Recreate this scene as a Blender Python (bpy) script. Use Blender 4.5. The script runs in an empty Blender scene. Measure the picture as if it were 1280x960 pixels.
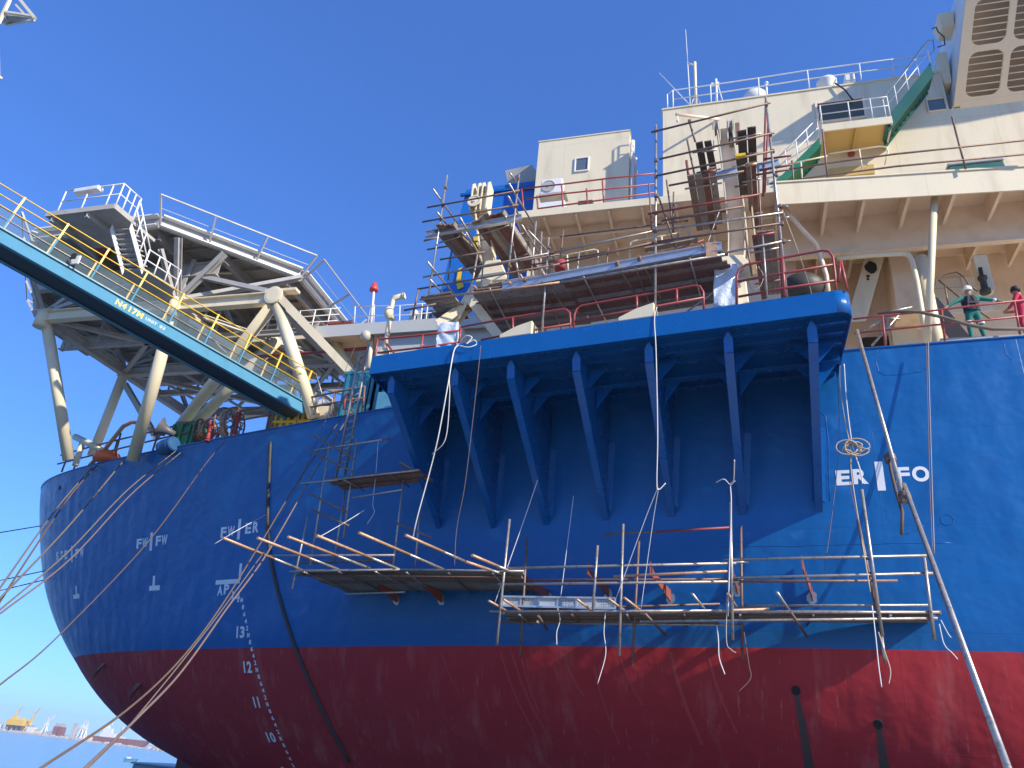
import bpy, bmesh, math, random
import numpy as np
from mathutils import Vector, Matrix
from mathutils.bvhtree import BVHTree
random.seed(7)
rad = math.radians
scene = bpy.context.scene
COL = scene.collection
V = Vector

# ------------------------------------------------------------------ survey
# world: x along the ship (stern at -x), y away from the quay, z up (draft metres)
FPX = 949.0
_u = np.array([185., -1900., 949.]); _u /= np.linalg.norm(_u)
_l = np.array([-3404., 142., 949.]); _l -= _u * (_l @ _u); _l /= np.linalg.norm(_l)
_x = -_l
_y = np.cross(_u, _x)
if _y[2] < 0: _y = -_y
RM = np.array([_x, _y, _u])
CAM = np.array([0., 0., 10.])

def at(px, py, y=None, z=None, x=None):
    """surveyed photo point -> world point on the plane the thing really lies in"""
    d = RM @ np.array([px - 640., py - 480., FPX])
    if y is not None: t = (y - CAM[1]) / d[1]
    elif z is not None: t = (z - CAM[2]) / d[2]
    else: t = (x - CAM[0]) / d[0]
    return V(CAM + d * t)

# ------------------------------------------------------------------ meshes
class MB:
    def __init__(s): s.v = []; s.f = []; s.sm = []
    def add(s, vs, fs, smooth=False):
        o = len(s.v); s.v += [V(p) for p in vs]
        for f in fs: s.f.append([i + o for i in f]); s.sm.append(smooth)
        return s
    def prism(s, prof, p0, p1, up=(0, 0, 1), smooth=False, prof1=None):
        p0 = V(p0); p1 = V(p1); d = (p1 - p0).normalized(); up = V(up)
        if abs(d.dot(up.normalized())) > .99: up = V((0, 1, 0)) if abs(d.y) < .9 else V((1, 0, 0))
        sd = d.cross(up).normalized(); u = sd.cross(d).normalized()
        n = len(prof); prof1 = prof1 or prof
        vs = [p0 + sd * a + u * b for a, b in prof] + [p1 + sd * a + u * b for a, b in prof1]
        s.add(vs, [[i, (i + 1) % n, n + (i + 1) % n, n + i] for i in range(n)], smooth)
        o = len(s.v) - 2 * n
        s.f.append([o + i for i in range(n)][::-1]); s.sm.append(False)
        s.f.append([o + n + i for i in range(n)]); s.sm.append(False)
        return s
    def tube(s, p0, p1, r, n=10, r1=None):
        pr = [(r * math.cos(2 * math.pi * i / n), r * math.sin(2 * math.pi * i / n)) for i in range(n)]
        k = (r1 or r) / r
        return s.prism(pr, p0, p1, smooth=True, prof1=[(a * k, b * k) for a, b in pr])
    def beam(s, p0, p1, w, h, up=(0, 0, 1)):
        a = w / 2; b = h / 2
        return s.prism([(-a, -b), (a, -b), (a, b), (-a, b)], p0, p1, up)
    def ibeam(s, p0, p1, w, h, up=(0, 0, 1), tf=.035, tw=.03):
        a = w / 2; b = h / 2; c = tw / 2; e = b - tf
        return s.prism([(-a, -b), (a, -b), (a, -e), (c, -e), (c, e), (a, e), (a, b), (-a, b), (-a, e), (-c, e), (-c, -e), (-a, -e)], p0, p1, up)
    def tee(s, p0, p1, w, h, up=(0, 0, 1), t=.025):
        """plate stiffener hanging below the line p0-p1, flange at its foot"""
        c = t / 2; a = w / 2
        return s.prism([(-c, 0), (-c, -h + t), (-a, -h + t), (-a, -h), (a, -h), (a, -h + t), (c, -h + t), (c, 0)], p0, p1, up)
    def box(s, lo, hi):
        x0, y0, z0 = lo; x1, y1, z1 = hi
        return s.add([(x0, y0, z0), (x1, y0, z0), (x1, y1, z0), (x0, y1, z0), (x0, y0, z1), (x1, y0, z1), (x1, y1, z1), (x0, y1, z1)],
                     [[3, 2, 1, 0], [4, 5, 6, 7], [0, 1, 5, 4], [1, 2, 6, 5], [2, 3, 7, 6], [3, 0, 4, 7]])
    def plate(s, pts, vec):
        """polygon given thickness by a vector"""
        pts = [V(p) for p in pts]; vec = V(vec); n = len(pts)
        vs = pts + [p + vec for p in pts]
        return s.add(vs, [list(range(n))[::-1], list(range(n, 2 * n))] + [[i, (i + 1) % n, n + (i + 1) % n, n + i] for i in range(n)])
    def hexa(s, a, b):
        """two quads joined"""
        return s.add(list(a) + list(b), [[3, 2, 1, 0], [4, 5, 6, 7], [0, 1, 5, 4], [1, 2, 6, 5], [2, 3, 7, 6], [3, 0, 4, 7]])
    def path(s, pts, r, n=8, closed=False):
        pts = [V(p) for p in pts]; m = len(pts); rs = r if isinstance(r, (list, tuple)) else [r] * m
        vs = []; ref = None
        for i, p in enumerate(pts):
            t = (pts[min(i + 1, m - 1)] - pts[max(i - 1, 0)])
            if t.length < 1e-6: t = V((0, 0, 1))
            t.normalize()
            if ref is None:
                ref = t.orthogonal().normalized()
            ref = (ref - t * ref.dot(t))
            if ref.length < 1e-5: ref = t.orthogonal()
            ref.normalize(); b = t.cross(ref)
            for k in range(n):
                a = 2 * math.pi * k / n
                vs.append(p + (ref * math.cos(a) + b * math.sin(a)) * rs[i])
        fs = []
        for i in range(m - 1):
            for k in range(n):
                fs.append([i * n + k, i * n + (k + 1) % n, (i + 1) * n + (k + 1) % n, (i + 1) * n + k])
        s.add(vs, fs, True); o = len(s.v) - m * n
        s.f.append([o + k for k in range(n)][::-1]); s.sm.append(False)
        s.f.append([o + (m - 1) * n + k for k in range(n)]); s.sm.append(False)
        return s
    def lathe(s, c, prof, axis=(0, 0, 1), n=20, smooth=True):
        """prof: (radius, height) along axis from c"""
        ax = V(axis).normalized(); a = ax.orthogonal().normalized(); b = ax.cross(a); c = V(c)
        vs = []
        for r, h in prof:
            for k in range(n):
                t = 2 * math.pi * k / n
                vs.append(c + ax * h + (a * math.cos(t) + b * math.sin(t)) * max(r, 1e-4))
        fs = [[i * n + k, i * n + (k + 1) % n, (i + 1) * n + (k + 1) % n, (i + 1) * n + k] for i in range(len(prof) - 1) for k in range(n)]
        s.add(vs, fs, smooth); o = len(s.v) - len(prof) * n
        s.f.append([o + k for k in range(n)][::-1]); s.sm.append(False)
        s.f.append([o + (len(prof) - 1) * n + k for k in range(n)]); s.sm.append(False)
        return s
    def ball(s, c, r, sz=(1, 1, 1), n=12):
        c = V(c); vs = []; fs = []
        for i in range(n // 2 + 1):
            th = math.pi * i / (n // 2)
            for k in range(n):
                ph = 2 * math.pi * k / n
                vs.append(c + V((r * sz[0] * math.sin(th) * math.cos(ph), r * sz[1] * math.sin(th) * math.sin(ph), r * sz[2] * math.cos(th))))
        for i in range(n // 2):
            for k in range(n):
                fs.append([i * n + k, (i + 1) * n + k, (i + 1) * n + (k + 1) % n, i * n + (k + 1) % n])
        return s.add(vs, fs, True)
    def mesh(s, name, off):
        me = bpy.data.meshes.new(name)
        me.from_pydata([tuple(p - off) for p in s.v], [], s.f)
        me.polygons.foreach_set('use_smooth', s.sm)
        bm = bmesh.new(); bm.from_mesh(me); bmesh.ops.recalc_face_normals(bm, faces=bm.faces)
        bm.to_mesh(me); bm.free(); me.update()
        return me

def root_of(o):
    while o.parent: o = o.parent
    return o

def tag(o, label=None, cat=None, group=None, kind=None):
    if label: o['label'] = label
    if cat: o['category'] = cat
    if group: o['group'] = group
    if kind: o['kind'] = kind
    return o

def thing(name, label, cat, loc, group=None):
    o = bpy.data.objects.new(name, None); COL.objects.link(o); o.location = V(loc); o.empty_display_size = .2
    return tag(o, label, cat, group)

def part(name, mb, mat, parent, bevel=0, label=None, stuff=False):
    off = V(root_of(parent).location)
    me = mb.mesh(name, off); me.materials.append(mat)
    o = bpy.data.objects.new(name, me); COL.objects.link(o); o.parent = parent
    if bevel:
        m = o.modifiers.new('bevel', 'BEVEL'); m.width = bevel; m.segments = 2; m.limit_method = 'ANGLE'; m.angle_limit = rad(50)
    if label: o['label'] = label
    if stuff: o['kind'] = 'stuff'
    return o

def single(name, mb, mat, label, cat, group=None, bevel=0, kind=None):
    """a thing that is one mesh, origin at the middle of its foot"""
    lo = V([min(p[i] for p in mb.v) for i in range(3)]); hi = V([max(p[i] for p in mb.v) for i in range(3)])
    off = V(((lo.x + hi.x) / 2, (lo.y + hi.y) / 2, lo.z))
    me = mb.mesh(name, off); me.materials.append(mat)
    o = bpy.data.objects.new(name, me); COL.objects.link(o); o.location = off
    if bevel:
        m = o.modifiers.new('bevel', 'BEVEL'); m.width = bevel; m.segments = 2; m.limit_method = 'ANGLE'; m.angle_limit = rad(50)
    return tag(o, label, cat, group, kind)

def structure(name, mb, mat):
    me = mb.mesh(name, V((0, 0, 0))); me.materials.append(mat)
    o = bpy.data.objects.new(name, me); COL.objects.link(o); o['kind'] = 'structure'
    return o

# ------------------------------------------------------------------ materials
def new_mat(name):
    m = bpy.data.materials.new(name); m.use_nodes = True
    nt = m.node_tree; b = nt.nodes['Principled BSDF']
    return m, nt, b

def node(nt, typ, **kw):
    n = nt.nodes.new(typ)
    for k, v in kw.items(): setattr(n, k, v)
    return n

def paint(name, c, rough=.5, var=.12, scale=2.0, metal=0, dirt=None, dirt_amt=0, bump=0, streak=0, spec=.5, seam=None):
    """worn paint or bare metal: mottled colour, optional dirt blotches and run marks, uneven gloss"""
    m, nt, b = new_mat(name); L = nt.links.new
    geo = node(nt, 'ShaderNodeNewGeometry')
    n1 = node(nt, 'ShaderNodeTexNoise'); n1.inputs['Scale'].default_value = scale; n1.inputs['Detail'].default_value = 6; n1.inputs['Roughness'].default_value = .6
    L(geo.outputs['Position'], n1.inputs['Vector'])
    mix = node(nt, 'ShaderNodeMix', data_type='RGBA')
    lo = [max(0, x * (1 - var)) for x in c]; hi = [min(1, x * (1 + var)) for x in c]
    mix.inputs[6].default_value = (*lo, 1); mix.inputs[7].default_value = (*hi, 1)
    L(n1.outputs['Fac'], mix.inputs[0])
    out = mix.outputs[2]
    if dirt:
        mp = node(nt, 'ShaderNodeMapping'); mp.inputs['Scale'].default_value = (1, 1, .18 if streak else 1)
        L(geo.outputs['Position'], mp.inputs['Vector'])
        n2 = node(nt, 'ShaderNodeTexNoise'); n2.inputs['Scale'].default_value = scale * 2.3; n2.inputs['Detail'].default_value = 8
        L(mp.outputs[0], n2.inputs['Vector'])
        rp = node(nt, 'ShaderNodeValToRGB'); rp.color_ramp.elements[0].position = .52; rp.color_ramp.elements[1].position = .75
        rp.color_ramp.elements[0].color = (0, 0, 0, 1); rp.color_ramp.elements[1].color = (dirt_amt,) * 3 + (1,)
        L(n2.outputs['Fac'], rp.inputs[0])
        mx = node(nt, 'ShaderNodeMix', data_type='RGBA'); mx.inputs[7].default_value = (*dirt, 1)
        L(out, mx.inputs[6]); L(rp.outputs[0], mx.inputs[0]); out = mx.outputs[2]
    if seam:
        sx = node(nt, 'ShaderNodeSeparateXYZ'); L(geo.outputs['Position'], sx.inputs[0]); cx = node(nt, 'ShaderNodeCombineXYZ'); ad = node(nt, 'ShaderNodeMath', operation='ADD')
        L(sx.outputs[0], ad.inputs[0]); L(sx.outputs[1], ad.inputs[1]); L(ad.outputs[0], cx.inputs[0]); L(sx.outputs[2], cx.inputs[1])
        bk = node(nt, 'ShaderNodeTexBrick'); bk.inputs['Scale'].default_value = 1; bk.inputs['Brick Width'].default_value = seam[0]; bk.inputs['Row Height'].default_value = seam[1]; bk.inputs['Mortar Size'].default_value = .012; bk.inputs['Mortar Smooth'].default_value = .6
        L(cx.outputs[0], bk.inputs['Vector']); sm = node(nt, 'ShaderNodeMath', operation='MULTIPLY'); L(bk.outputs['Fac'], sm.inputs[0]); sm.inputs[1].default_value = .30
        ms = node(nt, 'ShaderNodeMix', data_type='RGBA'); L(sm.outputs[0], ms.inputs[0]); L(out, ms.inputs[6]); ms.inputs[7].default_value = (c[0] * .4, c[1] * .38, c[2] * .35, 1); out = ms.outputs[2]
    L(out, b.inputs['Base Color'])
    b.inputs['Metallic'].default_value = metal
    b.inputs['Specular IOR Level'].default_value = spec
    mr = node(nt, 'ShaderNodeMapRange'); mr.inputs['To Min'].default_value = max(.05, rough - .1); mr.inputs['To Max'].default_value = min(1, rough + .12)
    L(n1.outputs['Fac'], mr.inputs[0]); L(mr.outputs[0], b.inputs['Roughness'])
    if bump:
        bp = node(nt, 'ShaderNodeBump'); bp.inputs['Strength'].default_value = bump; bp.inputs['Distance'].default_value = .03
        L(n1.outputs['Fac'], bp.inputs['Height']); L(bp.outputs[0], b.inputs['Normal'])
    return m

M = {}
RUST = (.16, .07, .035)
M['cream'] = paint('cream_paint', (.72, .63, .435), .45, .06, .8, dirt=(.42, .33, .22), dirt_amt=.35, streak=1, bump=.08)
M['cream_wall'] = paint('cream_plate_wall', (.72, .63, .435), .45, .06, .8, dirt=(.40, .31, .20), dirt_amt=.45, streak=1, bump=.25, seam=(3.4, 2.35))
M['soffit'] = paint('tan_primer', (.82, .645, .47), .6, .07, .9, dirt=(.55, .42, .30), dirt_amt=.4)
M['white'] = paint('white_paint', (.72, .72, .69), .45, .06, 1.2, dirt=(.4, .33, .25), dirt_amt=.3, streak=1)
M['grey_steel'] = paint('grey_paint', (.40, .39, .37), .5, .10, 1.2, dirt=(.2, .16, .12), dirt_amt=.4)
M['frame_grey'] = paint('weathered_frame_paint', (.42, .39, .34), .5, .12, 1.0, dirt=(.2, .15, .1), dirt_amt=.5)
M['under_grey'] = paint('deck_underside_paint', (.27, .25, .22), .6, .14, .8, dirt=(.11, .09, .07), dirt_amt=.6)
M['bulwark'] = paint('pale_grey_bulwark', (.46, .46, .43), .5, .06, .7)
M['galv'] = paint('galvanised_tube', (.40, .37, .33), .38, .25, 5, metal=.55, dirt=RUST, dirt_amt=.75)
M['rusty_tube'] = paint('rusty_tube', (.20, .13, .10), .55, .3, 4, metal=.3, dirt=(.11, .035, .025), dirt_amt=.8)
M['red_tube'] = paint('red_primer_tube', (.27, .05, .045), .5, .2, 4, dirt=(.13, .06, .045), dirt_amt=.6)
M['orange_tube'] = paint('sun_worn_orange_tube', (.47, .29, .17), .45, .25, 5, metal=.2, dirt=(.3, .09, .03), dirt_amt=.8)
M['plank'] = paint('weathered_scaffold_board', (.19, .145, .115), .8, .45, 3.2, dirt=(.30, .24, .19), dirt_amt=.6, bump=.3)
M['plank_grey'] = paint('grey_scaffold_board', (.27, .245, .215), .75, .35, 3.5, dirt=(.06, .045, .035), dirt_amt=.7, bump=.3)
M['alu'] = paint('aluminium_beam', (.55, .55, .54), .35, .1, 3, metal=.7, dirt=(.3, .25, .2), dirt_amt=.3)
M['pale_blue_beam'] = paint('pale_blue_beam', (.30, .40, .52), .4, .1, 2)
M['orange_rail'] = paint('red_rail_paint', (.33, .055, .05), .42, .15, 3, dirt=(.16, .07, .05), dirt_amt=.4)
M['plat_blue'] = paint('deep_blue_paint', (.002, .098, .33), .26, .12, 1.1, dirt=(.002, .06, .22), dirt_amt=.2, streak=1, bump=.12)
M['funnel_blue'] = paint('bright_blue_paint', (.012, .13, .45), .4, .08, .7)
M['yellow'] = paint('yellow_paint', (.75, .48, .02), .45, .12, 3, dirt=(.3, .16, .03), dirt_amt=.4)
M['gang_blue'] = paint('sky_blue_paint', (.078, .25, .37), .7, .06, 1.2, dirt=(.05, .14, .2), dirt_amt=.35, spec=.15)
M['gang_dark'] = paint('shaded_underside_tone', (.015, .03, .045), .5, .2, 1)  # shade under the gangway put into a near-black colour
M['green'] = paint('green_paint', (.02, .17, .08), .45, .15, 2)
M['dark_green'] = paint('dark_green_paint', (.015, .11, .085), .45, .15, 2)
M['teal'] = paint('teal_paint', (.03, .20, .27), .45, .15, 2, dirt=(.02, .1, .14), dirt_amt=.5)
M['dark'] = paint('black_rubber', (.012, .012, .014), .6, .2, 3)
M['rope'] = paint('pale_rope', (.46, .38, .29), .9, .2, 12)
M['white_rope'] = paint('white_rope', (.68, .66, .62), .85, .12, 12)
M['dark_rope'] = paint('tarred_rope', (.13, .085, .06), .9, .3, 9)
M['moor'] = paint('worn_mooring_rope', (.155, .13, .105), .9, .3, 9)
M['mauve_rope'] = paint('mauve_rope', (.18, .125, .11), .9, .3, 9)
M['mark'] = paint('white_marking_paint', (.74, .76, .78), .5, .06, 6)
M['ochre'] = paint('ochre_primer', (.52, .36, .12), .6, .1, 1.5)
M['glass'] = paint('window_glass', (.10, .13, .15), .06, .1, 2, spec=.8)
M['olive_glass'] = paint('shaded_window', (.09, .085, .045), .15, .2, 2)
M['red_hull'] = paint('antifouling_red', (.12, .022, .022), .5, .12, 1)
M['horn'] = paint('dark_grey_horn', (.10, .10, .11), .45, .15, 2)
M['wing_tan'] = paint('tan_wing_paint', (.80, .645, .43), .55, .08, 1.0)
M['wing_dark'] = paint('brown_wing_lining', (.24, .18, .125), .6, .12, 1.2)
M['drum'] = paint('blue_drum', (.02, .09, .22), .4, .12, 2)
M['hydrant'] = paint('weathered_red', (.30, .035, .03), .55, .2, 3)
M['water_glint'] = paint('water_glint_red', (.42, .042, .045), .55, .35, 6)  # paler red that paints light reflected up from the water
M['orange'] = paint('orange_plastic', (.75, .14, .03), .45, .1, 2)
M['beacon'] = paint('red_beacon', (.6, .05, .04), .35, .1, 2)
M['sand_deck'] = paint('pale_deck_coating', (.70, .63, .52), .7, .1, .8)
M['concrete'] = paint('quay_concrete', (.39, .37, .335), .85, .15, .5, dirt=(.2, .18, .16), dirt_amt=.5)
M['skin'] = paint('skin', (.35, .19, .12), .55, .05, 5)
M['coverall_green'] = paint('green_coverall', (.012, .16, .13), .85, .25, 6)
M['coverall_red'] = paint('red_coverall', (.52, .03, .075), .85, .2, 6)
M['vest'] = paint('dark_vest', (.015, .015, .03), .8, .2, 6)
M['reflective'] = paint('pale_reflective_strip', (.65, .65, .6), .4, .1, 6)
M['hair'] = paint('dark_hair', (.015, .012, .01), .7, .2, 9)
M['plastic_sheet'] = paint('bluish_plastic_sheet', (.55, .63, .72), .3, .15, 9, bump=1.0)
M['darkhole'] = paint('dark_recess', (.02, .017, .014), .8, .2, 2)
M['rust_red'] = paint('red_oxide_plate', (.24, .065, .045), .55, .2, 4, dirt=(.2, .06, .03), dirt_amt=.6)
M['bright_steel'] = paint('ground_bare_steel', (.42, .41, .40), .3, .2, 9, metal=.7)
M['stain'] = paint('dark_run_stain', (.07, .045, .04), .6, .3, 4)
M['bar_dark'] = paint('dark_rubbing_bar', (.04, .037, .034), .55, .3, 3)

def mesh_screen():
    """fine safety netting / scratched clear panel: mostly see-through"""
    m, nt, b = new_mat('clear_side_panel'); L = nt.links.new
    b.inputs['Base Color'].default_value = (.12, .18, .22, 1); b.inputs['Roughness'].default_value = .6; b.inputs['Specular IOR Level'].default_value = .1
    tr = node(nt, 'ShaderNodeBsdfTransparent'); mx = node(nt, 'ShaderNodeMixShader')
    n = node(nt, 'ShaderNodeTexNoise'); n.inputs['Scale'].default_value = 1.5
    geo = node(nt, 'ShaderNodeNewGeometry'); L(geo.outputs['Position'], n.inputs['Vector'])
    mr = node(nt, 'ShaderNodeMapRange'); mr.inputs['To Min'].default_value = .20; mr.inputs['To Max'].default_value = .34
    L(n.outputs['Fac'], mr.inputs[0]); L(mr.outputs[0], mx.inputs[0])
    L(tr.outputs[0], mx.inputs[1]); L(b.outputs[0], mx.inputs[2]); L(mx.outputs[0], nt.nodes['Material Output'].inputs['Surface'])
    return m
M['panel'] = mesh_screen()

M['plank_red'] = paint('reddish_scaffold_board', (.17, .07, .055), .8, .4, 3.2, dirt=(.24, .17, .13), dirt_amt=.5, bump=.3)
def perforated():
    m, nt, b = new_mat('perforated_plank'); L = nt.links.new
    geo = node(nt, 'ShaderNodeNewGeometry'); vo = node(nt, 'ShaderNodeTexVoronoi'); vo.inputs['Scale'].default_value = 16; vo.inputs['Randomness'].default_value = .15
    L(geo.outputs['Position'], vo.inputs['Vector'])
    rp = node(nt, 'ShaderNodeValToRGB'); rp.color_ramp.elements[0].position = .18; rp.color_ramp.elements[1].position = .24
    rp.color_ramp.elements[0].color = (.3, .28, .25, 1); rp.color_ramp.elements[1].color = (.055, .045, .038, 1)
    L(vo.outputs['Distance'], rp.inputs[0]); L(rp.outputs[0], b.inputs['Base Color']); b.inputs['Roughness'].default_value = .65
    return m
M['perf'] = perforated()
def panel_mesh():
    m, nt, b = new_mat('expanded_mesh_panel'); L = nt.links.new
    geo = node(nt, 'ShaderNodeNewGeometry'); vo = node(nt, 'ShaderNodeTexVoronoi'); vo.inputs['Scale'].default_value = 22; vo.inputs['Randomness'].default_value = .3
    L(geo.outputs['Position'], vo.inputs['Vector']); rp = node(nt, 'ShaderNodeValToRGB'); rp.color_ramp.elements[0].position = .2; rp.color_ramp.elements[1].position = .5
    rp.color_ramp.elements[0].color = (.12, .15, .18, 1); rp.color_ramp.elements[1].color = (.50, .52, .53, 1)
    L(vo.outputs['Distance'], rp.inputs[0]); L(rp.outputs[0], b.inputs['Base Color']); b.inputs['Roughness'].default_value = .5; b.inputs['Metallic'].default_value = .3
    return m
M['perf_panel'] = panel_mesh()

def hull_material():
    m, nt, b = new_mat('hull_coating'); L = nt.links.new
    geo = node(nt, 'ShaderNodeNewGeometry'); sep = node(nt, 'ShaderNodeSeparateXYZ'); L(geo.outputs['Position'], sep.inputs[0])
    def math_(op, a, c=None, v=None):
        n = node(nt, 'ShaderNodeMath', operation=op)
        for i, q in enumerate((a, c)):
            if q is None: continue
            if isinstance(q, (int, float)): n.inputs[i].default_value = q
            else: L(q, n.inputs[i])
        return n.outputs[0]
    def noise(scale, detail=5, mapping=None, rough=.55):
        n = node(nt, 'ShaderNodeTexNoise'); n.inputs['Scale'].default_value = scale; n.inputs['Detail'].default_value = detail; n.inputs['Roughness'].default_value = rough
        if mapping:
            mp = node(nt, 'ShaderNodeMapping'); mp.inputs['Scale'].default_value = mapping; L(geo.outputs['Position'], mp.inputs[0]); L(mp.outputs[0], n.inputs['Vector'])
        else: L(geo.outputs['Position'], n.inputs['Vector'])
        return n.outputs['Fac']
    def ramp(fac, p0, p1, c0=(0, 0, 0, 1), c1=(1, 1, 1, 1)):
        r = node(nt, 'ShaderNodeValToRGB'); r.color_ramp.elements[0].position = p0; r.color_ramp.elements[1].position = p1
        r.color_ramp.elements[0].color = c0; r.color_ramp.elements[1].color = c1; L(fac, r.inputs[0]); return r.outputs[0]
    def mixc(fac, a, c):
        n = node(nt, 'ShaderNodeMix', data_type='RGBA')
        for i, q in ((0, fac), (6, a), (7, c)):
            if isinstance(q, tuple): n.inputs[i].default_value = q
            elif isinstance(q, (int, float)): n.inputs[i].default_value = q
            else: L(q, n.inputs[i])
        return n.outputs[2]
    # painted load line: blue topside over red antifouling, the line climbing a little to the bow
    wob = math_('MULTIPLY', math_('SUBTRACT', noise(6, 3), .5), .025)
    lvl = math_('SUBTRACT', sep.outputs[2], math_('MULTIPLY', sep.outputs[0], .012))
    above = math_('GREATER_THAN', math_('ADD', lvl, wob), 13.17)
    big = noise(.25, 4); mid = noise(1.3, 6)
    streaks = noise(2.6, 6, (1.6, 1.6, .07), .65)
    blue = mixc(big, (.002, .088, .28, 1), (.004, .122, .37, 1))
    blue = mixc(math_('MULTIPLY', ramp(mid, .55, .8), .35), blue, (.008, .15, .42, 1))
    blue = mixc(math_('MULTIPLY', ramp(streaks, .56, .8), .3), blue, (.003, .055, .22, 1))
    # repaired, chalky patches near the bulwark
    patch = math_('MULTIPLY', ramp(noise(.9, 7, (1, 1, 1.4)), .62, .68), .22)
    blue = mixc(patch, blue, (.05, .20, .50, 1))
    chips = ramp(noise(5.5, 4, (1, 1, .45), .75), .725, .74)
    hi_ = ramp(math_('DIVIDE', math_('SUBTRACT', sep.outputs[2], 17.5), 4.0), .0, 1.0)
    blue = mixc(math_('MULTIPLY', math_('MULTIPLY', chips, hi_), .55), blue, (.42, .50, .60, 1))
    scuff = ramp(noise(1.8, 8, (.25, 1, 2.6), .7), .63, .70)
    blue = mixc(math_('MULTIPLY', scuff, .16), blue, (.06, .20, .42, 1))
    red = mixc(big, (.35, .021, .028, 1), (.44, .028, .036, 1))
    red = mixc(math_('MULTIPLY', ramp(mid, .5, .8), .4), red, (.45, .04, .045, 1))
    red = mixc(math_('MULTIPLY', ramp(noise(1.1, 6, (1.6, 1.2, .05), .62), .54, .74), .55), red, (.50, .14, .12, 1))  # pale upright streaks: sun glitter off the water, put into the red
    red = mixc(math_('MULTIPLY', ramp(noise(3.2, 6, (2.2, 1.0, .03), .7), .60, .72), .4), red, (.58, .30, .25, 1))  # finer set of the same painted glitter streaks
    base = mixc(above, red, blue)
    # weld seams of the shell plating
    cb = node(nt, 'ShaderNodeCombineXYZ'); L(sep.outputs[0], cb.inputs[0]); L(math_('SUBTRACT', lvl, 18.78 - 2.6), cb.inputs[1])
    br = node(nt, 'ShaderNodeTexBrick'); br.inputs['Scale'].default_value = 1; br.inputs['Brick Width'].default_value = 7.6; br.inputs['Row Height'].default_value = 2.6
    br.inputs['Mortar Size'].default_value = .011; br.inputs['Mortar Smooth'].default_value = .7; L(cb.outputs[0], br.inputs['Vector'])
    seam = br.outputs['Fac']
    base = mixc(math_('MULTIPLY', seam, .28), base, (.004, .03, .11, 1))
    L(base, b.inputs['Base Color'])
    sp_ = node(nt, 'ShaderNodeMix', data_type='FLOAT'); L(above, sp_.inputs[0]); sp_.inputs[2].default_value = .3; sp_.inputs[3].default_value = .38; L(sp_.outputs[0], b.inputs['Specular IOR Level'])
    rg = node(nt, 'ShaderNodeMapRange'); rg.inputs['To Min'].default_value = .22; rg.inputs['To Max'].default_value = .48; L(mid, rg.inputs[0])
    rr = node(nt, 'ShaderNodeMix', data_type='FLOAT'); L(above, rr.inputs[0]); rr.inputs[2].default_value = .55; L(rg.outputs[0], rr.inputs[3]); L(rr.outputs[0], b.inputs['Roughness'])
    # plating is never flat: dished between frames, pitted, seams proud
    fr = node(nt, 'ShaderNodeTexWave', wave_type='BANDS', bands_direction='X'); fr.inputs['Scale'].default_value = .40; fr.inputs['Distortion'].default_value = 1.5; fr.inputs['Detail'].default_value = 1
    L(geo.outputs['Position'], fr.inputs['Vector'])
    h = math_('ADD', math_('MULTIPLY', noise(.8, 3), .13), math_('MULTIPLY', fr.outputs['Fac'], .010))
    h = math_('ADD', h, math_('MULTIPLY', noise(.5, 2, (2.2, 1, 1.0)), .035))
    h = math_('ADD', h, math_('MULTIPLY', noise(11, 5), .004))
    h = math_('ADD', h, math_('MULTIPLY', seam, .004))
    bp = node(nt, 'ShaderNodeBump'); bp.inputs['Strength'].default_value = .55; bp.inputs['Distance'].default_value = 1.0
    L(h, bp.inputs['Height']); L(bp.outputs[0], b.inputs['Normal'])
    return m
M['hull'] = hull_material()
# ------------------------------------------------------------------ camera, light, sky
cam = bpy.data.objects.new('camera', bpy.data.cameras.new('camera')); COL.objects.link(cam)
cam.data.sensor_fit = 'HORIZONTAL'; cam.data.sensor_width = 36; cam.data.lens = 36 * FPX / 1280
cam.data.clip_start = .1; cam.data.clip_end = 40000
r_ = RM @ np.array([1, 0, 0.]); up_ = RM @ np.array([0, -1, 0.]); bk_ = RM @ np.array([0, 0, -1.])
cam.matrix_world = Matrix(((r_[0], up_[0], bk_[0], CAM[0]), (r_[1], up_[1], bk_[1], CAM[1]), (r_[2], up_[2], bk_[2], CAM[2]), (0, 0, 0, 1)))
scene.camera = cam

SUN = V((.78, -.365, .54)).normalized()          # towards the sun
sl = bpy.data.lights.new('sun', 'SUN'); sl.energy = 5.0; sl.angle = rad(.55); sl.color = (1, .915, .78)
so = bpy.data.objects.new('sun', sl); COL.objects.link(so); so.rotation_euler = SUN.to_track_quat('Z', 'Y').to_euler(); so.location = (30, -30, 60)

# the ship floats a little down by the stern: true level, seen from the ship's own axes
LEVEL = V(RM @ np.array([.1228, -1., .534])).normalized()
WATER = 5.6                                      # eye height above the water

world = bpy.data.worlds.new('World'); scene.world = world; world.use_nodes = True
nt = world.node_tree; bg = nt.nodes['Background']
sky = nt.nodes.new('ShaderNodeTexSky'); sky.sky_type = 'NISHITA'; sky.sun_disc = False
sky.sun_elevation = math.asin(SUN.z); sky.sun_rotation = math.atan2(SUN.x, SUN.y)
sky.air_density = 1.0; sky.dust_density = .1; sky.ozone_density = 4.0; sky.altitude = 5
tc = nt.nodes.new('ShaderNodeTexCoord'); mp = nt.nodes.new('ShaderNodeMapping')
mp.inputs['Rotation'].default_value = LEVEL.rotation_difference(V((0, 0, 1))).to_euler()
nt.links.new(tc.outputs['Generated'], mp.inputs[0]); nt.links.new(mp.outputs[0], sky.inputs[0])
tint = nt.nodes.new('ShaderNodeMix'); tint.data_type = 'RGBA'; tint.blend_type = 'MULTIPLY'; tint.inputs[0].default_value = 1; tint.inputs[7].default_value = (.605, 1.10, 2.1, 1)
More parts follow.
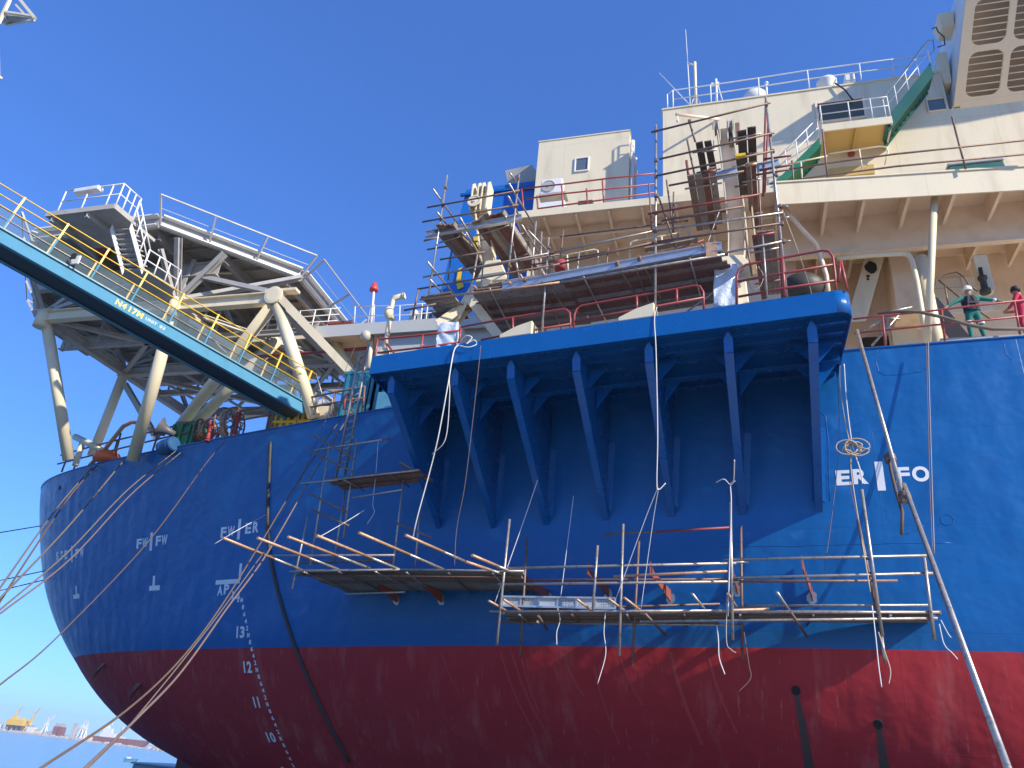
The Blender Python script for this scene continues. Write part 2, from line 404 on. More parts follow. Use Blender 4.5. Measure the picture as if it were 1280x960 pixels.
gam = nt.nodes.new('ShaderNodeGamma'); gam.inputs[1].default_value = .75
nt.links.new(sky.outputs[0], gam.inputs[0]); nt.links.new(gam.outputs[0], tint.inputs[6]); nt.links.new(tint.outputs[2], bg.inputs['Color']); bg.inputs['Strength'].default_value = .122
scene.view_settings.view_transform = 'Standard'; scene.view_settings.look = 'None'
scene.view_settings.exposure = 0.5; scene.view_settings.gamma = 1

# ------------------------------------------------------------------ sea and quay
def sea_point(px, py):
    d = V(RM @ np.array([px - 640., py - 480., FPX])); return V(CAM) + d * (-WATER / d.dot(LEVEL))
def water_material():
    m, nt, b = new_mat('harbour_water'); L = nt.links.new
    b.inputs['Base Color'].default_value = (.05, .11, .15, 1); b.inputs['Roughness'].default_value = .16; b.inputs['IOR'].default_value = 1.33
    geo = node(nt, 'ShaderNodeNewGeometry'); n = node(nt, 'ShaderNodeTexNoise'); n.inputs['Scale'].default_value = .5; n.inputs['Detail'].default_value = 5
    mp = node(nt, 'ShaderNodeMapping'); mp.inputs['Scale'].default_value = (1, 1.8, 1); L(geo.outputs['Position'], mp.inputs[0]); L(mp.outputs[0], n.inputs['Vector'])
    bp = node(nt, 'ShaderNodeBump'); bp.inputs['Strength'].default_value = .14; bp.inputs['Distance'].default_value = .25; L(n.outputs['Fac'], bp.inputs['Height']); L(bp.outputs[0], b.inputs['Normal'])
    return m
ax = LEVEL.cross(V((0, 1, 0))).normalized(); ay = LEVEL.cross(ax).normalized(); c0 = V(CAM) - LEVEL * WATER
mb = MB(); R_ = 9000
mb.add([c0 + ax * R_ * i + ay * R_ * j for i, j in ((-1, -1), (1, -1), (1, 1), (-1, 1))], [[0, 1, 2, 3]])
structure('water', mb, water_material())
mb = MB(); mb.box((-40, -40, 2), (60, 6, 8.25)); mb.box((-9, 6.004, 2), (60, 16.5, 8.25)); mb.box((-9, 16.504, 7.9), (60, 16.8, 8.4))  # strip beside the hull is unseen, added to bounce light onto the red
structure('ground', mb, M['concrete'])

# ------------------------------------------------------------------ hull form
TR = .01; DK = 21.36; YC = 38.5
def offs(x, L):
    t = min(max((6 - x) / 20., 0), 1.3); d = max(0, DK - L); e = max(0, 13.9 - L)
    return t * .16 * d + (.07 + .03 * t) * e * e
_nx = np.array([-14, -10, -6, 2.6, 8, 14, 60.]); _ny = np.array([23.5, 22.55, 21.75, 20.6, 20.33, 20.25, 20.3])
def deck_y(x):
    q = np.linspace(-1.6, 1.6, 9) + x
    q0 = np.interp(q, _nx, _ny); q0 = np.where(q < -14, 23.5 + (-14 - q) * .2375, q0)
    return float(q0.mean())
def yside(x, L): return min(deck_y(x) + offs(x, L), YC - .5)
_tl = np.array([21.36, 20.7, 20, 18.5, 17, 15.5, 14, 13, 12, 11, 10.2, 9.6, 9.2, 8.8])
_tx = np.array([-37.38, -37.49, -37.55, -37.53, -37.14, -36.4, -35.2, -34.22, -32.91, -31.38, -29.88, -28.45, -27.13, -25.49])
_pf = np.polyfit(_tl, _tx, 6)
def stern_x(L):
    if L >= 9: return float(np.polyval(_pf, L))
    return float(np.polyval(_pf, 9)) + (9 - L) * 3.7
def plan(L):
    pts = [(x, yside(x, L)) for x in [70, 45, 30, 22, 17, 14, 12, 10, 8, 6, 4, 2, 0, -2, -4, -6, -8, -10, -12]]
    xs = min(stern_x(L), -14.5); p0 = V((-14, yside(-14, L))); s = (yside(-14, L) - yside(-10, L)) / 4 + .02; w = -14 - xs
    k = .72 + .26 * min(1, max(0, (L - 13) / 8.3))
    p1 = p0 + V((-1, s)) * w * k; p3 = V((xs, YC)); p2 = V((xs, YC - (.62 + .33 * min(1, max(0, (L - 13) / 8.3))) * max(.5, YC - p1.y)))
    for i in range(41):
        t = i / 40; q = p0 * (1 - t) ** 3 + p1 * 3 * (1 - t) ** 2 * t + p2 * 3 * (1 - t) * t * t + p3 * t ** 3
        pts.append((q.x, q.y))
    return pts
levels = [DK - .35 * i for i in range(0, 38)] + [7.6, 6.5, 5, 3.5, 2]
mb = MB(); rows = []
for L in levels:
    p = plan(L); full = p + [(x, 2 * YC - y) for x, y in p[-2::-1]]
    rows.append(len(mb.v)); mb.v += [V((x, y, L + TR * (x - 4))) for x, y in full]; nrow = len(full)
for a, b in zip(rows, rows[1:]):
    for i in range(nrow - 1):
        mb.f.append([a + i, a + i + 1, b + i + 1, b + i]); mb.sm.append(True)
hull_bvh = BVHTree.FromPolygons([tuple(p) for p in mb.v], [list(f) for f in mb.f])
hull_verts_deck = [V(p) for p in mb.v[:nrow]]
hull = thing('ship_hull', 'huge blue ship hull with red underwater paint and a rounded stern', 'ship', (0, 30, 2))
shell = part('shell_plating', mb, M['hull'], hull)
# deck, a hand below the plate edge, and the rounded gunwale bar
half = hull_verts_deck[:60]
mb = MB(); dk = [p + V((0, .02, -.12)) for p in half] + [V((p.x, 2 * YC - p.y - .02, p.z - .12)) for p in half[-2::-1]]
mb.add(dk, [list(range(len(dk)))]); part('weather_deck', mb, M['sand_deck'], hull)
mb = MB(); mb.path([p + V((0, -.0, .0)) for p in half[1:]], .035, 6); part('gunwale_bar', mb, M['plat_blue'], hull)

def on_hull(px, py, off=0.0):
    d = V(RM @ np.array([px - 640., py - 480., FPX])).normalized()
    p, n, i, _ = hull_bvh.ray_cast(V(CAM), d)
    if p is None: raise ValueError('misses the hull %s %s' % (px, py))
    if n.dot(d) > 0: n = -n
    return p + n * off, n
def stick(p, n, off):
    q, nn, i, _ = hull_bvh.ray_cast(p + n * 1.2, -n)
    if q is None: return p + n * off
    if nn.dot(n) < 0: nn = -nn
    return q + nn * off

def text_shape(s, bold=.035):
    cu = bpy.data.curves.new('lettering', 'FONT'); cu.body = s; cu.size = 1; cu.offset = bold; cu.resolution_u = 4; cu.space_character = 1.12
    o = bpy.data.objects.new('lettering', cu); COL.objects.link(o)
    dg = bpy.context.evaluated_depsgraph_get(); me = bpy.data.meshes.new_from_object(o.evaluated_get(dg))
    vs = [V((v.co.x, v.co.y)) for v in me.vertices]; fs = [list(p.vertices) for p in me.polygons]
    bpy.data.objects.remove(o); bpy.data.curves.remove(cu); bpy.data.meshes.remove(me)
    x0 = min(v.x for v in vs); x1 = max(v.x for v in vs); y0 = min(v.y for v in vs); y1 = max(v.y for v in vs)
    return [V(((v.x - x0) / (x1 - x0), (v.y - y0) / (y1 - y0))) for v in vs], fs

def hull_mark(mb, shape, px, py, w, h, lean=0.0, off=.007):
    """paint a flat shape (unit square) on the plating, lower left corner at the surveyed point"""
    vs, fs = shape; p, n = on_hull(px, py)
    rt = V((0, 0, 1)).cross(n).normalized() * -1
    if rt.x < 0: rt = -rt
    up = n.cross(rt); up = up if up.z > 0 else -up
    mb.add([stick(p + rt * (v.x * w + v.y * h * lean) + up * v.y * h, n, off) for v in vs], fs)
def rect(nx=2, ny=6):
    vs = [V((i / nx, j / ny)) for j in range(ny + 1) for i in range(nx + 1)]
    return vs, [[j * (nx + 1) + i, j * (nx + 1) + i + 1, (j + 1) * (nx + 1) + i + 1, (j + 1) * (nx + 1) + i] for j in range(ny) for i in range(nx)]

def mark(name, items, label):
    mb = MB()
    for s, px, py, w, h in items:
        hull_mark(mb, rect() if s == '|' else rect(8, 1) if s == '-' else text_shape(s, .06 if px < 130 else .04), px, py, w, h)
    return part(name, mb, M['mark'], hull, label=label)
LH = .42
mark('frame_mark', [('E', 1046, 607, .36, LH), ('R', 1067.5, 605.5, .36, LH), ('|', 1097.5, 613.5, .19, .80), ('F', 1120.5, 603.5, .34, LH), ('O', 1141.5, 602.5, .40, LH)], 'white letters ER and FO either side of a bar')
mark('frame_mark', [('F', 275.5, 672.5, .34, LH), ('W', 284, 671.3, .42, LH), ('|', 296.2, 674.5, .16, .80), ('E', 306.2, 667.5, .34, LH), ('R', 315.6, 666, .34, LH)], 'white letters FW and ER either side of a bar')
mark('frame_mark', [('F', 170.5, 686, .38, LH), ('W', 177.5, 685, .42, LH), ('|', 186.8, 688.5, .18, .78), ('F', 194.5, 682.5, .36, LH), ('W', 201.5, 681.5, .42, LH)], 'white letters FW and FW either side of a bar')
mark('frame_mark', [('S', 70.5, 701, .36, LH), ('T', 76, 700, .34, LH), ('E', 81, 699.2, .34, LH), ('|', 89.2, 703, .17, .78), ('F', 94.5, 697.5, .34, LH), ('W', 100, 696.6, .40, LH)], 'white letters STE and FW either side of a bar')
mark('datum_mark', [('-', 269.5, 731, 1.45, .17), ('|', 298, 725, .15, .62)], 'white corner mark above the letters AP')
mark('datum_mark', [('-', 186.5, 738.5, .78, .20), ('|', 190.5, 735, .17, .50)], 'white upright on a short bar')
mark('datum_mark', [('-', 92, 748.8, .72, .20), ('|', 95.2, 745.5, .16, .48)], 'white upright on a short bar, nearest the stern')
mark('frame_mark', [('A', 271.5, 744.5, .32, .38), ('P', 279.5, 743, .32, .38)], 'white letters AP')
dn = {14: (288.5, 754), 13: (294.5, 798.5), 12: (304.5, 842), 11: (318, 885.5), 10: (335.5, 928.5), 9: (356, 970)}
dl = {14: (300.5, 753), 13: (309, 797), 12: (320, 840), 11: (333.5, 883), 10: (350.5, 925.5), 9: (370, 967)}
for k, (px, py) in dn.items():
    s = str(k); mb = MB(); x = px
    for i, ch in enumerate(s):
        if ch == '1': hull_mark(mb, rect(1, 5), x + 1.0, py - 1, .085, .42)
        else: hull_mark(mb, text_shape(ch), x, py - 1.0, .27, .42)
        x += 5.2
    part('draft_numeral', mb, M['mark'], hull, label='white draught figure %d' % k)
keys = [14, 13, 12, 11, 10, 9]
for a, b in zip(keys, keys[1:]):
    for i, ch in enumerate('M8642'):
        t = i / 5; px = dl[a][0] + (dl[b][0] - dl[a][0]) * t; py = dl[a][1] + (dl[b][1] - dl[a][1]) * t
        mb = MB(); hull_mark(mb, text_shape(ch, .03), px, py, .14, .17); part('draft_figure', mb, M['mark'], hull)
# rubbing bar, drain holes with runs, bare-steel lug seats
def hull_strip(pts, w, mat, name, off=.006, label=None, taper=False):
    mb = MB(); vs = []; m = 40
    q = []
    for i in range(m + 1):
        t = i / m * (len(pts) - 1); k = min(int(t), len(pts) - 2); f = t - k
        q.append((pts[k][0] + (pts[k + 1][0] - pts[k][0]) * f, pts[k][1] + (pts[k + 1][1] - pts[k][1]) * f))
    P3 = [on_hull(*c) for c in q]
    for i, (p, n) in enumerate(P3):
        d = (P3[min(i + 1, m)][0] - P3[max(i - 1, 0)][0]).normalized(); s = d.cross(n).normalized()
        ww = w * ((.35 + .65 * (i / m) ** .5) if taper else 1)
        vs += [stick(p - s * ww / 2, n, off), stick(p + s * ww / 2, n, off)]
    mb.add(vs, [[2 * i, 2 * i + 1, 2 * i + 3, 2 * i + 2] for i in range(m)])
    return part(name, mb, mat, hull, label=label)
bar = [(338.5, 552), (337.5, 575), (336.5, 600), (335, 630), (335, 660), (337.5, 690), (342, 715), (348.5, 742), (355, 765), (364, 792), (376, 825), (390, 858), (408, 896), (428, 935), (442, 960)]
mb = MB(); cp = [on_hull(*c) for c in bar]; pts = []
for i in range(len(cp) - 1):
    for k in range(3):
        f = k / 3; p = cp[i][0].lerp(cp[i + 1][0], f); n = cp[i][1].lerp(cp[i + 1][1], f).normalized(); pts.append(stick(p, n, .02))
mb.path(pts, .075, 8); part('rubbing_bar', mb, M['bar_dark'], hull)
for (px, py), run in (((995, 863), [(995, 866), (1001, 895), (1007, 930), (1012, 962)]), ((1098, 905), [(1098, 908), (1102, 935), (1106, 962)])):
    p, n = on_hull(px, py); mb = MB(); mb.lathe(p - n * .01, [(.11, 0), (.11, .035), (.075, .04), (.075, .02), (.0, .019)], n, 16, False)
    part('drain_hole', mb, M['darkhole'], hull)
    hull_strip(run, .22, M['stain'], 'drain_stain', taper=True)
for px, py, r in ((1184, 650, .14),):
    p, n = on_hull(px, py); rt = V((0, 0, 1)).cross(n).normalized(); upv = n.cross(rt); mb = MB()
    mb.path([stick(p + (rt * math.cos(k / 18 * 6.2832) + upv * math.sin(k / 18 * 6.2832)) * r, n, .002) for k in range(19)], .006, 6); part('weld_ring', mb, M['hull'], hull)
for pts in ([(1096, 438), (1095, 452), (1098, 464), (1106, 469), (1130, 468), (1152, 464), (1160, 458)], [(1254, 428), (1258, 442), (1266, 452)], [(1010, 500), (1032, 520), (1036, 560), (1038, 640)], [(900, 684), (1010, 682), (1130, 679), (1200, 678)], [(1132, 668), (1160, 655)]):
    q = []
    for (xa, ya2), (xb, yb2) in zip(pts, pts[1:]):
        for k in range(6): q.append((xa + (xb - xa) * k / 6 + random.uniform(-.5, .5), ya2 + (yb2 - ya2) * k / 6 + random.uniform(-.5, .5)))
    mb = MB(); mb.path([on_hull(*c)[0] for c in q], .008, 6); part('weld_bead', mb, M['hull'], hull)
for px, py in ((130, 829), (174, 854)):
    p, n = on_hull(px, py); mb = MB(); rt = V((0, 0, 1)).cross(n).normalized(); dn_ = n.cross(rt); dn_ = dn_ if dn_.z < 0 else -dn_
    mb.plate([p + rt * .22 - n * .05, p - rt * .22 - n * .05, p - rt * .18 + n * .45 + dn_ * .2, p + n * .6 + dn_ * .5, p + rt * .18 + n * .45 + dn_ * .2], dn_ * -.03 + n * .01)
    part('stern_lug', mb, M['rust_red'], hull)
mb = MB(); p, n = on_hull(75, 610); mb.lathe(p, [(.12, -.02), (.12, .01), (0, .011)], n, 14, False); part('stern_port', mb, M['darkhole'], hull)

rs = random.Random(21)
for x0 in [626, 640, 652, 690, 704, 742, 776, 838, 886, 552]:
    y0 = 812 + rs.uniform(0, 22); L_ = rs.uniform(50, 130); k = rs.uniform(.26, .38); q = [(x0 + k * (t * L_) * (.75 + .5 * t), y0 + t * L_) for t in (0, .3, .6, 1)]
    hull_strip(q, rs.uniform(.03, .10), M['water_glint'], 'glint_streak', off=.004)  # painted streaks of water-reflected light on the red
# rudder head below the counter
mb = MB(); a = at(222, 944, y=33.5)
mb.box((a.x, 33.5, a.z - 3.2), (a.x + 2.6, 34.6, a.z + .1)); mb.box((a.x + .75, 33.3, a.z - 6), (a.x + 3.4, 34.9, a.z - .55))
single('rudder_post', mb, M['red_hull'], 'dark red boxy rudder head just below the overhanging stern', 'rudder', bevel=.05)

# ------------------------------------------------------------------ side platform on seven brackets
plat = thing('side_platform', 'deep blue boat platform jutting from the hull side on seven tall brackets', 'platform', (-3.5, 19.5, 20.4))
ZU = 20.36
def zp(x): return ZU + .012 * (x - 2)
A0 = V((-10.42, 18.55, 0)); A1 = V((2.75, 16.85, 0)); dirp = (A1 - A0).normalized(); inn = V((-dirp.y, dirp.x, 0))
FH = .62
def pl(s, d, z):          # s along the front edge in metres from the aft end, d inboard, z relative to the underside
    p = A0 + dirp * s + inn * d; return V((p.x, p.y, zp(p.x) + z))
LEN = (A1 - A0).length
# fascia with rounded forward corner
prof = [pl(0, .0, 0), pl(LEN * .5, 0, 0), pl(LEN - .05, 0, 0)]
rc = .33
for i in range(1, 9):
    a = math.pi / 2 * i / 8; prof.append(pl(LEN - .05 + rc * math.sin(a), rc * (1 - math.cos(a)), 0))
e_ = prof[-1]; prof.append(V((e_.x, e_.y + 3.2, e_.z)))
mb = MB(); n = len(prof)
hgt = V((0, 0, FH)); th = []
for i, p in enumerate(prof):
    d = (prof[min(i + 1, n - 1)] - prof[max(i - 1, 0)]).normalized(); th.append(V((-d.y, d.x, 0)) * .03)
for i in range(n - 1):
    a, b = prof[i], prof[i + 1]; sm = 2 <= i < n - 2
    mb.add([a, b, b + hgt, a + hgt, a + th[i], b + th[i + 1], b + th[i + 1] + hgt, a + th[i] + hgt],
           [[0, 1, 2, 3], [5, 4, 7, 6], [1, 0, 4, 5], [3, 2, 6, 7]], sm)
part('fascia', mb, M['plat_blue'], plat)
mb = MB(); q_ = pl(.015, .04, FH / 2); mb.beam(q_, q_ + V((0, 4.3, 0)), .03, FH); part('end_fascia', mb, M['plat_blue'], plat)
# deck plate
def hull_y(x, z):
    q = hull_bvh.ray_cast(V((x, 5, z)), V((0, 1, 0)))[0]; return q.y if q else 24
ss = [i / 14 * (LEN + rc - .1) for i in range(15)]
mb = MB(); lo = []; hi = []
for s in ss:
    f = pl(s + .02, .04 if s < LEN - .3 else .3, .20); bk = pl(s + .02, .04, .20); yy = hull_y(bk.x - .4, bk.z) - .0; bk = V((f.x, max(yy + .15, f.y + .5), f.z))
    lo += [f, bk]
n = len(ss)
mb.add(lo + [p + V((0, 0, .02)) for p in lo], [[2 * i, 2 * i + 1, 2 * i + 3, 2 * i + 2] for i in range(n - 1)] + [[2 * n + 2 * i + 2, 2 * n + 2 * i + 3, 2 * n + 2 * i + 1, 2 * n + 2 * i] for i in range(n - 1)])
part('deck_plate', mb, M['plat_blue'], plat)
for k, d in enumerate((.55, 1.05, 1.6, 2.7, 3.2)):
    mb = MB(); mb.tee(pl(.05, d, .195), pl(LEN + rc - .1 - .13 * d, d, .195), .09, .17); part('deck_stiffener', mb, M['plat_blue'], plat)
mb = MB(); mb.tee(pl(.05, 2.15, .195), pl(LEN + rc - .38, 2.15, .195), .24, .42, t=.03); part('deck_girder', mb, M['plat_blue'], plat)
bx = [(490, 548, 661), (568, 613, 661), (637, 680, 657), (718, 752, 651), (808, 832, 647), (907, 917, 645), (1012, 1008, 641)]
for px, bxp, byp in bx:
    front = at(px, 470 + (395 - 470) * (px - 490) / 520., z=zp(at(px, 440, y=17.5).x)); s = (front - A0).dot(dirp)
    foot, nh = on_hull(bxp, byp)
    top = pl(s, .30, .0)
    # web runs square to the hull from the front edge down to the foot
    w = pl(s, .35, .17); hy = hull_y(w.x - .25, w.z) + .1; back = w + inn * ((hy - w.y) / inn.y)
    foot = V((back.x + (foot.x - back.x) * .5, 0, foot.z)); foot.y = hull_y(foot.x, foot.z) + .05
    shoulder = pl(s, .38, -.55)
    mb = MB(); d3 = dirp * .03
    midf = shoulder.lerp(foot, .5)
    mb.plate([top, back, V((foot.x, foot.y + .1, foot.z)), foot, shoulder], d3)
    b = part('bracket', mb, M['plat_blue'], plat)
    mb = MB()
    dn_ = (foot - shoulder); out = dn_.cross(dirp).normalized(); out = out if out.y < 0 else -out
    ww = dirp * .115; c = dirp * .015
    t0 = top - V((0, .03, 0)) + c
    a0, a1, a2 = t0, shoulder + c, foot + c
    q = [a0 - ww * .15, a0 + ww * .15, a0.lerp(a1, .35) + ww, a1 + ww, a2 + ww * .8, a2 - ww * .8, a1 - ww, a0.lerp(a1, .35) - ww]
    mb.plate([q[0], q[1], q[2], q[3], q[6], q[7]], V((0, -.025, 0)))
    mb.plate([q[6] + out * .001, q[3] + out * .001, q[4], q[5]], out * .025)
    part('bracket_flange', mb, M['plat_blue'], b)
    # knees to the deck girder and a tripping plate
    for sgn in (-1, 1):
        g = MB(); k0 = pl(s, 1.35, -.03); k0 = k0 + dirp * (.018 * sgn + (.03 if sgn > 0 else 0))
        g.plate([k0, k0 + dirp * .55 * sgn + V((0, 0, .02)), k0 - V((0, 0, .62)) + inn * .0], inn * .025); part('knee_plate', g, M['plat_blue'], b); g = MB()
        k0 = pl(s, 2.15, -.22) + dirp * (.018 * sgn + (.03 if sgn > 0 else 0))
        g.plate([k0, k0 + dirp * .5 * sgn, k0 - V((0, 0, .7))], inn * .025); part('knee_plate', g, M['plat_blue'], b)
    g = MB(); hb = V((foot.x, foot.y, foot.z)); up_h = V((back.x, back.y, foot.z + 2.6)); 
    yy0 = hull_y(foot.x, foot.z + .3) - .02; yy1 = hull_y(back.x, foot.z + 2.4) - .02
    g.beam(V((foot.x + .02, yy0, foot.z + .3)), V((foot.x + (back.x - foot.x) * .6 + .02, yy1, foot.z + 2.4)), .34, .03, (0, -1, 0)); part('bracket_pad', g, M['plat_blue'], b)
# cream chocks on the front edge
for (x0, x1, y0, yt0, yt1, lab) in ((617, 660, 428, 420, 409, 'cream wedge-shaped chock on the platform edge beside the splayed davit legs'), (768, 815, 403, 396, 385, 'cream wedge-shaped chock on the platform edge under the middle of the long plank stage')):
    a = at(x0, y0, y=17.6 + (640 - x0) * .003); s0 = (a - A0).dot(dirp); b_ = at(x1, y0 - 8, y=17.6 + (640 - x0) * .003); s1 = (b_ - A0).dot(dirp)
    mb = MB(); mb.plate([pl(s0, -.01, FH + .004), pl(s1, -.01, FH + .004), pl(s1, -.01, FH + .44), pl(s0 + .5, -.01, FH + .33), pl(s0, -.01, FH + .12)], inn * .5)
    single('edge_chock', mb, M['cream'], lab, 'chock', 'chocks on the platform edge', bevel=.02)
# ------------------------------------------------------------------ little builders
def line3(pts):
    return [at(p[0], p[1], y=p[2]) for p in pts]
def guard(name, label, cat, mat, r, rails, posts=(), group=None, names=('top_rail', 'mid_rail', 'lower_rail')):
    """rails / posts: lists of (px, py, y) points"""
    R3 = [line3(p) for p in rails]; P3 = [line3(p) for p in posts]
    allp = [q for l in R3 + P3 for q in l]
    loc = V((sum(q.x for q in allp) / len(allp), sum(q.y for q in allp) / len(allp), min(q.z for q in allp)))
    t = thing(name, label, cat, loc, group)
    for i, l in enumerate(R3):
        mb = MB(); mb.path(l, r, 8); part(names[min(i, len(names) - 1)], mb, mat, t)
    for l in P3:
        mb = MB(); mb.tube(l[0], l[1], r * 1.05, 8); part('post', mb, mat, t)
    return t

# ------------------------------------------------------------------ boat deck above the side
bd = thing('boat_deck', 'long cream overhanging deck with a deep white fascia and ribbed tan underside', 'deck', (4, 22, 26.8))
YB = 20.6; ZT = 27.72
def yd(x): return YB - .05 + .062 * max(0, x - 1.93)
mb = MB(); mb.hexa([(1.93, yd(1.93), 26.84), (26, yd(26), 26.84), (26, yd(26) + .05, 26.84), (1.93, yd(1.93) + .05, 26.84)], [(1.93, yd(1.93), ZT), (26, yd(26), ZT), (26, yd(26) + .05, ZT), (1.93, yd(1.93) + .05, ZT)]); part('deep_fascia', mb, M['cream_wall'], bd)
mb = MB(); mb.hexa([(1.93, yd(1.93) - .04, ZT + .001), (26, yd(26) - .04, ZT + .001), (26, yd(26) + .3, ZT + .001), (1.93, yd(1.93) + .3, ZT + .001)], [(1.93, yd(1.93) - .04, ZT + .06), (26, yd(26) - .04, ZT + .06), (26, yd(26) + .3, ZT + .06), (1.93, yd(1.93) + .3, ZT + .06)]); part('fascia_lip', mb, M['cream'], bd)
mb = MB(); mb.box((-6.95, YB, 27.42), (1.926, YB + .05, ZT)); part('thin_fascia', mb, M['cream'], bd)
mb = MB(); mb.box((1.9, YB + .054, 26.9), (1.95, 25.2, ZT - .06)); part('end_plate', mb, M['soffit'], bd)
mb = MB(); mb.plate([(-6.95, YB + .052, ZT - .05), (1.93, YB + .052, ZT - .05), (26, yd(26) + .052, ZT - .05), (26, 33, ZT - .05), (-6.95, 33, ZT - .05)], (0, 0, .046)); part('deck_plating', mb, M['soffit'], bd)
mb = MB(); mb.box((-6.95, YB + .06, 27.40), (-6.9, 23.5, ZT - .054)); part('end_plate', mb, M['soffit'], bd)
for x in (3.42, 4.55, 5.85, 7.15, 8.45, 9.75, 11.05, 12.4):
    mb = MB(); mb.tee(V((x, yd(x) + .06, ZT - .052)), V((x, 22.55, ZT - .052)), .10, .72); part('deck_beam', mb, M['soffit'], bd)
    mb = MB(); mb.tee(V((x, 22.66, ZT - .052)), V((x, 25.25, ZT - .052)), .10, .72); part('deck_beam', mb, M['soffit'], bd)
mb = MB(); mb.tee(V((1.96, 22.6, ZT - .052)), V((26, 22.6, ZT - .052)), .22, 1.55, t=.03); part('deck_girder', mb, M['soffit'], bd)
for x in (-5.9, -4.75, -3.6, -2.45, -1.3, -.1, 1.0):
    mb = MB(); mb.tee(V((x, YB + .06, ZT - .052)), V((x, 23.2, ZT - .052)), .08, .34); part('deck_beam', mb, M['soffit'], bd)
mb = MB(); mb.tee(V((-6.88, 21.7, ZT - .052)), V((1.88, 21.7, ZT - .052)), .1, .42); part('deck_girder', mb, M['soffit'], bd)

g = MB(); g.plate([(-6.6, 21.0, 27.36), (-6.6, 23.2, 27.36), (-6.6, 23.2, 25.6)], (.04, 0, 0)); part('gusset', g, M['soffit'], bd)

# the house below it
dh = thing('deckhouse', 'tan deckhouse wall in shade under the cream boat deck', 'deckhouse', (2, 24.5, 21.2))
mb = MB(); mb.box((-6.2, 23.3, 21.1), (2.6, 30, ZT - .06)); part('side_wall', mb, M['soffit'], dh)
mb = MB(); mb.box((2.604, 25.4, 21.1), (26, 30, ZT - .06)); part('recess_wall', mb, M['soffit'], dh)
a = at(1164, 372, y=25.38); b_ = at(1240, 345, y=25.38)
mb = MB(); mb.box((a.x, 25.33, a.z - .7), (b_.x, 25.395, b_.z)); part('white_panel', mb, M['white'], dh)
mb = MB(); mb.box(((a.x + b_.x) / 2 - .008, 25.32, a.z - .7), ((a.x + b_.x) / 2 + .008, 25.328, b_.z)); mb.box((a.x, 25.32, a.z + .32), (b_.x, 25.3285, a.z + .336)); part('panel_seam', mb, M['grey_steel'], dh)
def wallbox(name, p0, p1, y, d, mat, parent, bevel=0, lean=0):
    a = at(*p0, y=y); b = at(*p1, y=y); mb = MB(); mb.box((min(a.x, b.x), y, min(a.z, b.z)), (max(a.x, b.x), y + d, max(a.z, b.z))); return part(name, mb, mat, parent, bevel)
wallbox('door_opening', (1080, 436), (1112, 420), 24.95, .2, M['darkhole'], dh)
wallbox('door_surround', (1113.5, 436), (1118, 412), 24.9, .45, M['soffit'], dh)
wallbox('lower_locker', (1118, 436), (1146, 408), 24.6, .7, M['cream'], dh)
wallbox('lower_locker', (1104, 417), (1122, 398), 24.97, .4, M['soffit'], dh)
# slanted ventilation trunk with a ragged opening
tr = thing('slanted_duct', 'tan slanted box trunk with a ragged dark hole, below the boat deck', 'duct', at(1080, 400, y=24.2))
t0, t1 = at(1094, 318, y=23.7), at(1094, 318, y=24.4); b0, b1 = at(1070, 402, y=23.7), at(1070, 402, y=24.4); w = V((.62, 0, 0))
mb = MB(); mb.hexa([t0 - w / 2, t0 + w / 2, t1 + w / 2, t1 - w / 2], [b0 - w / 2, b0 + w / 2, b1 + w / 2, b1 - w / 2]); part('casing', mb, M['cream'], tr, .02)
h = at(1089, 334, y=23.69); rng = random.Random(3)
mb = MB(); q = [h + V(((.17 + .05 * rng.random()) * math.cos(i / 11 * 6.283), -.004, (.22 + .07 * rng.random()) * math.sin(i / 11 * 6.283))) for i in range(11)]
for k, (dx, dz, r) in enumerate(((-.14, -.36, .06), (-.16, -.48, .05))):
    qq = [h + V((dx + r * math.cos(i / 9 * 6.283), -.0045, dz + r * math.sin(i / 9 * 6.283))) for i in range(9)]; mb.plate(qq, (0, .002, 0))
mb.plate(q, (0, .002, 0)); part('opening', mb, M['darkhole'], tr)
mb = MB(); mb.box((h.x + .62, 23.8, h.z - 1.9), (h.x + 1.5, 24.9, h.z + .9)); 
single('casing_block', mb, M['soffit'], 'broad tan casing beside the trunk with the ragged hole', 'duct', bevel=.03)
# pillars and pipes under the overhang
mb = MB(); mb.tube(at(1168, 246, y=21.25), at(1159, 432, y=21.25), .105, 14); single('deck_pillar', mb, M['cream'], 'slim cream pillar standing at the ship side, from bulwark to deck edge', 'pillar')
mb = MB(); a = at(1150, 322, y=22.6); b_ = at(1167, 432, y=22.6); mb.tube(a, V((a.x, 22.6, 21.1)), .20, 16, .24); single('deck_pillar', mb, M['cream'], 'thick cream pillar just behind the slim one, under the girder', 'pillar')
mb = MB(); mb.path(line3([(1046, 323, 22.3), (1090, 319, 22.3), (1128, 317, 22.3), (1136, 319, 22.3), (1140, 326, 22.3), (1146, 352, 22.2), (1153, 395, 22.0), (1159, 434, 21.9)]), .085, 10)
single('vent_pipe', mb, M['cream'], 'cream pipe bending down in front of the thick pillar', 'pipe')
mb = MB(); mb.path(line3([(978, 258, 21.0), (1000, 284, 21.2), (1020, 305, 21.6), (1024, 316, 21.8), (1033, 345, 21.8), (1036, 372, 21.8)]), .075, 10)
single('vent_pipe', mb, M['soffit'], 'tan pipe angling down from the boat deck corner to behind the red rail', 'pipe')
mb = MB(); mb.box((at(1012, 372, y=22.2).x, 22.2, 21.2), (at(1032, 372, y=22.2).x, 22.9, 24.3)); single('deck_locker', mb, M['cream'], 'tall cream locker behind the red rail at the forward end of the platform', 'locker', bevel=.03)
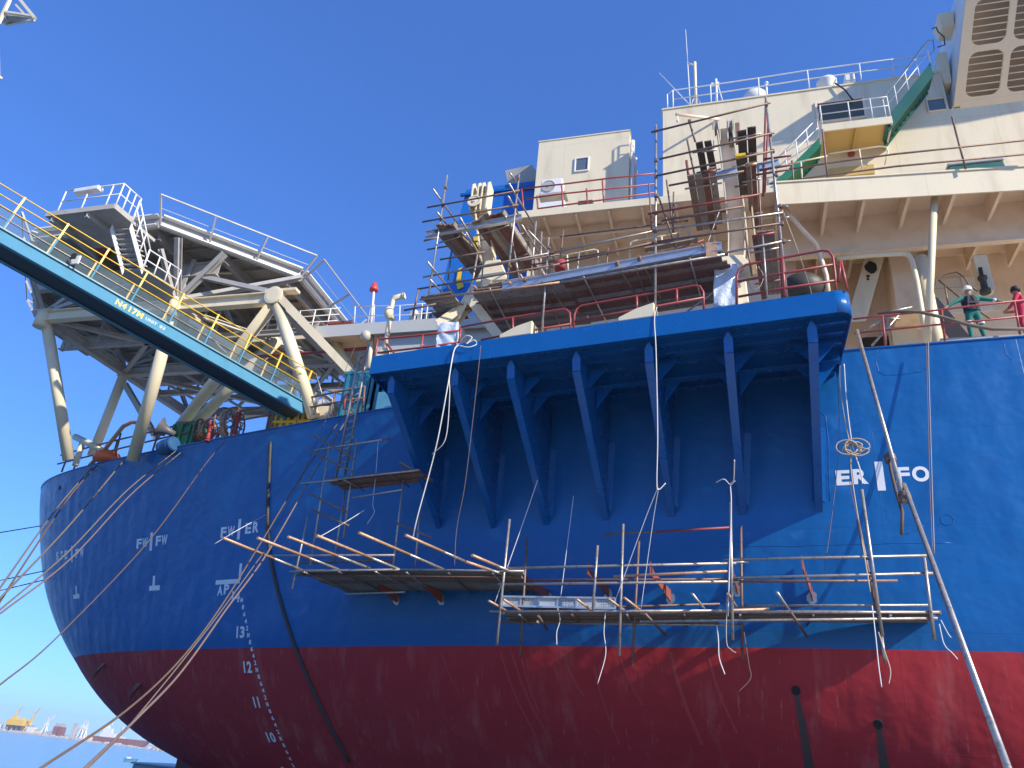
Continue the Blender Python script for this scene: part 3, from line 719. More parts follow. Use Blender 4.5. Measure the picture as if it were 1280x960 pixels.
mb = MB(); mb.ball(at(1003, 360, y=21.9), .55, (1.25, 1, .9), 16); c_ = at(1003, 360, y=21.9); mb.tube(c_ - V((0, 0, .3)), V((c_.x, c_.y, 21.15)), .3, 14); single('rolled_cover', mb, M['bar_dark'], 'dark rounded covered drum on a post behind the red rail', 'drum')
# red oxide lattice leaning in the corner
mb = MB()
for a, b in (((1096, 393), (1140, 384)), ((1100, 397), (1125, 399)), ((1107, 399), (1107, 430)), ((1090, 432), (1125, 392)), ((1072, 418), (1110, 396))):
    mb.tube(at(*a, y=21.9), at(*b, y=21.9), .035, 8)
single('tube_trestle', mb, M['galv'], 'small dull frame of crossed tubes behind the bulwark by the long pole', 'frame')

# inclined ladder by the workers
st = thing('inclined_ladder', 'dark green stair with pale treads beside the worker in green', 'stairs', at(1190, 425, y=22.6))
for y in (22.5, 23.4):
    mb = MB(); mb.plate([at(1162, 368, y=y), at(1172, 372, y=y), at(1222, 432, y=y), at(1198, 436, y=y), at(1163, 392, y=y)], (0, .04, 0)); part('stringer', mb, M['vest'] if y < 23 else M['dark_green'], st)
for i in range(6):
    p = at(1172 + i * 8.5, 398 + i * 7.5, y=22.56); mb = MB(); mb.box((p.x - .16, 22.56, p.z), (p.x + .16, 23.38, p.z + .03)); part('tread', mb, M['cream'], st)
mb = MB(); mb.path(line3([(1173, 350, 22.5), (1205, 376, 22.5), (1240, 400, 22.5)]), .03, 8); mb.tube(at(1181, 357, y=22.5), at(1186, 386, y=22.5), .028, 8); part('hand_rail', mb, M['rusty_tube'], st)
# hoses and valves
for pts, r, m, lab in (([(1097, 393, 20.9), (1125, 389, 20.8), (1150, 390, 20.7), (1180, 397, 20.7), (1210, 406, 20.7), (1240, 411.5, 20.7), (1290, 411, 20.7)], .05, 'moor', 'fat tan hose draped along the rail below the two workers'),
                       ([(1165, 366, 22.0), (1170, 350, 22.0), (1176, 344, 22.1), (1196, 340, 22.2), (1205, 346, 22.2), (1212, 358, 22.2), (1222, 364, 22.3)], .022, 'bar_dark', 'dark hose looping over the stair head')):
    mb = MB(); q = line3(pts); mb.path(q, r, 8); single('hose', mb, M[m], lab, 'hose')
a = at(1228, 348, y=22.9); mb = MB(); mb.lathe(a + V((0, 0, -.55)), [(.0, 0), (.16, .0), (.16, .12), (.1, .14), (.1, .5), (.14, .52), (.14, .6), (.06, .62), (.06, .95), (0, .96)], (0, 0, 1), 14); single('hanging_valve', mb, M['bar_dark'], 'dark valve hanging on a pipe above the worker in green', 'valve')
mb = MB(); mb.box((at(1222, 345, y=23).x, 23, 24.6), (at(1240, 345, y=23).x, 23.3, 26.0)); single('pipe_bracket', mb, M['cream'], 'pale bracket on the soffit behind the hanging valve', 'bracket', bevel=.02)

# ------------------------------------------------------------------ accommodation block
ac = thing('accommodation_block', 'large cream accommodation block with white roof rails, the tallest house on the ship', 'deckhouse', (8, 26, ZT))
ZR = 35.33
mb = MB(); mb.box((-2.02, 24, ZT), (8.6, 34, ZR)); part('main_wall', mb, M['cream_wall'], ac)
mb = MB(); mb.box((-2.06, 23.96, ZR + .003), (8.6, 34, ZR + .07)); part('roof_edge', mb, M['cream'], ac)
mb = MB(); mb.box((8.604, 24.0, ZT), (26, 34, 33.4)); part('forward_wall', mb, M['cream_wall'], ac)
# overhanging wing with barred openings in its leaning face
yb, yt = 23.96, 21.7
BL = at(1192, 132, y=yb); TLz = at(1209, 0, y=yt).z; zt = TLz + 1.6
ytop = yb + (yt - yb) * (zt - BL.z) / (TLz - BL.z)
x0 = BL.x; x1 = 26
mb = MB(); mb.hexa([(x0 + .02, yb + .65, BL.z), (x1, yb + .65, BL.z), (x1, 30, BL.z), (x0, 26.2, BL.z)], [(x0 + .14 * (zt - BL.z), ytop + .9, zt), (x1, ytop + .9, zt), (x1, 30, zt), (x0 + .1 * (zt - BL.z), 26.2, zt)])
part('wing_casing', mb, M['wing_dark'], ac)
mb = MB(); mb.plate([(x0 - .012, yb + .0, BL.z), (x0 + .12 * (zt - BL.z) - .012, ytop, zt), (x0 + .1 * (zt - BL.z) - .012, 26.2, zt), (x0 - .012, 26.2, BL.z)], (.03, 0, 0)); part('wing_side', mb, M['white'], ac)
def facepos(x, t, d=0):   # t 0..1 up the leaning face
    n = V((0, (ytop - yb), (zt - BL.z))).cross(V((1, 0, 0))).normalized()
    n = n if n.y < 0 else -n
    return V((x + .12 * (zt - BL.z) * t, yb + (ytop - yb) * t, BL.z + (zt - BL.z) * t)) + n * (.02 + d)
ppx = lambda px, py: at(px, py, y=(yb + yt) / 2 + .35)
fh = math.hypot(zt - BL.z, yb - ytop)
w = 1.36
cells = [(x0 + .22 + i * w, x0 + .22 + i * w + w) for i in range(5)]
tz = [(.02, .335), (.335, .65), (.65, .965)]
def ring(mb, xa, xb, ta, tb, m=.11, r=.3, th=.05):
    W = xb - xa; H = (tb - ta) * fh; n = 12; inner = []; outer = []
    for (cx, cy, a0) in ((W - m - r, H - m - r, 0), (m + r, H - m - r, 90), (m + r, m + r, 180), (W - m - r, m + r, 270)):
        for k in range(n + 1):
            a = rad(a0 + 90 * k / n); inner.append((cx + r * math.cos(a), cy + r * math.sin(a)))
            ox, oy = cx + r * 9 * math.cos(a), cy + r * 9 * math.sin(a)
            dx, dy = math.cos(a), math.sin(a); s = 1e9
            if dx > 1e-6: s = min(s, (W - cx) / dx)
            if dx < -1e-6: s = min(s, -cx / dx)
            if dy > 1e-6: s = min(s, (H - cy) / dy)
            if dy < -1e-6: s = min(s, -cy / dy)
            outer.append((cx + dx * s, cy + dy * s))
    k = len(inner); vs = []
    for d in (th, -.05):
        for l in (outer, inner): vs += [facepos(xa + p[0], ta + p[1] / fh, d) for p in l]
    fs = []
    for i in range(k):
        j = (i + 1) % k
        fs += [[i, j, k + j, k + i], [k + i, k + j, 3 * k + j, 3 * k + i]]
    mb.add(vs, fs)
    return mb
for i, (xa, xb) in enumerate(cells):
    for ta, tb in tz:
        mb = MB(); ring(mb, xa, xb, ta, tb); f = part('opening_frame', mb, M['wing_tan'], ac)
        mb = MB()
        nb = 6 if ta < .6 else 5
        for k in range(nb):
            t = ta + (tb - ta) * (.16 + .68 * k / (nb - 1)); mb.tube(facepos(xa + .1, t, .02), facepos(xb - .1, t, .02), .022, 6)
        part('window_bars', mb, M['cream'], f)
mb = MB()
q = [facepos(x0 - .01, -.01, .0), facepos(x0 + .22, -.01, .0), facepos(x0 + .22, 1.0, .0), facepos(x0 - .01, 1.0, .0)]; n_ = facepos(0, 0, .05) - facepos(0, 0, 0); mb.plate(q, n_); part('wing_edge', mb, M['wing_tan'], ac)
mb = MB(); q = [facepos(x0 + .222, -.03, .0), facepos(x1, -.03, .0), facepos(x1, .0195, .0), facepos(x0 + .222, .0195, .0)]; mb.plate(q, n_); part('wing_foot', mb, M['wing_tan'], ac)
for (px, py), (qx, qy), y in (((1171, 66), (1190, 97), 23.7), ((1172, 17), (1186, 27), 22.9)):
    a = at(px, py, y=y); b_ = at(qx, qy, y=y); xe = x0 + .12 * (b_.z - BL.z) - .03; mb = MB()
    mb.hexa([(a.x, y, a.z), (xe, y, a.z), (xe, y + .9, a.z), (a.x, y + .9, a.z)], [(a.x + .12, y + .2, b_.z), (xe, y + .2, b_.z), (xe, y + .9, b_.z), (a.x + .12, y + .9, b_.z)]); part('wing_bracket', mb, M['cream'], ac, .02)
# windows
def window(p0, p1, y, glass, frame, parent, fw=.07, rec=.06):
    a = at(*p0, y=y); b = at(*p1, y=y); x0, x1 = sorted((a.x, b.x)); z0, z1 = sorted((a.z, b.z))
    mb = MB(); mb.box((x0, y - rec, z0), (x0 + fw, y - .003, z1)); mb.box((x1 - fw, y - rec, z0), (x1, y - .003, z1)); mb.box((x0 + fw, y - rec, z1 - fw), (x1 - fw, y - .003, z1)); mb.box((x0 + fw, y - rec, z0), (x1 - fw, y - .003, z0 + fw))
    f = part('window', mb, frame, parent, .012); mb = MB(); mb.box((x0 + fw, y - .02, z0 + fw), (x1 - fw, y - .004, z1 - fw)); part('pane', mb, glass, f); return f
window((1160, 141), (1181, 122), 24, M['glass'], M['cream'], ac, .05)
window((1021, 155), (1080, 121), 24, M['olive_glass'], M['soffit'], ac, .09)
# roof ventilators
for p, r in (((1034, 108), .34),):
    c = at(*p, y=24.3); mb = MB(); mb.lathe(V((c.x, 24.35, ZR + .07)), [(.25, 0), (.25, .35), (.4, .5), (.4, .62), (.2, .72), (0, .73)], (0, 0, 1), 16); part('mushroom_vent', mb, M['white'], ac)
wallbox('roof_box', (1057, 103), (1068, 91), 24.2, .4, M['white'], ac, .03)
mb = MB(); mb.path(line3([(1044, 104, 23.9), (1056, 112, 23.85), (1062, 120, 23.85), (1067, 126, 23.85)]), .03, 8); part('cable', mb, M['dark'], ac)
# crane lamp arm sticking out of the wall
mb = MB(); mb.tube(at(898, 149, y=23.98), at(845, 143, y=22.6), .06, 8); a = at(847, 144, y=22.62); mb.lathe(a - V((0, 0, .38)), [(0, 0), (.05, .03), (.05, .12), (.02, .15), (.02, .34)], (0, 0, 1), 8)
part('lamp_arm', mb, M['soffit'], ac)
# projecting balcony
bf = 22.6
a = at(1028, 164, y=bf); b_ = at(1116, 152, y=bf); zb = a.z
mb = MB(); mb.box((a.x, bf, zb), (b_.x, bf + .05, zb + .33)); mb.box((a.x, bf + .05, zb), (a.x + .05, 23.996, zb + .33)); mb.box((b_.x - .05, bf + .05, zb), (b_.x, 23.996, zb + .33)); mb.box((a.x + .05, bf + .05, zb + .2), (b_.x - .05, 23.996, zb + .24))
bal = thing('balcony', 'small projecting cream balcony with an ochre underside and white rails', 'balcony', ((a.x + b_.x) / 2, 23.3, zb))
part('slab', mb, M['cream'], bal)
mb = MB(); mb.box((a.x + .052, bf + .052, zb + .185), (b_.x - .052, 23.99, zb + .197)); part('underside', mb, M['ochre'], bal)
mb = MB(); mb.beam(V(((a.x + b_.x) / 2, bf + .05, zb + .12)), V(((a.x + b_.x) / 2, 23.99, zb + .12)), .05, .12); part('rib', mb, M['ochre'], bal)
zr = zb + .33
for k, z in enumerate((1.0, .55)):
    mb = MB(); mb.path([V((a.x + .03, 23.9, zr + z)), V((a.x + .03, bf + .03, zr + z)), V((b_.x - .35, bf + .03, zr + z)), V((b_.x - .04, bf + .03, zr + z - .0))], .022, 8); part('hand_rail', mb, M['white'], bal)
for x in (a.x + .03, a.x + 1.0, a.x + 1.75, b_.x - .04):
    mb = MB(); mb.tube(V((x, bf + .03, zr)), V((x, bf + .03, zr + 1.0)), .022, 8); part('post', mb, M['white'], bal)
wallbox('ochre_panel', (1036, 222), (1092, 205), 23.9, .09, M['ochre'], ac)
c = at(1064, 193, y=23.97); mb = MB(); mb.lathe(c, [(.13, 0), (.13, .05), (.05, .06), (0, .061)], (0, -1, 0), 14, False); part('fire_bell', mb, M['orange_rail'], ac)
# two green stairs on the wall
def stair(name, label, foot, head, y0, y1, mat, deep, rail=True):
    f = at(*foot, y=y0); h = at(*head, y=y0); t = thing(name, label, 'stairs', f)
    for y in (y0, y1):
        a = V((f.x, y, f.z)); b = V((h.x, y, h.z)); mb = MB(); mb.plate([a, b, b + V((0, 0, -deep)), a + V((0, 0, -deep))], (0, .03, 0)); part('stringer', mb, mat, t)
    n = 11
    for i in range(n):
        p = f.lerp(h, (i + .5) / n) - V((0, 0, deep * .6)); mb = MB(); mb.box((p.x - .13, y0 + .034, p.z), (p.x + .13, y1 - .004, p.z + .03)); part('tread', mb, mat, t)
    if rail:
        for dz in (.5, .95):
            mb = MB(); mb.path([f + V((0, .015, dz)), h + V((0, .015, dz))], .02, 8); part('hand_rail', mb, M['white'], t)
        for i in range(5):
            p = f.lerp(h, i / 4) + V((0, .015, 0)); mb = MB(); mb.tube(p, p + V((0, 0, .95)), .02, 8); part('post', mb, M['white'], t)
    return t
stair('outside_stair', 'green stair rising from the boat deck to the balcony', (970, 226), (1024, 172), 22.75, 23.6, M['green'], .42)
stair('outside_stair', 'dark green solid-sided stair climbing from the balcony to the roof', (1108, 148), (1163, 78), 22.75, 23.6, M['dark_green'], .68)
mb = MB(); mb.path(line3([(1110, 118, 23), (1150, 62, 23), (1160, 50, 23), (1166, 50, 23), (1168, 62, 23), (1160, 72, 23)]), .02, 8); single('cage_hoop', mb, M['galv'], 'thin curved rail above the head of the upper stair', 'rail')
mb = MB(); mb.path(line3([(1165, 36, 23), (1170, 34, 23), (1173, 40, 23), (1180, 46, 23), (1181, 56, 23), (1172, 59, 23)]), .025, 8); single('lamp_bracket', mb, M['bar_dark'], 'thin dark bracket on the wing wall above the upper stair', 'bracket')
# roof rails and roof gear
yr = 24.05
guard('roof_rail', 'thin white guard rail along the edge of the accommodation roof', 'railing', M['white'], .025,
      [[(834, 118, yr + .0), (841, 113, yr), (888, 106.5, yr), (948, 97.5, yr), (1009, 88, yr), (1074, 79.5, yr), (1156, 69, yr)], [(841, 124, yr), (888, 117.5, yr), (948, 108.5, yr), (1010, 99, yr), (1075, 90, yr), (1140, 82, yr)]],
      [[(841, 113, yr), (841.5, 137, yr)], [(834, 118, yr), (834.5, 137, yr)], [(888, 106.5, yr), (889, 131, yr)], [(948, 97.5, yr), (949, 122, yr)], [(1009, 88, yr), (1012, 113, yr)], [(1074, 79.5, yr), (1077, 104, yr)], [(1115, 74, yr), (1118, 98, yr)]])
mb = MB(); mb.tube(at(863, 137, y=24.5), at(859.5, 78, y=24.5), .03, 6, .022); mb.tube(at(859.5, 78, y=24.5), at(857, 37, y=24.5), .022, 6, .012); single('whip_antenna', mb, M['white'], 'tall upright white whip aerial on the accommodation roof', 'antenna', 'aerials on the roof')
mb = MB(); mb.tube(at(862, 131, y=24.4), at(824, 91, y=24.2), .022, 6, .012); single('whip_antenna', mb, M['white'], 'white whip aerial leaning out over the roof corner', 'antenna', 'aerials on the roof')
mb = MB(); mb.tube(at(870, 136, y=24.5), at(868.5, 78, y=24.5), .065, 10); a = at(868.5, 82, y=24.5); mb.tube(a, at(860, 79, y=24.5), .035, 8); single('antenna_mast', mb, M['cream'], 'stout cream pole beside the tall whip aerial', 'mast')
mb = MB(); mb.tube(at(896, 131, y=24.6), at(895, 99, y=24.6), .05, 8); mb.tube(at(897, 105, y=24.6), at(904, 129, y=24.6), .025, 6); mb.box(tuple(at(889, 106, y=24.6)), tuple(at(899, 102, y=24.6) + V((0, .12, 0)))); single('antenna_mast', mb, M['white'], 'short white mast with a braced foot beside the white dome', 'mast')
c = at(944, 124, y=25.2); mb = MB(); mb.lathe(V((c.x, 25.2, c.z - .5)), [(.35, 0), (.52, .1), (.55, .4), (.50, .62), (.36, .82), (.18, .92), (0, .95)], (0, 0, 1), 20); single('radome', mb, M['white'], 'white satellite dome half hidden by the roof edge', 'radome')
mb = MB(); mb.tube(at(958.5, 125, y=24.3), at(958, 106, y=24.3), .045, 8); mb.ball(at(958, 104, y=24.3), .085); single('roof_lamp', mb, M['white'], 'small white lamp post beside the dome on the roof edge', 'lamp')
mb = MB(); mb.path([at(870 + 5 * math.cos(a), 130 - 8 * math.sin(a), y=24.3) for a in [i / 8 * math.pi for i in range(9)]], .02, 6); single('pipe_hoop', mb, M['white'], 'small white hoop beside the stout aerial pole', 'pipe')
# boat-deck rails in front of the block
yq = 20.75
guard('deck_rail', 'dark red guard rail along the boat deck in front of the accommodation block', 'railing', M['rusty_tube'], .032,
      [[(962, 216, yq), (1035, 204, yq), (1120, 192.5, yq), (1290, 174.5, yq)], [(962, 230, yq), (1035, 219, yq), (1120, 208, yq), (1290, 192, yq)]],
      [[(1190, 146, yq), (1207, 211, yq)], [(1028, 162, yq), (1035, 226, yq)], [(990, 201, yq), (992, 232, yq)]])
guard('deck_rail', 'thin cream rail with rounded ends, set back on the boat deck under the balcony', 'railing', M['cream'], .025,
      [[(1036, 192, 22.2), (1100, 183, 22.2), (1108, 184, 22.2), (1110, 190, 22.2), (1106, 206, 22.2)], [(985, 205, 22.2), (1034, 195, 22.2)]], [[(1074, 187, 22.2), (1078, 212, 22.2)], [(1001, 202, 22.2), (1003, 226, 22.2)]])
guard('deck_rail', 'dark red guard rail along the boat deck in front of the cabin tower', 'railing', M['orange_rail'], .03,
      [[(652, 236, yq), (705, 230, yq), (760, 223, yq), (818, 217, yq)], [(655, 249, yq), (705, 242, yq), (818, 230, yq)], [(672, 261, yq), (818, 241, yq)]],
      [[(652, 236, yq), (655, 268, yq)], [(702, 230, yq), (704, 263, yq)], [(753, 225, yq), (755, 256, yq)], [(733, 236, yq), (735, 259, yq)], [(671, 245, yq), (673, 266, yq)]])
bx_ = thing('liferaft_box', 'green box with a grey lid on the boat deck edge', 'box', at(1220, 213, y=21.6))
mb = MB(); a = at(1180, 214, y=21.4); b_ = at(1257, 196, y=21.4); mb.hexa([(a.x, 21.4, ZT + .05), (b_.x, 21.4, ZT + .05), (b_.x, 22.4, ZT + .05), (a.x, 22.4, ZT + .05)], [(a.x + .22, 21.55, b_.z), (b_.x - .03, 21.55, b_.z), (b_.x - .03, 22.3, b_.z), (a.x + .22, 22.3, b_.z)]); part('body', mb, M['dark_green'], bx_, .03)
mb = MB(); mb.box((a.x + .18, 21.5, b_.z + .003), (b_.x, 22.35, b_.z + .09)); part('lid', mb, M['grey_steel'], bx_, .02)

# ------------------------------------------------------------------ cabin tower
ct = thing('cabin_tower', 'tall narrow cream cabin with one window, standing alone on the boat deck', 'cabin', (-5.4, 25, ZT))
TY = 25.2; tl = at(674, 178, y=TY); tr_ = at(787, 166, y=TY); zt_ = tl.z
mb = MB(); mb.box((tl.x, TY, ZT), (tr_.x, TY + 2.8, zt_)); part('walls', mb, M['cream_wall'], ct)
mb = MB(); mb.box((tl.x - .03, TY - .03, zt_ + .003), (tr_.x + .03, TY + 2.83, zt_ + .06)); part('roof', mb, M['cream'], ct)
window((717.5, 216), (737, 196), TY, M['glass'], M['white'], ct, .07)
mb = MB(); mb.tube(V((tr_.x + .12, TY + .25, ZT)), V((tr_.x + .12, TY + .25, zt_ - .4)), .09, 8); mb.tube(V((tr_.x + .2, TY + .7, ZT)), V((tr_.x + .2, TY + .7, zt_ - 1)), .07, 8); part('side_pipe', mb, M['white'], ct)
acu = thing('air_conditioner', 'white air conditioner on a bracket at the foot of the cabin tower', 'air conditioner', at(690, 246, y=23.6))
a = at(675, 243, y=23.45); b_ = at(703, 222, y=23.45); mb = MB(); mb.box((a.x, 23.45, a.z), (b_.x, 23.9, b_.z)); part('casing', mb, M['white'], acu, .03)
c = V((a.x + (b_.x - a.x) * .36, 23.44, (a.z + b_.z) / 2)); mb = MB(); mb.lathe(c, [(.30, 0), (.30, .02), (.27, .025), (.27, .01), (.06, .012), (.06, .03), (0, .031)], (0, -1, 0), 20, False); part('fan_grille', mb, M['grey_steel'], acu)
mb = MB(); mb.box((a.x - .05, 23.4, a.z - .1), (b_.x + .2, 23.95, a.z - .01)); part('bracket', mb, M['frame_grey'], acu)
for nm, p0, p1, y, mat, lab in (('deck_locker', (672, 262), (706, 250), 23.2, 'white', 'low white locker below the air conditioner'), ('deck_locker', (722, 258), (741, 249), 23.0, 'bar_dark', 'low dark deck box on the boat deck before the cabin tower')):
    a = at(*p0, y=y); b_ = at(*p1, y=y); mb = MB(); mb.box((a.x, y, ZT + .01), (b_.x, y + .5, b_.z)); single(nm, mb, M[mat], lab, 'locker', bevel=.03)
# ------------------------------------------------------------------ blue funnel casing
fu = thing('funnel_casing', 'bright blue funnel casing with a yellow emblem, half hidden by scaffolding', 'funnel', (-9.5, 27, 21.2))
mb = MB(); TL = at(583, 237, y=26); BLf = at(546, 385, y=26); xr = at(674, 230, y=26).x
def fx(z): return TL.x + (BLf.x - TL.x) * (TL.z - z) / (TL.z - BLf.z)
mb.hexa([(fx(21.2), 25.9, 21.2), (xr + .4, 25.9, 21.2), (xr + .4, 31, 21.2), (fx(21.2), 31, 21.2)], [(TL.x, 26, TL.z), (xr, 26, TL.z + .05), (xr, 30, TL.z + .05), (TL.x, 30, TL.z)]); part('casing', mb, M['funnel_blue'], fu)
mb = MB(); a = at(576, 243, y=25.93); b_ = at(652, 234, y=25.93); mb.box((a.x, 25.86, a.z - .12), (xr + .03, 25.985, a.z + .0)); part('coping', mb, M['plat_blue'], fu)
mb = MB(); a = at(640, 232, y=27); c = at(690, 215, y=27); mb.hexa([(a.x + .1, 26.4, TL.z + .06), (xr + .2, 26.4, TL.z + .06), (xr + .2, 28.5, TL.z + .06), (a.x + .1, 28.5, TL.z + .06)], [(a.x - .15, 26.2, TL.z + 1.1), (xr - .5, 26.2, TL.z + 1.25), (xr - .5, 28.3, TL.z + 1.25), (a.x - .15, 28.3, TL.z + 1.1)]); part('exhaust_cowl', mb, M['frame_grey'], fu)
# yellow emblem: an angular swoosh
mb = MB(); ye = 25.87
emb = [[(592, 296), (600, 292), (604, 304), (607, 318), (608, 330), (602, 327), (598, 316), (590, 312)], [(573, 336), (578, 334), (576, 348), (580, 358), (572, 362), (570, 352)], [(583, 367), (594, 364), (598, 372), (586, 378)]]
for e in emb: mb.plate([at(px, py, y=ye) for px, py in e], (0, .01, 0))
part('emblem', mb, M['yellow'], fu)
# ------------------------------------------------------------------ boat davits
def channel(parent, pts, w, d, name='arm', mat='cream'):
    """channel arm: web plate facing the quay with a cheek on each edge. pts: world points"""
    mbw = MB(); mbl = MB(); mbr = MB()
    for a, b in zip(pts, pts[1:]):
        mbw.beam(a + V((0, .1, 0)), b + V((0, .1, 0)), w - .07, .03, (0, -1, 0))
        mbl.beam(a - V((w / 2, 0, 0)), b - V((w / 2, 0, 0)), .035, d, (0, -1, 0)); mbr.beam(a + V((w / 2, 0, 0)), b + V((w / 2, 0, 0)), .035, d, (0, -1, 0))
    part(name + '_web', mbw, M['soffit'], parent); part(name + '_cheek', mbl, M[mat], parent); part(name + '_cheek', mbr, M[mat], parent)
def sheave(parent, c, r):
    mb = MB(); mb.lathe(V(c) - V((.0, 0, 0)), [(.05, -.06), (r, -.05), (r * .8, -.02), (r * .8, .02), (r, .05), (.05, .06)], (1, 0, 0), 18, False); part('sheave', mb, M['galv'], parent)
dv = thing('boat_davit', 'tall cream channel-armed davit with a sheave head, caged in tall scaffolding', 'davit', at(912, 386, y=18.9))
yv = 19.0
arm = [at(918, 335, y=yv - .25), at(921, 316, y=yv - .1), at(921, 296, y=yv), at(917, 250, y=yv), at(912, 205, y=yv), at(905, 158, y=yv)]
channel(dv, arm, .46, .42)
channel(dv, [at(941, 340, y=yv + .1), at(939, 300, y=yv + .1), at(935, 262, y=yv + .1), at(931, 235, y=yv + .1)], .22, .3, 'tie')
p = at(904, 165, y=yv); mb = MB()
for s in (-.33, -.12, .12, .33): mb.plate([p + V((s, -.2, -.5)), p + V((s, -.25, .35)), p + V((s, .0, .55)), p + V((s, .35, .4)), p + V((s, .3, -.5))], (.035, 0, 0))
part('head_cheek', mb, M['cream'], dv)
sheave(dv, p + V((-.21, -.05, .12)), .26); sheave(dv, p + V((.24, -.05, .05)), .3); sheave(dv, p + V((.24, .05, -.42)), .22)
mb = MB(); mb.box((p.x + .36, yv - .1, p.z - .5), (p.x + .52, yv + .15, p.z + .25)); part('hook_block', mb, M['rusty_tube'], dv, .03)
b = at(913, 386, y=18.9); mb = MB(); mb.hexa([(b.x - .55, 18.3, 20.6), (b.x + .55, 18.3, 20.6), (b.x + .55, 19.6, 20.6), (b.x - .55, 19.6, 20.6)], [(b.x - .35, 18.5, 22.7), (b.x + .45, 18.5, 22.7), (b.x + .45, 19.4, 22.7), (b.x - .35, 19.4, 22.7)]); part('pedestal', mb, M['cream'], dv, .03)
q = at(912, 326, y=18.6); mb = MB(); mb.hexa([(q.x - .5, 18.4, q.z - .35), (q.x + .6, 18.4, q.z - .35), (q.x + .6, 19.3, q.z - .35), (q.x - .5, 19.3, q.z - .35)], [(q.x - .25, 18.5, q.z + .12), (q.x + .35, 18.5, q.z + .12), (q.x + .35, 19.2, q.z + .12), (q.x - .25, 19.2, q.z + .12)]); part('arm_foot', mb, M['cream'], dv, .02)

dl_ = thing('boat_davit', 'cream davit on splayed legs standing before the blue funnel casing', 'davit', at(598, 430, y=19.2))
yl = 19.3
channel(dl_, [at(611, 330, y=yl), at(606, 290, y=yl), at(603, 262, y=yl)], .44, .42)
p = at(601, 246, y=yl); mb = MB()
for s in (-.26, -.05, .1, .3): mb.plate([p + V((s, -.25, -.75)), p + V((s, -.28, .35)), p + V((s, -.1, .55)), p + V((s, .3, .45)), p + V((s, .3, -.75))], (.035, 0, 0))
part('head_cheek', mb, M['cream'], dl_)
mb = MB(); mb.box((p.x - .3, yl - .1, p.z - .72), (p.x + .32, yl + .25, p.z + .1)); part('head_block', mb, M['cream'], dl_, .03)
mb = MB(); mb.lathe(p + V((-.1, -.29, -.42)), [(.24, 0), (.24, .03), (.2, .035), (.2, .02), (.06, .02), (.06, .05), (0, .051)], (0, -1, 0), 20, False); part('sheave_cover', mb, M['cream'], dl_)
sheave(dl_, p + V((.0, .02, .25)), .24); sheave(dl_, p + V((.2, .02, .22)), .22)
mb = MB(); f0 = at(618, 345, y=yl); mb.hexa([f0 + V((-.55, -.25, -.35)), f0 + V((.55, -.25, -.35)), f0 + V((.55, .4, -.35)), f0 + V((-.55, .4, -.35))], [f0 + V((-.3, -.2, .5)), f0 + V((.2, -.2, .5)), f0 + V((.2, .3, .5)), f0 + V((-.3, .3, .5))]); part('arm_foot', mb, M['cream'], dl_, .03)
for (x0, y0), (x1, y1), w in (((549, 408), (592, 378), .34), ((586, 372), (626, 425), .30), ((594, 362), (560, 418), .26), ((612, 350), (598, 385), .3)):
    mb = MB(); mb.ibeam(at(x0, y0, y=18.9), at(x1, y1, y=19.25), w, .3, (0, -1, 0)); part('splayed_leg', mb, M['cream'], dl_)
b = at(612, 430, y=19.3); mb = MB(); mb.box((b.x - 1.2, 19.0, 20.6), (b.x + .4, 20.2, 21.4)); part('pedestal', mb, M['cream'], dl_, .03)
# protective sheets tied round the feet
def wrap(label, pts, y, seed):
    rng = random.Random(seed); P = [at(*p, y=y) for p in pts]; cx = sum(p.x for p in P) / 4
    mb = MB(); n = 44; m = 18; vs = []
    for j in range(m + 1):
        t = j / m; l = P[0].lerp(P[1], t); r = P[3].lerp(P[2], t); hw = (r.x - l.x) / 2; c = (l.x + r.x) / 2; z = (l.z + r.z) / 2
        for i in range(n):
            a = i / n * 2 * math.pi; k = 1 + .045 * math.sin(7 * a + 2.2 * math.sin(5 * t + seed)) + .03 * rng.random() + .05 * math.sin(3.1 * t + seed) * math.sin(2 * a)
            sx = max(-1, min(1, 1.5 * math.cos(a))); sy = max(-1, min(1, 1.5 * math.sin(a)))
            vs.append(V((c + hw * sx * k, y + .45 + .45 * sy * k, z + .03 * rng.random())))
    mb.add(vs, [[j * n + i, j * n + (i + 1) % n, (j + 1) * n + (i + 1) % n, (j + 1) * n + i] for j in range(m) for i in range(n)] + [[i for i in range(n)], [m * n + i for i in range(n)][::-1]], True)
    return single('plastic_wrap', mb, M['plastic_sheet'], label, 'cover', 'plastic wraps on the davit feet')
wrap('pale bluish plastic sheet wrapped round the foot of the tall channel-armed davit', [(893, 386), (893, 334), (921, 329), (921, 382)], 18.05, 1)
wrap('pale bluish plastic sheet wrapped round the foot of the davit with splayed legs', [(543, 441), (547, 406), (573, 401), (568, 437)], 18.35, 4)

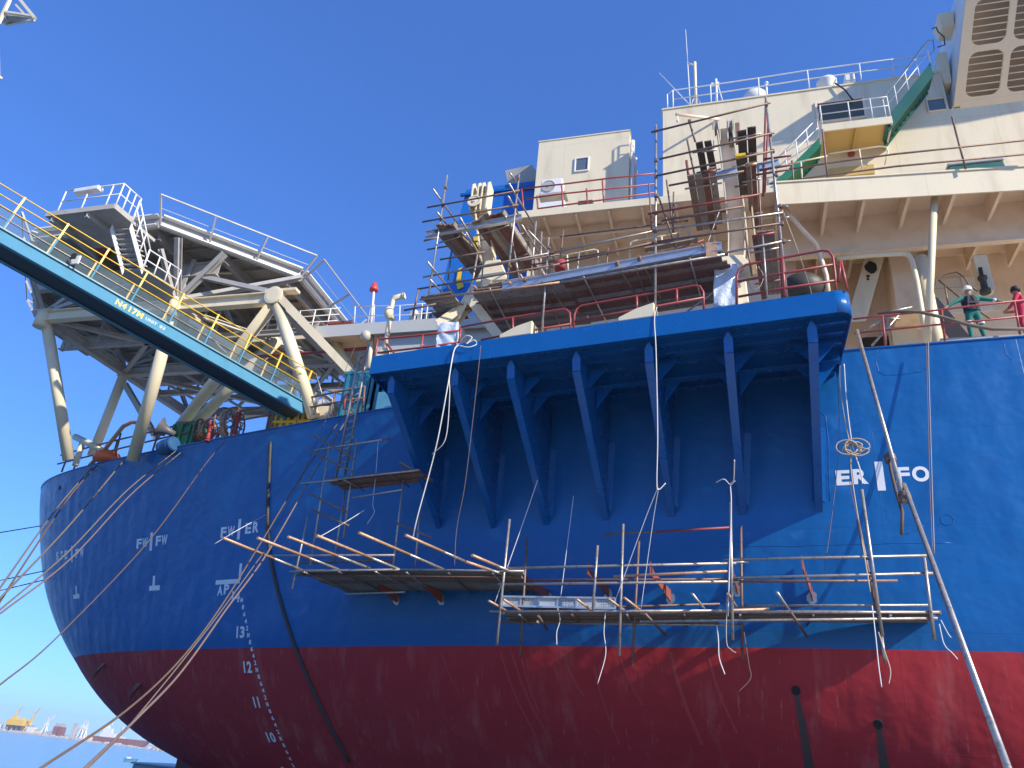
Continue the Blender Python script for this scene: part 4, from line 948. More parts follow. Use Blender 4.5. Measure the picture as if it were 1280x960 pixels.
# ------------------------------------------------------------------ red rails on the platform edge
def yf(px): return 18.62 - (px - 463) / 587 * 1.72
def F(*pts): return [(x, y, yf(x)) for x, y in pts]
guard('platform_rail', 'red rail with a squared after end, from the gooseneck post to the splayed davit legs', 'railing', M['orange_rail'], .032,
      [F((474, 421), (476, 424), (530, 418.5), (574, 413)), F((472, 441), (530, 434), (572, 428))], [F((467, 452), (473, 420)), F((529, 418), (525, 444)), F((484, 430), (499, 450)), F((576, 409), (574, 430))], 'red rails along the platform edge')
guard('platform_rail', 'red rail with a rounded end, from the splayed davit legs past the smaller chock', 'railing', M['orange_rail'], .032,
      [F((576, 409), (640, 397), (700, 387), (708, 387), (712, 391), (713, 400), (713, 416)), F((601, 425), (640, 417), (713, 405))], [F((641, 397), (641, 420)), F((678, 391), (679, 420))], 'red rails along the platform edge')
guard('platform_rail', 'red rail rounded at both ends, in the middle of the platform edge', 'railing', M['orange_rail'], .032,
      [F((717, 414), (718, 393), (721, 386), (727, 382), (770, 374.5), (819, 366), (868, 357), (875, 358), (879, 365), (880, 388)), F((718, 402), (770, 392), (880, 372))], [F((796, 370), (796, 389)), F((846, 361.5), (846, 381))], 'red rails along the platform edge')
guard('platform_rail', 'red three-bar rail with a rounded end, at the forward end of the platform', 'railing', M['orange_rail'], .034,
      [F((921, 381), (921, 345), (924, 337), (932, 331), (980, 322), (1028, 313), (1036, 314), (1041, 321), (1044, 345), (1045, 364)), F((922, 352), (980, 341.5), (1041, 331)), F((923, 371), (980, 360.5), (1043, 351))], [F((978, 322), (981, 372)), F((1048, 352), (1051, 326)), F((1051, 326), (1059, 362))], 'red rails along the platform edge')
gn = thing('gooseneck_vent', 'slim cream gooseneck post at the after corner of the platform', 'vent', at(480, 452, y=18.7))
mb = MB(); mb.path(line3([(479, 447, 18.7), (487, 400, 18.7), (491, 376, 18.7), (493, 372, 18.7), (505, 369.5, 18.7)]), [.085, .08, .075, .085, .09], 10); part('neck', mb, M['cream'], gn)
mb = MB(); mb.lathe(at(504, 370, y=18.7), [(.09, 0), (.12, .0), (.12, .05), (0, .051)], at(508, 369, y=18.7) - at(504, 370, y=18.7), 12, False); part('flange', mb, M['cream'], gn)
mb = MB(); a = at(479, 452, y=18.7); mb.hexa([a + V((-.28, -.15, 0)), a + V((.28, -.15, 0)), a + V((.28, .15, 0)), a + V((-.28, .15, 0))], [a + V((-.06, -.08, .45)), a + V((.12, -.08, .45)), a + V((.12, .08, .45)), a + V((-.06, .08, .45))]); part('foot', mb, M['cream'], gn)
mb = MB(); mb.ball(at(486, 391, y=18.6), .17, (.9, 1, 1.3), 10); mb.box(tuple(at(484, 397, y=18.55)), tuple(at(491, 393, y=18.55) + V((0, .2, 0)))); part('float_valve', mb, M['cream'], gn)

# ------------------------------------------------------------------ scaffolding
class Scaffold:
    def __init__(s, name, label, foot, group='scaffolds'):
        s.t = thing(name, label, 'scaffold', foot, group); s.n = 0
    def tube(s, a, b, mat='galv', r=.03, name='tube', ext=True):
        a = at(a[0], a[1], y=a[2]); b = at(b[0], b[1], y=b[2])
        mb = MB(); mb.tube(a, b, r, 9); o = part(name, mb, M[mat], s.t); return o
    def clamps(s, pts):
        for x, y, d in pts:
            p = at(x, y, y=d); mb = MB(); mb.box(tuple(p - V((.05, .05, .05))), tuple(p + V((.05, .05, .05)))); part('clamp', mb, M['rusty_tube'], s.t, .015)
    def boards(s, nl, nr, fl, yn, n, mat='plank', along='y', th=.045, stuff=None, tilt=0):
        """boards seen from below: near left / near right corner, far left corner (photo points), near edge at depth yn (a pair if it runs obliquely)"""
        y0, y1 = yn if isinstance(yn, tuple) else (yn, yn)
        a = at(nl[0], nl[1], y=y0); b = at(nr[0], nr[1], y=y1); c = at(fl[0], fl[1], z=a.z); rng = random.Random(int(nl[0] * 7 + nl[1]))
        e1 = b - a; e2 = c - a; e2.z = 0
        if along == 'y': run, wid = e2, e1
        else: run, wid = e1, e2
        for i in range(n):
            mb = MB(); p = a + wid * (i / n) + V((0, 0, .045 * rng.random())); q = wid * ((.985 if mat == 'perf' else .965) / n); j = run.normalized() * rng.uniform(-.12, .12)
            mb.plate([p + j, p + q + j, p + q + run + j, p + run + j], (0, 0, th)); part('board', mb, M[mat if mat == 'perf' else rng.choice(('plank', 'plank', 'plank_grey', 'plank_red') if mat == 'plank' else ('plank_grey', 'plank_grey', 'plank'))], s.t)
        if abs(run.length) > 1.2:      # bearers under the boards
            nb = max(2, int(run.length / 1.3)); zz = V((0, 0, -.045))
            for i in range(nb):
                q0 = a + run * ((i + .4) / nb) + zz - wid.normalized() * .12; mb = MB(); mb.tube(q0, q0 + wid + wid.normalized() * .24, .026, 8); part('bearer', mb, M['rusty_tube' if i % 2 else 'galv'], s.t)
        return a, b, c

# upper scaffold round the left davit
S = Scaffold('tube_scaffold', 'rusty tube scaffold with two plank stages around the splay-legged davit by the blue funnel', at(600, 400, y=18.6))
fy, by = 18.1, 20.4
for a, b, m in (((559, 219, fy), (536, 369, fy), 'galv'), ((649, 218, fy), (634, 353, fy), 'galv'), ((670, 277, 19.2), (664, 347, 19.2), 'galv'), ((677, 290, 19.6), (675, 347, 19.6), 'galv'), ((686, 297, 17.9), (677, 420, 17.9), 'galv'), ((597, 318, fy), (588, 365, fy), 'galv'), ((523, 362, fy), (516, 395, 18.3), 'rusty_tube')): S.tube(a, b, m, name='standard')
for a, b in (((534, 259.5, fy - .06), (650, 238, fy - .06)), ((528, 277.5, fy - .06), (648, 256, fy - .06)), ((530, 301, fy - .06), (546, 297, fy - .06)), ((550, 324.5, fy + .3), (606, 315, fy + .3)), ((534, 312, 19.4), (660, 291, 19.4)), ((594, 279, 19.2), (648, 268, 19.2)), ((505, 388, 18.2), (545, 380, 18.2))): S.tube(a, b, 'rusty_tube', name='ledger')
for a, b in (((541, 236), (573, 281)), ((546, 265), (559, 281)), ((534, 327), (566, 366)), ((537, 349), (553, 366)), ((636, 229), (667, 281)), ((635, 245), (648, 268)), ((637, 216), (645, 226)), ((575, 272), (600, 315)), ((582, 290), (596, 314)), ((652, 281), (677, 322)), ((660, 288), (700, 330))):
    p0 = at(a[0], a[1], y=17.6); p1 = at(b[0], b[1], z=p0.z); mb = MB(); mb.tube(p0, p1, .03, 9); part('transom', mb, M['galv'], S.t)
mb = MB(); mb.ibeam(at(532, 293, y=fy + .1), at(652, 272, y=fy + .1), .12, .22, tf=.02, tw=.015); part('ladder_beam', mb, M['alu'], S.t)
S.boards((541, 287), (567, 279), (597, 352), 18.0, 5, 'plank')
S.boards((588, 277), (629, 264), (640, 346), 18.0, 7, 'plank')
mb = MB(); mb.beam(at(629, 264, y=17.98), at(684, 350, y=20.6), .05, .2); part('toe_board', mb, M['galv'], S.t)
mb = MB(); mb.beam(at(567, 279, y=17.98), at(597, 320, y=19.4), .05, .2); part('toe_board', mb, M['plank'], S.t)
S.clamps([(557, 235, fy), (554, 256, fy), (552, 273, fy), (648, 224, fy), (646, 238.5, fy), (644.5, 257, fy), (637, 333, fy), (686, 310, 17.9), (682, 352, 17.9)])

# long working stage over the platform
def y2(px): return 18.25 - (px - 525) / 380 * .95
S = Scaffold('tube_scaffold', 'long plank stage on tubes running over the platform between the davits', at(720, 400, y=18.4))
S.boards((525, 373), (562, 366.5), (553, 404), (y2(525), y2(562)), 5, 'plank', along='x')
S.boards((588, 364), (720, 348), (618, 418), (y2(588), y2(720)), 11, 'plank', along='x')
S.boards((706, 351.5), (905, 316.5), (735, 404), (y2(706), y2(905)), 12, 'plank', along='x')
for a, b, m in (((529, 346.5), (690, 316), 'galv'), ((690, 316), (819, 288.5), 'galv'), ((819, 288.5), (978, 266), 'galv'), ((522, 361.5), (700, 330), 'rusty_tube'), ((700, 330), (819, 302.5), 'rusty_tube'), ((819, 302.5), (975, 279.5), 'rusty_tube')): S.tube((a[0], a[1], y2(a[0]) - .05), (b[0], b[1], y2(b[0]) - .05), m, name='hand_rail')
mb = MB(); mb.ibeam(at(628, 359, y=y2(628) - .05), at(902, 308, y=y2(902) - .05), .1, .27, tf=.035, tw=.02); part('ladder_beam', mb, M['alu'], S.t)
S.tube((525, 374.5, y2(525) - .06), (700, 353, y2(700) - .06), 'orange_tube', .035, 'ledger'); S.tube((700, 353, y2(700) - .06), (906, 318, y2(900) - .06), 'galv', .035, 'ledger')
S.tube((545, 394, 19.0), (660, 372, 19.0), 'rusty_tube', name='ledger'); S.tube((660, 372, 19.0), (905, 334, 18.0), 'rusty_tube', name='ledger'); S.tube((640, 393, 19.6), (900, 352, 18.8), 'red_tube', .034, 'ledger')
for px, py, qx, qy in ((650, 343, 664, 365), (636, 352, 648, 366), (592, 357, 602, 368), (678, 340, 690, 358), (771, 326, 778, 342), (799, 320, 806, 335), (877, 305, 884, 322)):
    S.tube((px, py, y2(px) - .25), (qx, qy, y2(px) + .5), 'orange_tube', name='transom')
for px, py, qx, qy in ((690, 362, 706, 386), (778, 342, 802, 380), (806, 335, 826, 372), (600, 372, 616, 398)):
    S.tube((px, py, y2(px)), (qx, qy, y2(px) + 1.3), 'rusty_tube', name='transom')
for a, b in (((704, 288, 19.3), (700, 330, 19.3)), ((811, 230, 19.2), (815, 290, 19.2)), ((833, 225, 18.6), (842, 290, 18.6)), ((842, 240, 19.3), (841, 290, 19.3))): S.tube(a, b, 'rusty_tube', .026, 'standard')
mb = MB(); p0 = at(882, 303, y=y2(882) - .12); p1 = at(897, 318, y=y2(897) - .12); mb.box((p0.x, p0.y, p1.z), (p1.x, p0.y + .03, p0.z)); part('end_board', mb, M['orange_tube'], S.t)

for a, b, m in (((604, 330, 18.6), (600, 372, 18.6), 'galv'), ((566, 300, 19.6), (560, 350, 19.6), 'rusty_tube'), ((724, 315, 18.9), (720, 352, 18.9), 'galv'), ((760, 310, 19.0), (757, 345, 19.0), 'rusty_tube'), ((848, 292, 18.8), (846, 326, 18.8), 'galv'), ((640, 300, 19.2), (650, 352, 19.2), 'galv')): S.tube(a, b, m, .026, 'standard')
for a, b, m in (((660, 332, 19.2), (905, 290, 18.6), 'rusty_tube'), ((700, 296, 19.6), (860, 276, 19.4), 'rusty_tube'), ((566, 340, 18.9), (700, 318, 18.9), 'rusty_tube'), ((836, 406, 18.3), (930, 338, 18.0), 'galv'), ((740, 350, 19.1), (880, 300, 18.9), 'red_tube')): S.tube(a, b, m, .028, 'ledger')
S.clamps([(690, 316, y2(690) - .05), (819, 289, y2(819) - .05), (819, 303, y2(819) - .05), (690, 332, y2(690) - .05), (771, 330, y2(771) - .1), (799, 324, y2(799) - .1), (656, 350, y2(656) - .1)])
mb = MB(); p = at(700, 338, y=18.6); mb.lathe(p, [(.02, 0), (.16, .01), (.2, .3), (.19, .3), (.15, .03), (0, .03)], (0, 0, 1), 14); single('bucket', mb, M['orange_rail'], 'small red bucket left on the long plank stage', 'bucket')
for i, (px, py, qx, qy) in enumerate(((594, 362, 640, 353), (612, 357, 668, 347), (806, 312, 872, 300))):
    mb = MB(); mb.beam(at(px, py, y=y2(px) + .6), at(qx, qy, y=y2(px) + .65), .2, .045); part('loose_board', mb, M['plank_grey'], S.t)

# right davit scaffold
S = Scaffold('tube_scaffold', 'tall tube scaffold with stacked plank stages around the tall channel-armed davit', at(910, 386, y=18.3))
fr = 17.15
for a, b, m, r in (((820, 156, fr + .3), (819, 396, fr + .4), 'galv', .033), ((957, 121, fr), (984, 373, fr), 'galv', .035), ((957.5, 121, fr + .25), (954, 245, fr + .25), 'red_tube', .035), ((960.5, 150, fr + .5), (956, 240, fr + .5), 'red_tube', .03), ((859, 175, fr + .2), (868, 218, fr + .2), 'rusty_tube', .03), ((861, 150, fr + .2), (869, 177, fr + .2), 'rusty_tube', .03), ((858, 201, fr + .2), (861, 222, fr + .2), 'red_tube', .04), ((947.5, 210, fr + 1.4), (952, 300, fr + 1.4), 'rusty_tube', .03), ((821, 240, fr + .5), (845, 310, fr + 1), 'rusty_tube', .03), ((932, 296, 18.3), (940, 345, 18.3), 'rusty_tube', .03), ((973, 255, fr + .3), (978, 372, fr + .4), 'red_tube', .032), ((953, 293, fr), (959, 372, fr), 'galv', .026)): S.tube(a, b, m, r, 'standard')
for a, b, m in (((814, 165.5), (963, 128.5), 'rusty_tube'), ((824, 199), (968, 166), 'rusty_tube'), ((820, 220), (967, 188.5), 'rusty_tube'), ((836, 232), (930, 214), 'rusty_tube'), ((810, 267.5), (950, 243), 'red_tube'), ((827, 276), (930, 258), 'rusty_tube'), ((950, 213), (990, 206), 'red_tube'), ((955, 199), (989, 194.5), 'red_tube'), ((944, 219), (986, 212), 'rusty_tube'), ((897, 318), (977, 302), 'galv')): S.tube((a[0], a[1], fr + .12), (b[0], b[1], fr - .08), m, .031, 'ledger')
S.boards((869, 178), (878, 176), (878, 228), 17.3, 1, 'perf'); S.boards((880, 177.5), (889, 176), (890, 226), 17.3, 1, 'perf')
S.boards((858.5, 219), (895, 213), (871, 288), 17.2, 4, 'plank')
S.boards((921.5, 161.5), (933, 159.5), (924, 205), 17.3, 1, 'perf'); S.boards((934, 158.5), (945, 156.8), (936, 205), 17.3, 1, 'perf')
S.boards((919.5, 197), (931, 195), (925, 245), 17.1, 1, 'perf'); S.boards((932, 207), (945, 204.5), (938, 290), 17.2, 2, 'plank')
S.boards((940, 296.5), (968, 291.5), (952, 374), 17.2, 4, 'plank')
S.tube((940, 296, 17.15), (968, 291, 17.15), 'red_tube', .04, 'ledger'); S.tube((881, 215.5, 17.1), (895, 213.2, 17.1), 'red_tube', .04, 'ledger'); S.tube((931.5, 207.5, 17.1), (946, 204.5, 17.1), 'orange_tube', .04, 'ledger')
for a, b in (((895, 220), (922, 213.5)), ((945.5, 210), (974, 203.5))):
    mb = MB(); mb.ibeam(at(*a, y=fr + .25), at(*b, y=fr + .25), .1, .24, tf=.03, tw=.02); part('ladder_beam', mb, M['pale_blue_beam'], S.t)
mb = MB(); mb.beam(at(919, 195.5, y=17.05), at(932, 193.8, y=17.05), .1, .09); part('end_cap', mb, M['yellow'], S.t)
S.clamps([(820, 164, fr + .3), (820, 201, fr + .3), (820, 221, fr + .3), (820, 245, fr + .3), (820, 266, fr + .3), (958, 130, fr), (963, 168, fr), (966, 189, fr), (970, 219, fr), (975, 258, fr), (976, 266, fr), (977, 280, fr), (979, 302, fr), (862, 152, fr + .2)])
for i, (a, b) in enumerate((((978, 258), (985, 258)), ((976, 274), (986, 271)), ((979, 302), (988, 301)))): S.tube((*a, fr - .02), (*b, fr - .05), 'galv', .022, 'clamp_bolt')
# short cream rails behind the stage
guard('stage_rail', 'short cream rail with a rounded end behind the long plank stage', 'railing', M['cream'], .028, [[(686, 323, 19.6), (743, 312, 19.6), (747, 313, 19.6), (748, 331, 19.6)]], [[(709, 319, 19.6), (710, 340, 19.6)]], 'cream rails behind the long stage')
guard('stage_rail', 'cream rail rounded at both ends, behind the long plank stage near the tall channel-armed davit', 'railing', M['cream'], .028, [[(787, 322, 19.4), (788, 304, 19.4), (791, 301.5, 19.4), (826, 295.5, 19.4), (862, 289, 19.4)]], [[(827, 296, 19.4), (828, 314, 19.4)], [(861, 289, 19.4), (862, 308, 19.4)]], 'cream rails behind the long stage')

# hanging stage low on the side, forward one
S = Scaffold('hanging_stage', 'long plank stage slung low along the hull above the red paint, the forward one', at(900, 785, y=20.2), 'stages slung on the hull side')
def ya(px): return 19.95 - (px - 620) / 553 * .45
def yi(px): return 20.75 - (px - 620) / 553 * .55
A_ = at(625, 767, y=ya(625)); z0 = A_.z
S.boards((625, 767), (900, 767), (640, 779), (ya(625), ya(900)), 6, 'plank_grey', 'x'); S.boards((890, 767), (1172, 768), (890, 778), (ya(890), ya(1172)), 6, 'plank_grey', 'x')
for a, b, m in (((622, 710.5), (920, 704), 'galv'), ((905, 699.5), (1163, 694.5), 'galv'), ((900, 704), (936, 702.5), 'galv'), ((623, 730.5), (925, 727), 'galv'), ((912, 722.5), (1170, 716.5), 'galv'), ((612, 764.5), (905, 763.5), 'galv'), ((895, 765), (1174, 765.5), 'galv'), ((800, 777), (1172, 773), 'galv'), ((767, 720.5), (912, 714), 'orange_tube'), ((912, 727), (1122, 726), 'rusty_tube'), ((800, 766.5), (962, 761.5), 'orange_tube')): S.tube((a[0], a[1], ya(a[0]) - .06), (b[0], b[1], ya(b[0]) - .06), m, .034, 'ledger')
for a, b, m in (((619, 777), (700, 778.5), 'rusty_tube'), ((690, 779), (930, 781.5), 'galv'), ((930, 757), (1164, 756.5), 'galv'), ((640, 725), (930, 724), 'rusty_tube'), ((660, 762), (900, 755), 'rusty_tube')): S.tube((a[0], a[1], yi(a[0])), (b[0], b[1], yi(b[0])), m, .03, 'ledger')
S.tube((755, 667.5, yi(755)), (820, 665, yi(820)), 'rusty_tube', name='ledger'); S.tube((820, 665, yi(820)), (912, 659.5, yi(912)), 'red_tube', .033, 'ledger')
for a, b, k in (((637, 649), (621, 806), 0), ((659, 671), (650, 820), 1), ((747, 682), (741, 763), 0), ((779, 655), (774, 820), 0), ((799, 671), (790, 832), 1), ((913, 628), (916, 800), 0), ((926, 657), (928, 824), 1), ((1072, 650), (1096, 765), 1), ((1077, 612), (1103, 795), 0), ((1155, 697), (1168, 800), 0), ((1102, 796), (1106, 828), 0)):
    y = yi if k else ya; S.tube((*a, y(a[0]) - .1), (*b, y(a[0]) - .1), 'rusty_tube' if k else 'galv', .034 if a[0] < 1000 else .04, 'standard')
for a, b, m in (((611, 751), (632, 763), 'orange_tube'), ((629, 749), (650, 763), 'orange_tube'), ((721, 749), (741, 764), 'orange_tube'), ((780, 747), (806, 767), 'orange_tube'), ((806, 767), (832, 794), 'rusty_tube'), ((760, 748), (786, 767), 'orange_tube'), ((865, 742), (886, 768), 'galv'), ((910, 742), (920, 758), 'orange_tube'), ((971, 740), (988, 765), 'galv'), ((988, 765), (1009, 796), 'rusty_tube'), ((672, 777), (674, 781), 'galv'), ((673, 770), (684, 787), 'rusty_tube')):
    p0 = at(a[0], a[1], y=ya(a[0]) - .5); p1 = at(b[0], b[1], y=ya(a[0]) + (.25 if a[1] < 760 else .9)); mb = MB(); mb.tube(p0, p1, .032, 9); part('transom', mb, M[m], S.t)
a0, a1, a2, a3 = at(629, 746, y=20.62), at(769, 748, y=20.5), at(769, 761, y=20.5), at(628, 757.5, y=20.62)
mb = MB(); mb.plate([a0, a1, a2, a3], (0, .025, 0)); gp = part('aluminium_panel', mb, M['perf_panel'], S.t)
mb = MB()
for i in range(7): t = i / 6; mb.beam(a0.lerp(a1, t) - V((0, .012, 0)), a3.lerp(a2, t) - V((0, .012, 0)), .05, .02, (0, -1, 0))
mb.beam(a0 - V((0, .03, 0)), a1 - V((0, .03, 0)), .05, .05); mb.beam(a3 - V((0, .03, 0)), a2 - V((0, .03, 0)), .05, .05); part('panel_frame', mb, M['alu'], gp)
S.clamps([(631, 711, ya(631)), (629, 730.5, ya(629)), (626, 765, ya(626)), (777, 707, ya(777)), (776, 728, ya(776)), (776, 765, ya(776)), (914, 700, ya(914)), (915, 723, ya(915)), (1085, 697, ya(1085)), (1089, 718, ya(1089)), (1096, 765, ya(1096)), (1158, 716, ya(1158)), (1163, 766, ya(1163)), (1173, 766, ya(1173))])
# hanging stage aft
S = Scaffold('hanging_stage', 'plank stage slung on the hull further aft, with orange-ended tubes poking out', at(500, 740, y=22), 'stages slung on the hull side')
def yo(px): return 21.2 - (px - 365) / 280 * 1.3
S.boards((366, 714.5), (500, 713.5), (432, 741), (yo(366), yo(500)), 7, 'plank_grey', 'x'); S.boards((490, 714.5), (652, 716.5), (530, 743), (yo(490), yo(652)), 7, 'plank_grey', 'x')
for a, b, m, d in (((337, 694.5), (493, 694), 'galv', .2), ((362, 714.5), (500, 712), 'galv', -.05), ((500, 712), (655, 714), 'galv', -.05), ((432, 742.5), (506, 740), 'galv', 1.0), ((372, 719), (640, 721), 'rusty_tube', .2), ((370, 704), (490, 700), 'rusty_tube', .8)): S.tube((a[0], a[1], yo(a[0]) + d), (b[0], b[1], yo(b[0]) + d), m, .032, 'ledger')
for (ax_, ay_), (bx2, by2) in (((279, 672.5), (376, 712)), ((322, 672.5), (421, 711)), ((360, 671), (456, 708)), ((396, 669.5), (502, 713)), ((449, 666), (546, 708)), ((507, 669), (582, 702)), ((582, 702), (632, 719)), ((590, 694), (642, 716))):
    zc = at(bx2, by2, y=yo(bx2) + .1).z + .03; p0 = at(ax_, ay_, z=zc); p1 = at(bx2, by2, z=zc); pm = p0.lerp(p1, .62)
    mb = MB(); mb.tube(p0, pm, .04, 9); part('transom', mb, M['orange_tube'], S.t); mb = MB(); mb.tube(pm, p1 + (p1 - p0) * .12, .038, 9); part('transom', mb, M['galv'], S.t)
for a, b, d in (((385, 645), (365, 736), 0), ((504, 600), (491, 711), .5), ((525, 634), (519, 708), .8), ((412, 555), (388, 706), .3), ((446, 549), (429, 673), .6), ((432, 612), (417, 704), 1.0)): S.tube((*a, yo(a[0]) + d), (*b, yo(b[0]) + d), 'galv', .03, 'standard')
# small stage above, by the ladder
for a, b, m, d in (((389, 542), (443, 574), 'rusty_tube', -.3), ((386, 562), (441, 590), 'rusty_tube', -.3), ((393, 563), (478, 549.5), 'galv', -.2), ((478, 549.5), (487, 548.5), 'red_tube', -.2), ((376, 604.5), (422, 600), 'galv', -.1), ((440, 622.5), (503, 612), 'galv', .2), ((387, 617), (433, 640), 'rusty_tube', -.2), ((389, 637), (436, 657), 'rusty_tube', -.2), ((496, 654), (540, 672), 'rusty_tube', .3)): S.tube((a[0], a[1], yo(a[0]) + d), (b[0], b[1], yo(b[0]) + d), m, .03, 'ledger')
S.boards((409, 601), (523, 588.5), (432, 613), (yo(409) + .1, yo(523) + .15), 4, 'plank', 'x')
S.tube((406, 601, yo(406) + .0), (524, 587.5, yo(524) + .0), 'galv', .034, 'ledger')
mb = MB(); p = at(503, 583, y=yo(503)); mb.beam(p + V((-.1, 0, .12)), p + V((.35, .1, -.12)), .2, .04); part('loose_board', mb, M['plank'], S.t)
# the ladder tied beside it
ld = thing('pole_ladder', 'long grey ladder standing against the hull below the platform corner', 'ladder', at(420, 640, y=21.9))
l0, l1 = at(420, 596, y=22.2), at(450, 440, y=20.6); r0, r1 = at(431, 594, y=22.2), at(461, 430, y=20.6)
for a, b in ((l0, l1), (r0, r1)):
    mb = MB(); mb.tube(a, b, .04, 8); part('rail', mb, M['galv'], ld)
for i in range(1, 19):
    t = i / 19; mb = MB(); mb.tube(l0.lerp(l1, t), r0.lerp(r1, t), .02, 6); part('rung', mb, M['galv'], ld)

# red lugs welded to the side
for tip, root in (((655, 725), (686, 745)), ((734, 712), (761, 741)), ((812, 712), (838, 746)), ((915, 715), (921, 736)), ((1002, 705), (1015, 745)), ((472, 730), (496, 748)), ((528, 728), (552, 748))):
    p, n = on_hull(*root); d = V((0, -1, 0)); q = at(tip[0], tip[1], y=p.y - 1.05)
    mb = MB(); up = V((0, 0, 1)); x = V((.03, 0, 0)); r_ = (q - p)
    mb.plate([p + up * .16 - n * .05, p + r_ * .85 + up * .06, q + up * .22, q - up * .12, p + r_ * .6 - up * .12, p - up * .16 - n * .05], x)
    lg = part('staging_lug', mb, M['rust_red'], hull)
    mb = MB(); rl = random.Random(int(root[0])); mb.plate([stick(p + V(((.10 + .06 * rl.random()) * math.cos(k / 9 * 6.283), 0, (.13 + .07 * rl.random()) * math.sin(k / 9 * 6.283) - .05)), n, .005) for k in range(9)], n * .004); part('bare_steel_patch', mb, M['bright_steel'], lg)

# long pole propped from the deck down to the quay
pp = thing('raking_pole', 'long spliced grey pole slanting from the deck edge across the F of FO', 'pole', at(1262, 985, y=12.4))
k0, k1, k2, k3 = at(1071, 413, y=20.45), at(1124, 606, y=17.6), at(1131, 628, y=17.3), at(1268, 1000, y=12.2)
mb = MB(); mb.tube(k0, k2, .05, 12); part('upper_tube', mb, M['galv'], pp)
mb = MB(); mb.tube(k1 + V((.09, -.02, 0)), k3 + V((.06, 0, 0)), .052, 12); part('lower_tube', mb, M['galv'], pp)
for p in (at(1129, 612, y=17.45), at(1111, 565, y=18.2)):
    mb = MB(); mb.lathe(p - V((0, 0, .1)), [(.08, 0), (.13, .02), (.13, .09), (.10, .1), (.13, .12), (.13, .2), (.08, .22)], k3 - k0, 12); part('coupler', mb, M['rusty_tube'], pp)
mb = MB(); mb.path(line3([(1111, 570, 18.1), (1114, 590, 18.0), (1121, 618, 17.7), (1128, 640, 17.5), (1127, 668, 17.4)]), .035, 6); part('hanging_strap', mb, M['dark_rope'], pp)
# ------------------------------------------------------------------ helideck
hd = thing('helideck', 'large grey helideck on splayed white legs over the stern, seen from below', 'helideck', (-26, 27, 21.2))
ZH = 29.5; ZF = 26.7
rim = [V((-29.9, 21.11, ZH)), V((-23.23, 21.11, ZH)), V((-18.99, 25.63, ZH)), V((-19.1, 30.6, ZH)), V((-22.6, 34.3, ZH)), V((-31.4, 34.3, ZH)), V((-35.6, 30.6, ZH)), V((-35.6, 27.0, ZH))]
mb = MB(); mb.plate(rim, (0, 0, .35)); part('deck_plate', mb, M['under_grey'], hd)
def inside_y(x):   # extent of the deck at a given x
    ys = []
    for a, b in zip(rim, rim[1:] + rim[:1]):
        if (a.x - x) * (b.x - x) <= 0 and abs(a.x - b.x) > 1e-6: ys.append(a.y + (b.y - a.y) * (x - a.x) / (b.x - a.x))
    return min(ys), max(ys)
def inside_x(y):
    xs = []
    for a, b in zip(rim, rim[1:] + rim[:1]):
        if (a.y - y) * (b.y - y) <= 0 and abs(a.y - b.y) > 1e-6: xs.append(a.x + (b.x - a.x) * (y - a.y) / (b.y - a.y))
    return min(xs), max(xs)
for i in range(9):
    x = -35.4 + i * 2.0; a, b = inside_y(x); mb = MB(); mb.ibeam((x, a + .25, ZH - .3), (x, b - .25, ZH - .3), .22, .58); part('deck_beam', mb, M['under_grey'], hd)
for i in range(14):
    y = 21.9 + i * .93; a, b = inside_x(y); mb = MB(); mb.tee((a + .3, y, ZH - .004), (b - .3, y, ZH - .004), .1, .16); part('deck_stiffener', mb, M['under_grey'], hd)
for y in (23.3, 28.6, 33.2):
    a, b = inside_x(y); mb = MB(); mb.ibeam((a + .3, y, ZH - .95), (b - .3, y, ZH - .95), .3, .7); part('deck_girder', mb, M['frame_grey'], hd)
for a, b in zip(rim, rim[1:] + rim[:1]):
    d = (b - a).normalized(); out = V((d.y, -d.x, 0))
    mb = MB(); mb.beam(a + out * .06 + V((0, 0, .08)), b + out * .06 + V((0, 0, .08)), .1, .62); part('rim_girder', mb, M['grey_steel'], hd)
    mb = MB(); mb.beam(a + out * .25 + V((0, 0, .30)), b + out * .25 + V((0, 0, .30)), .26, .06); mb.beam(a + out * .2 + V((0, 0, -.16)), b + out * .2 + V((0, 0, -.16)), .18, .05); part('rim_gutter', mb, M['white'], hd)
    if abs(a.y - b.y) < .01 and a.y < 25: continue
    # hinged safety-net frames leaning outward
    L = (b - a).length; n = max(2, round(L / 2.0)); o0 = out * (1.35 if d.y > .95 else .95) + V((0, 0, .6 if d.y > .95 else .85)); sh = .38
    mb = MB(); mb.beam(a + o0 - d * sh, b + o0 + d * sh, .05, .06); mb.beam(a + o0 * .55 - d * sh * .5, b + o0 * .55 + d * sh * .5, .02, .02); fr_ = part('net_frame', mb, M['grey_steel'], hd)
    for k in range(n + 1):
        mb = MB(); t = k / n; p = a.lerp(b, t); q = p + o0 + d * sh * (2 * t - 1); mb.beam(p + out * .2 - V((0, 0, .2)), q, .07, .09); part('net_arm', mb, M['grey_steel'], fr_)
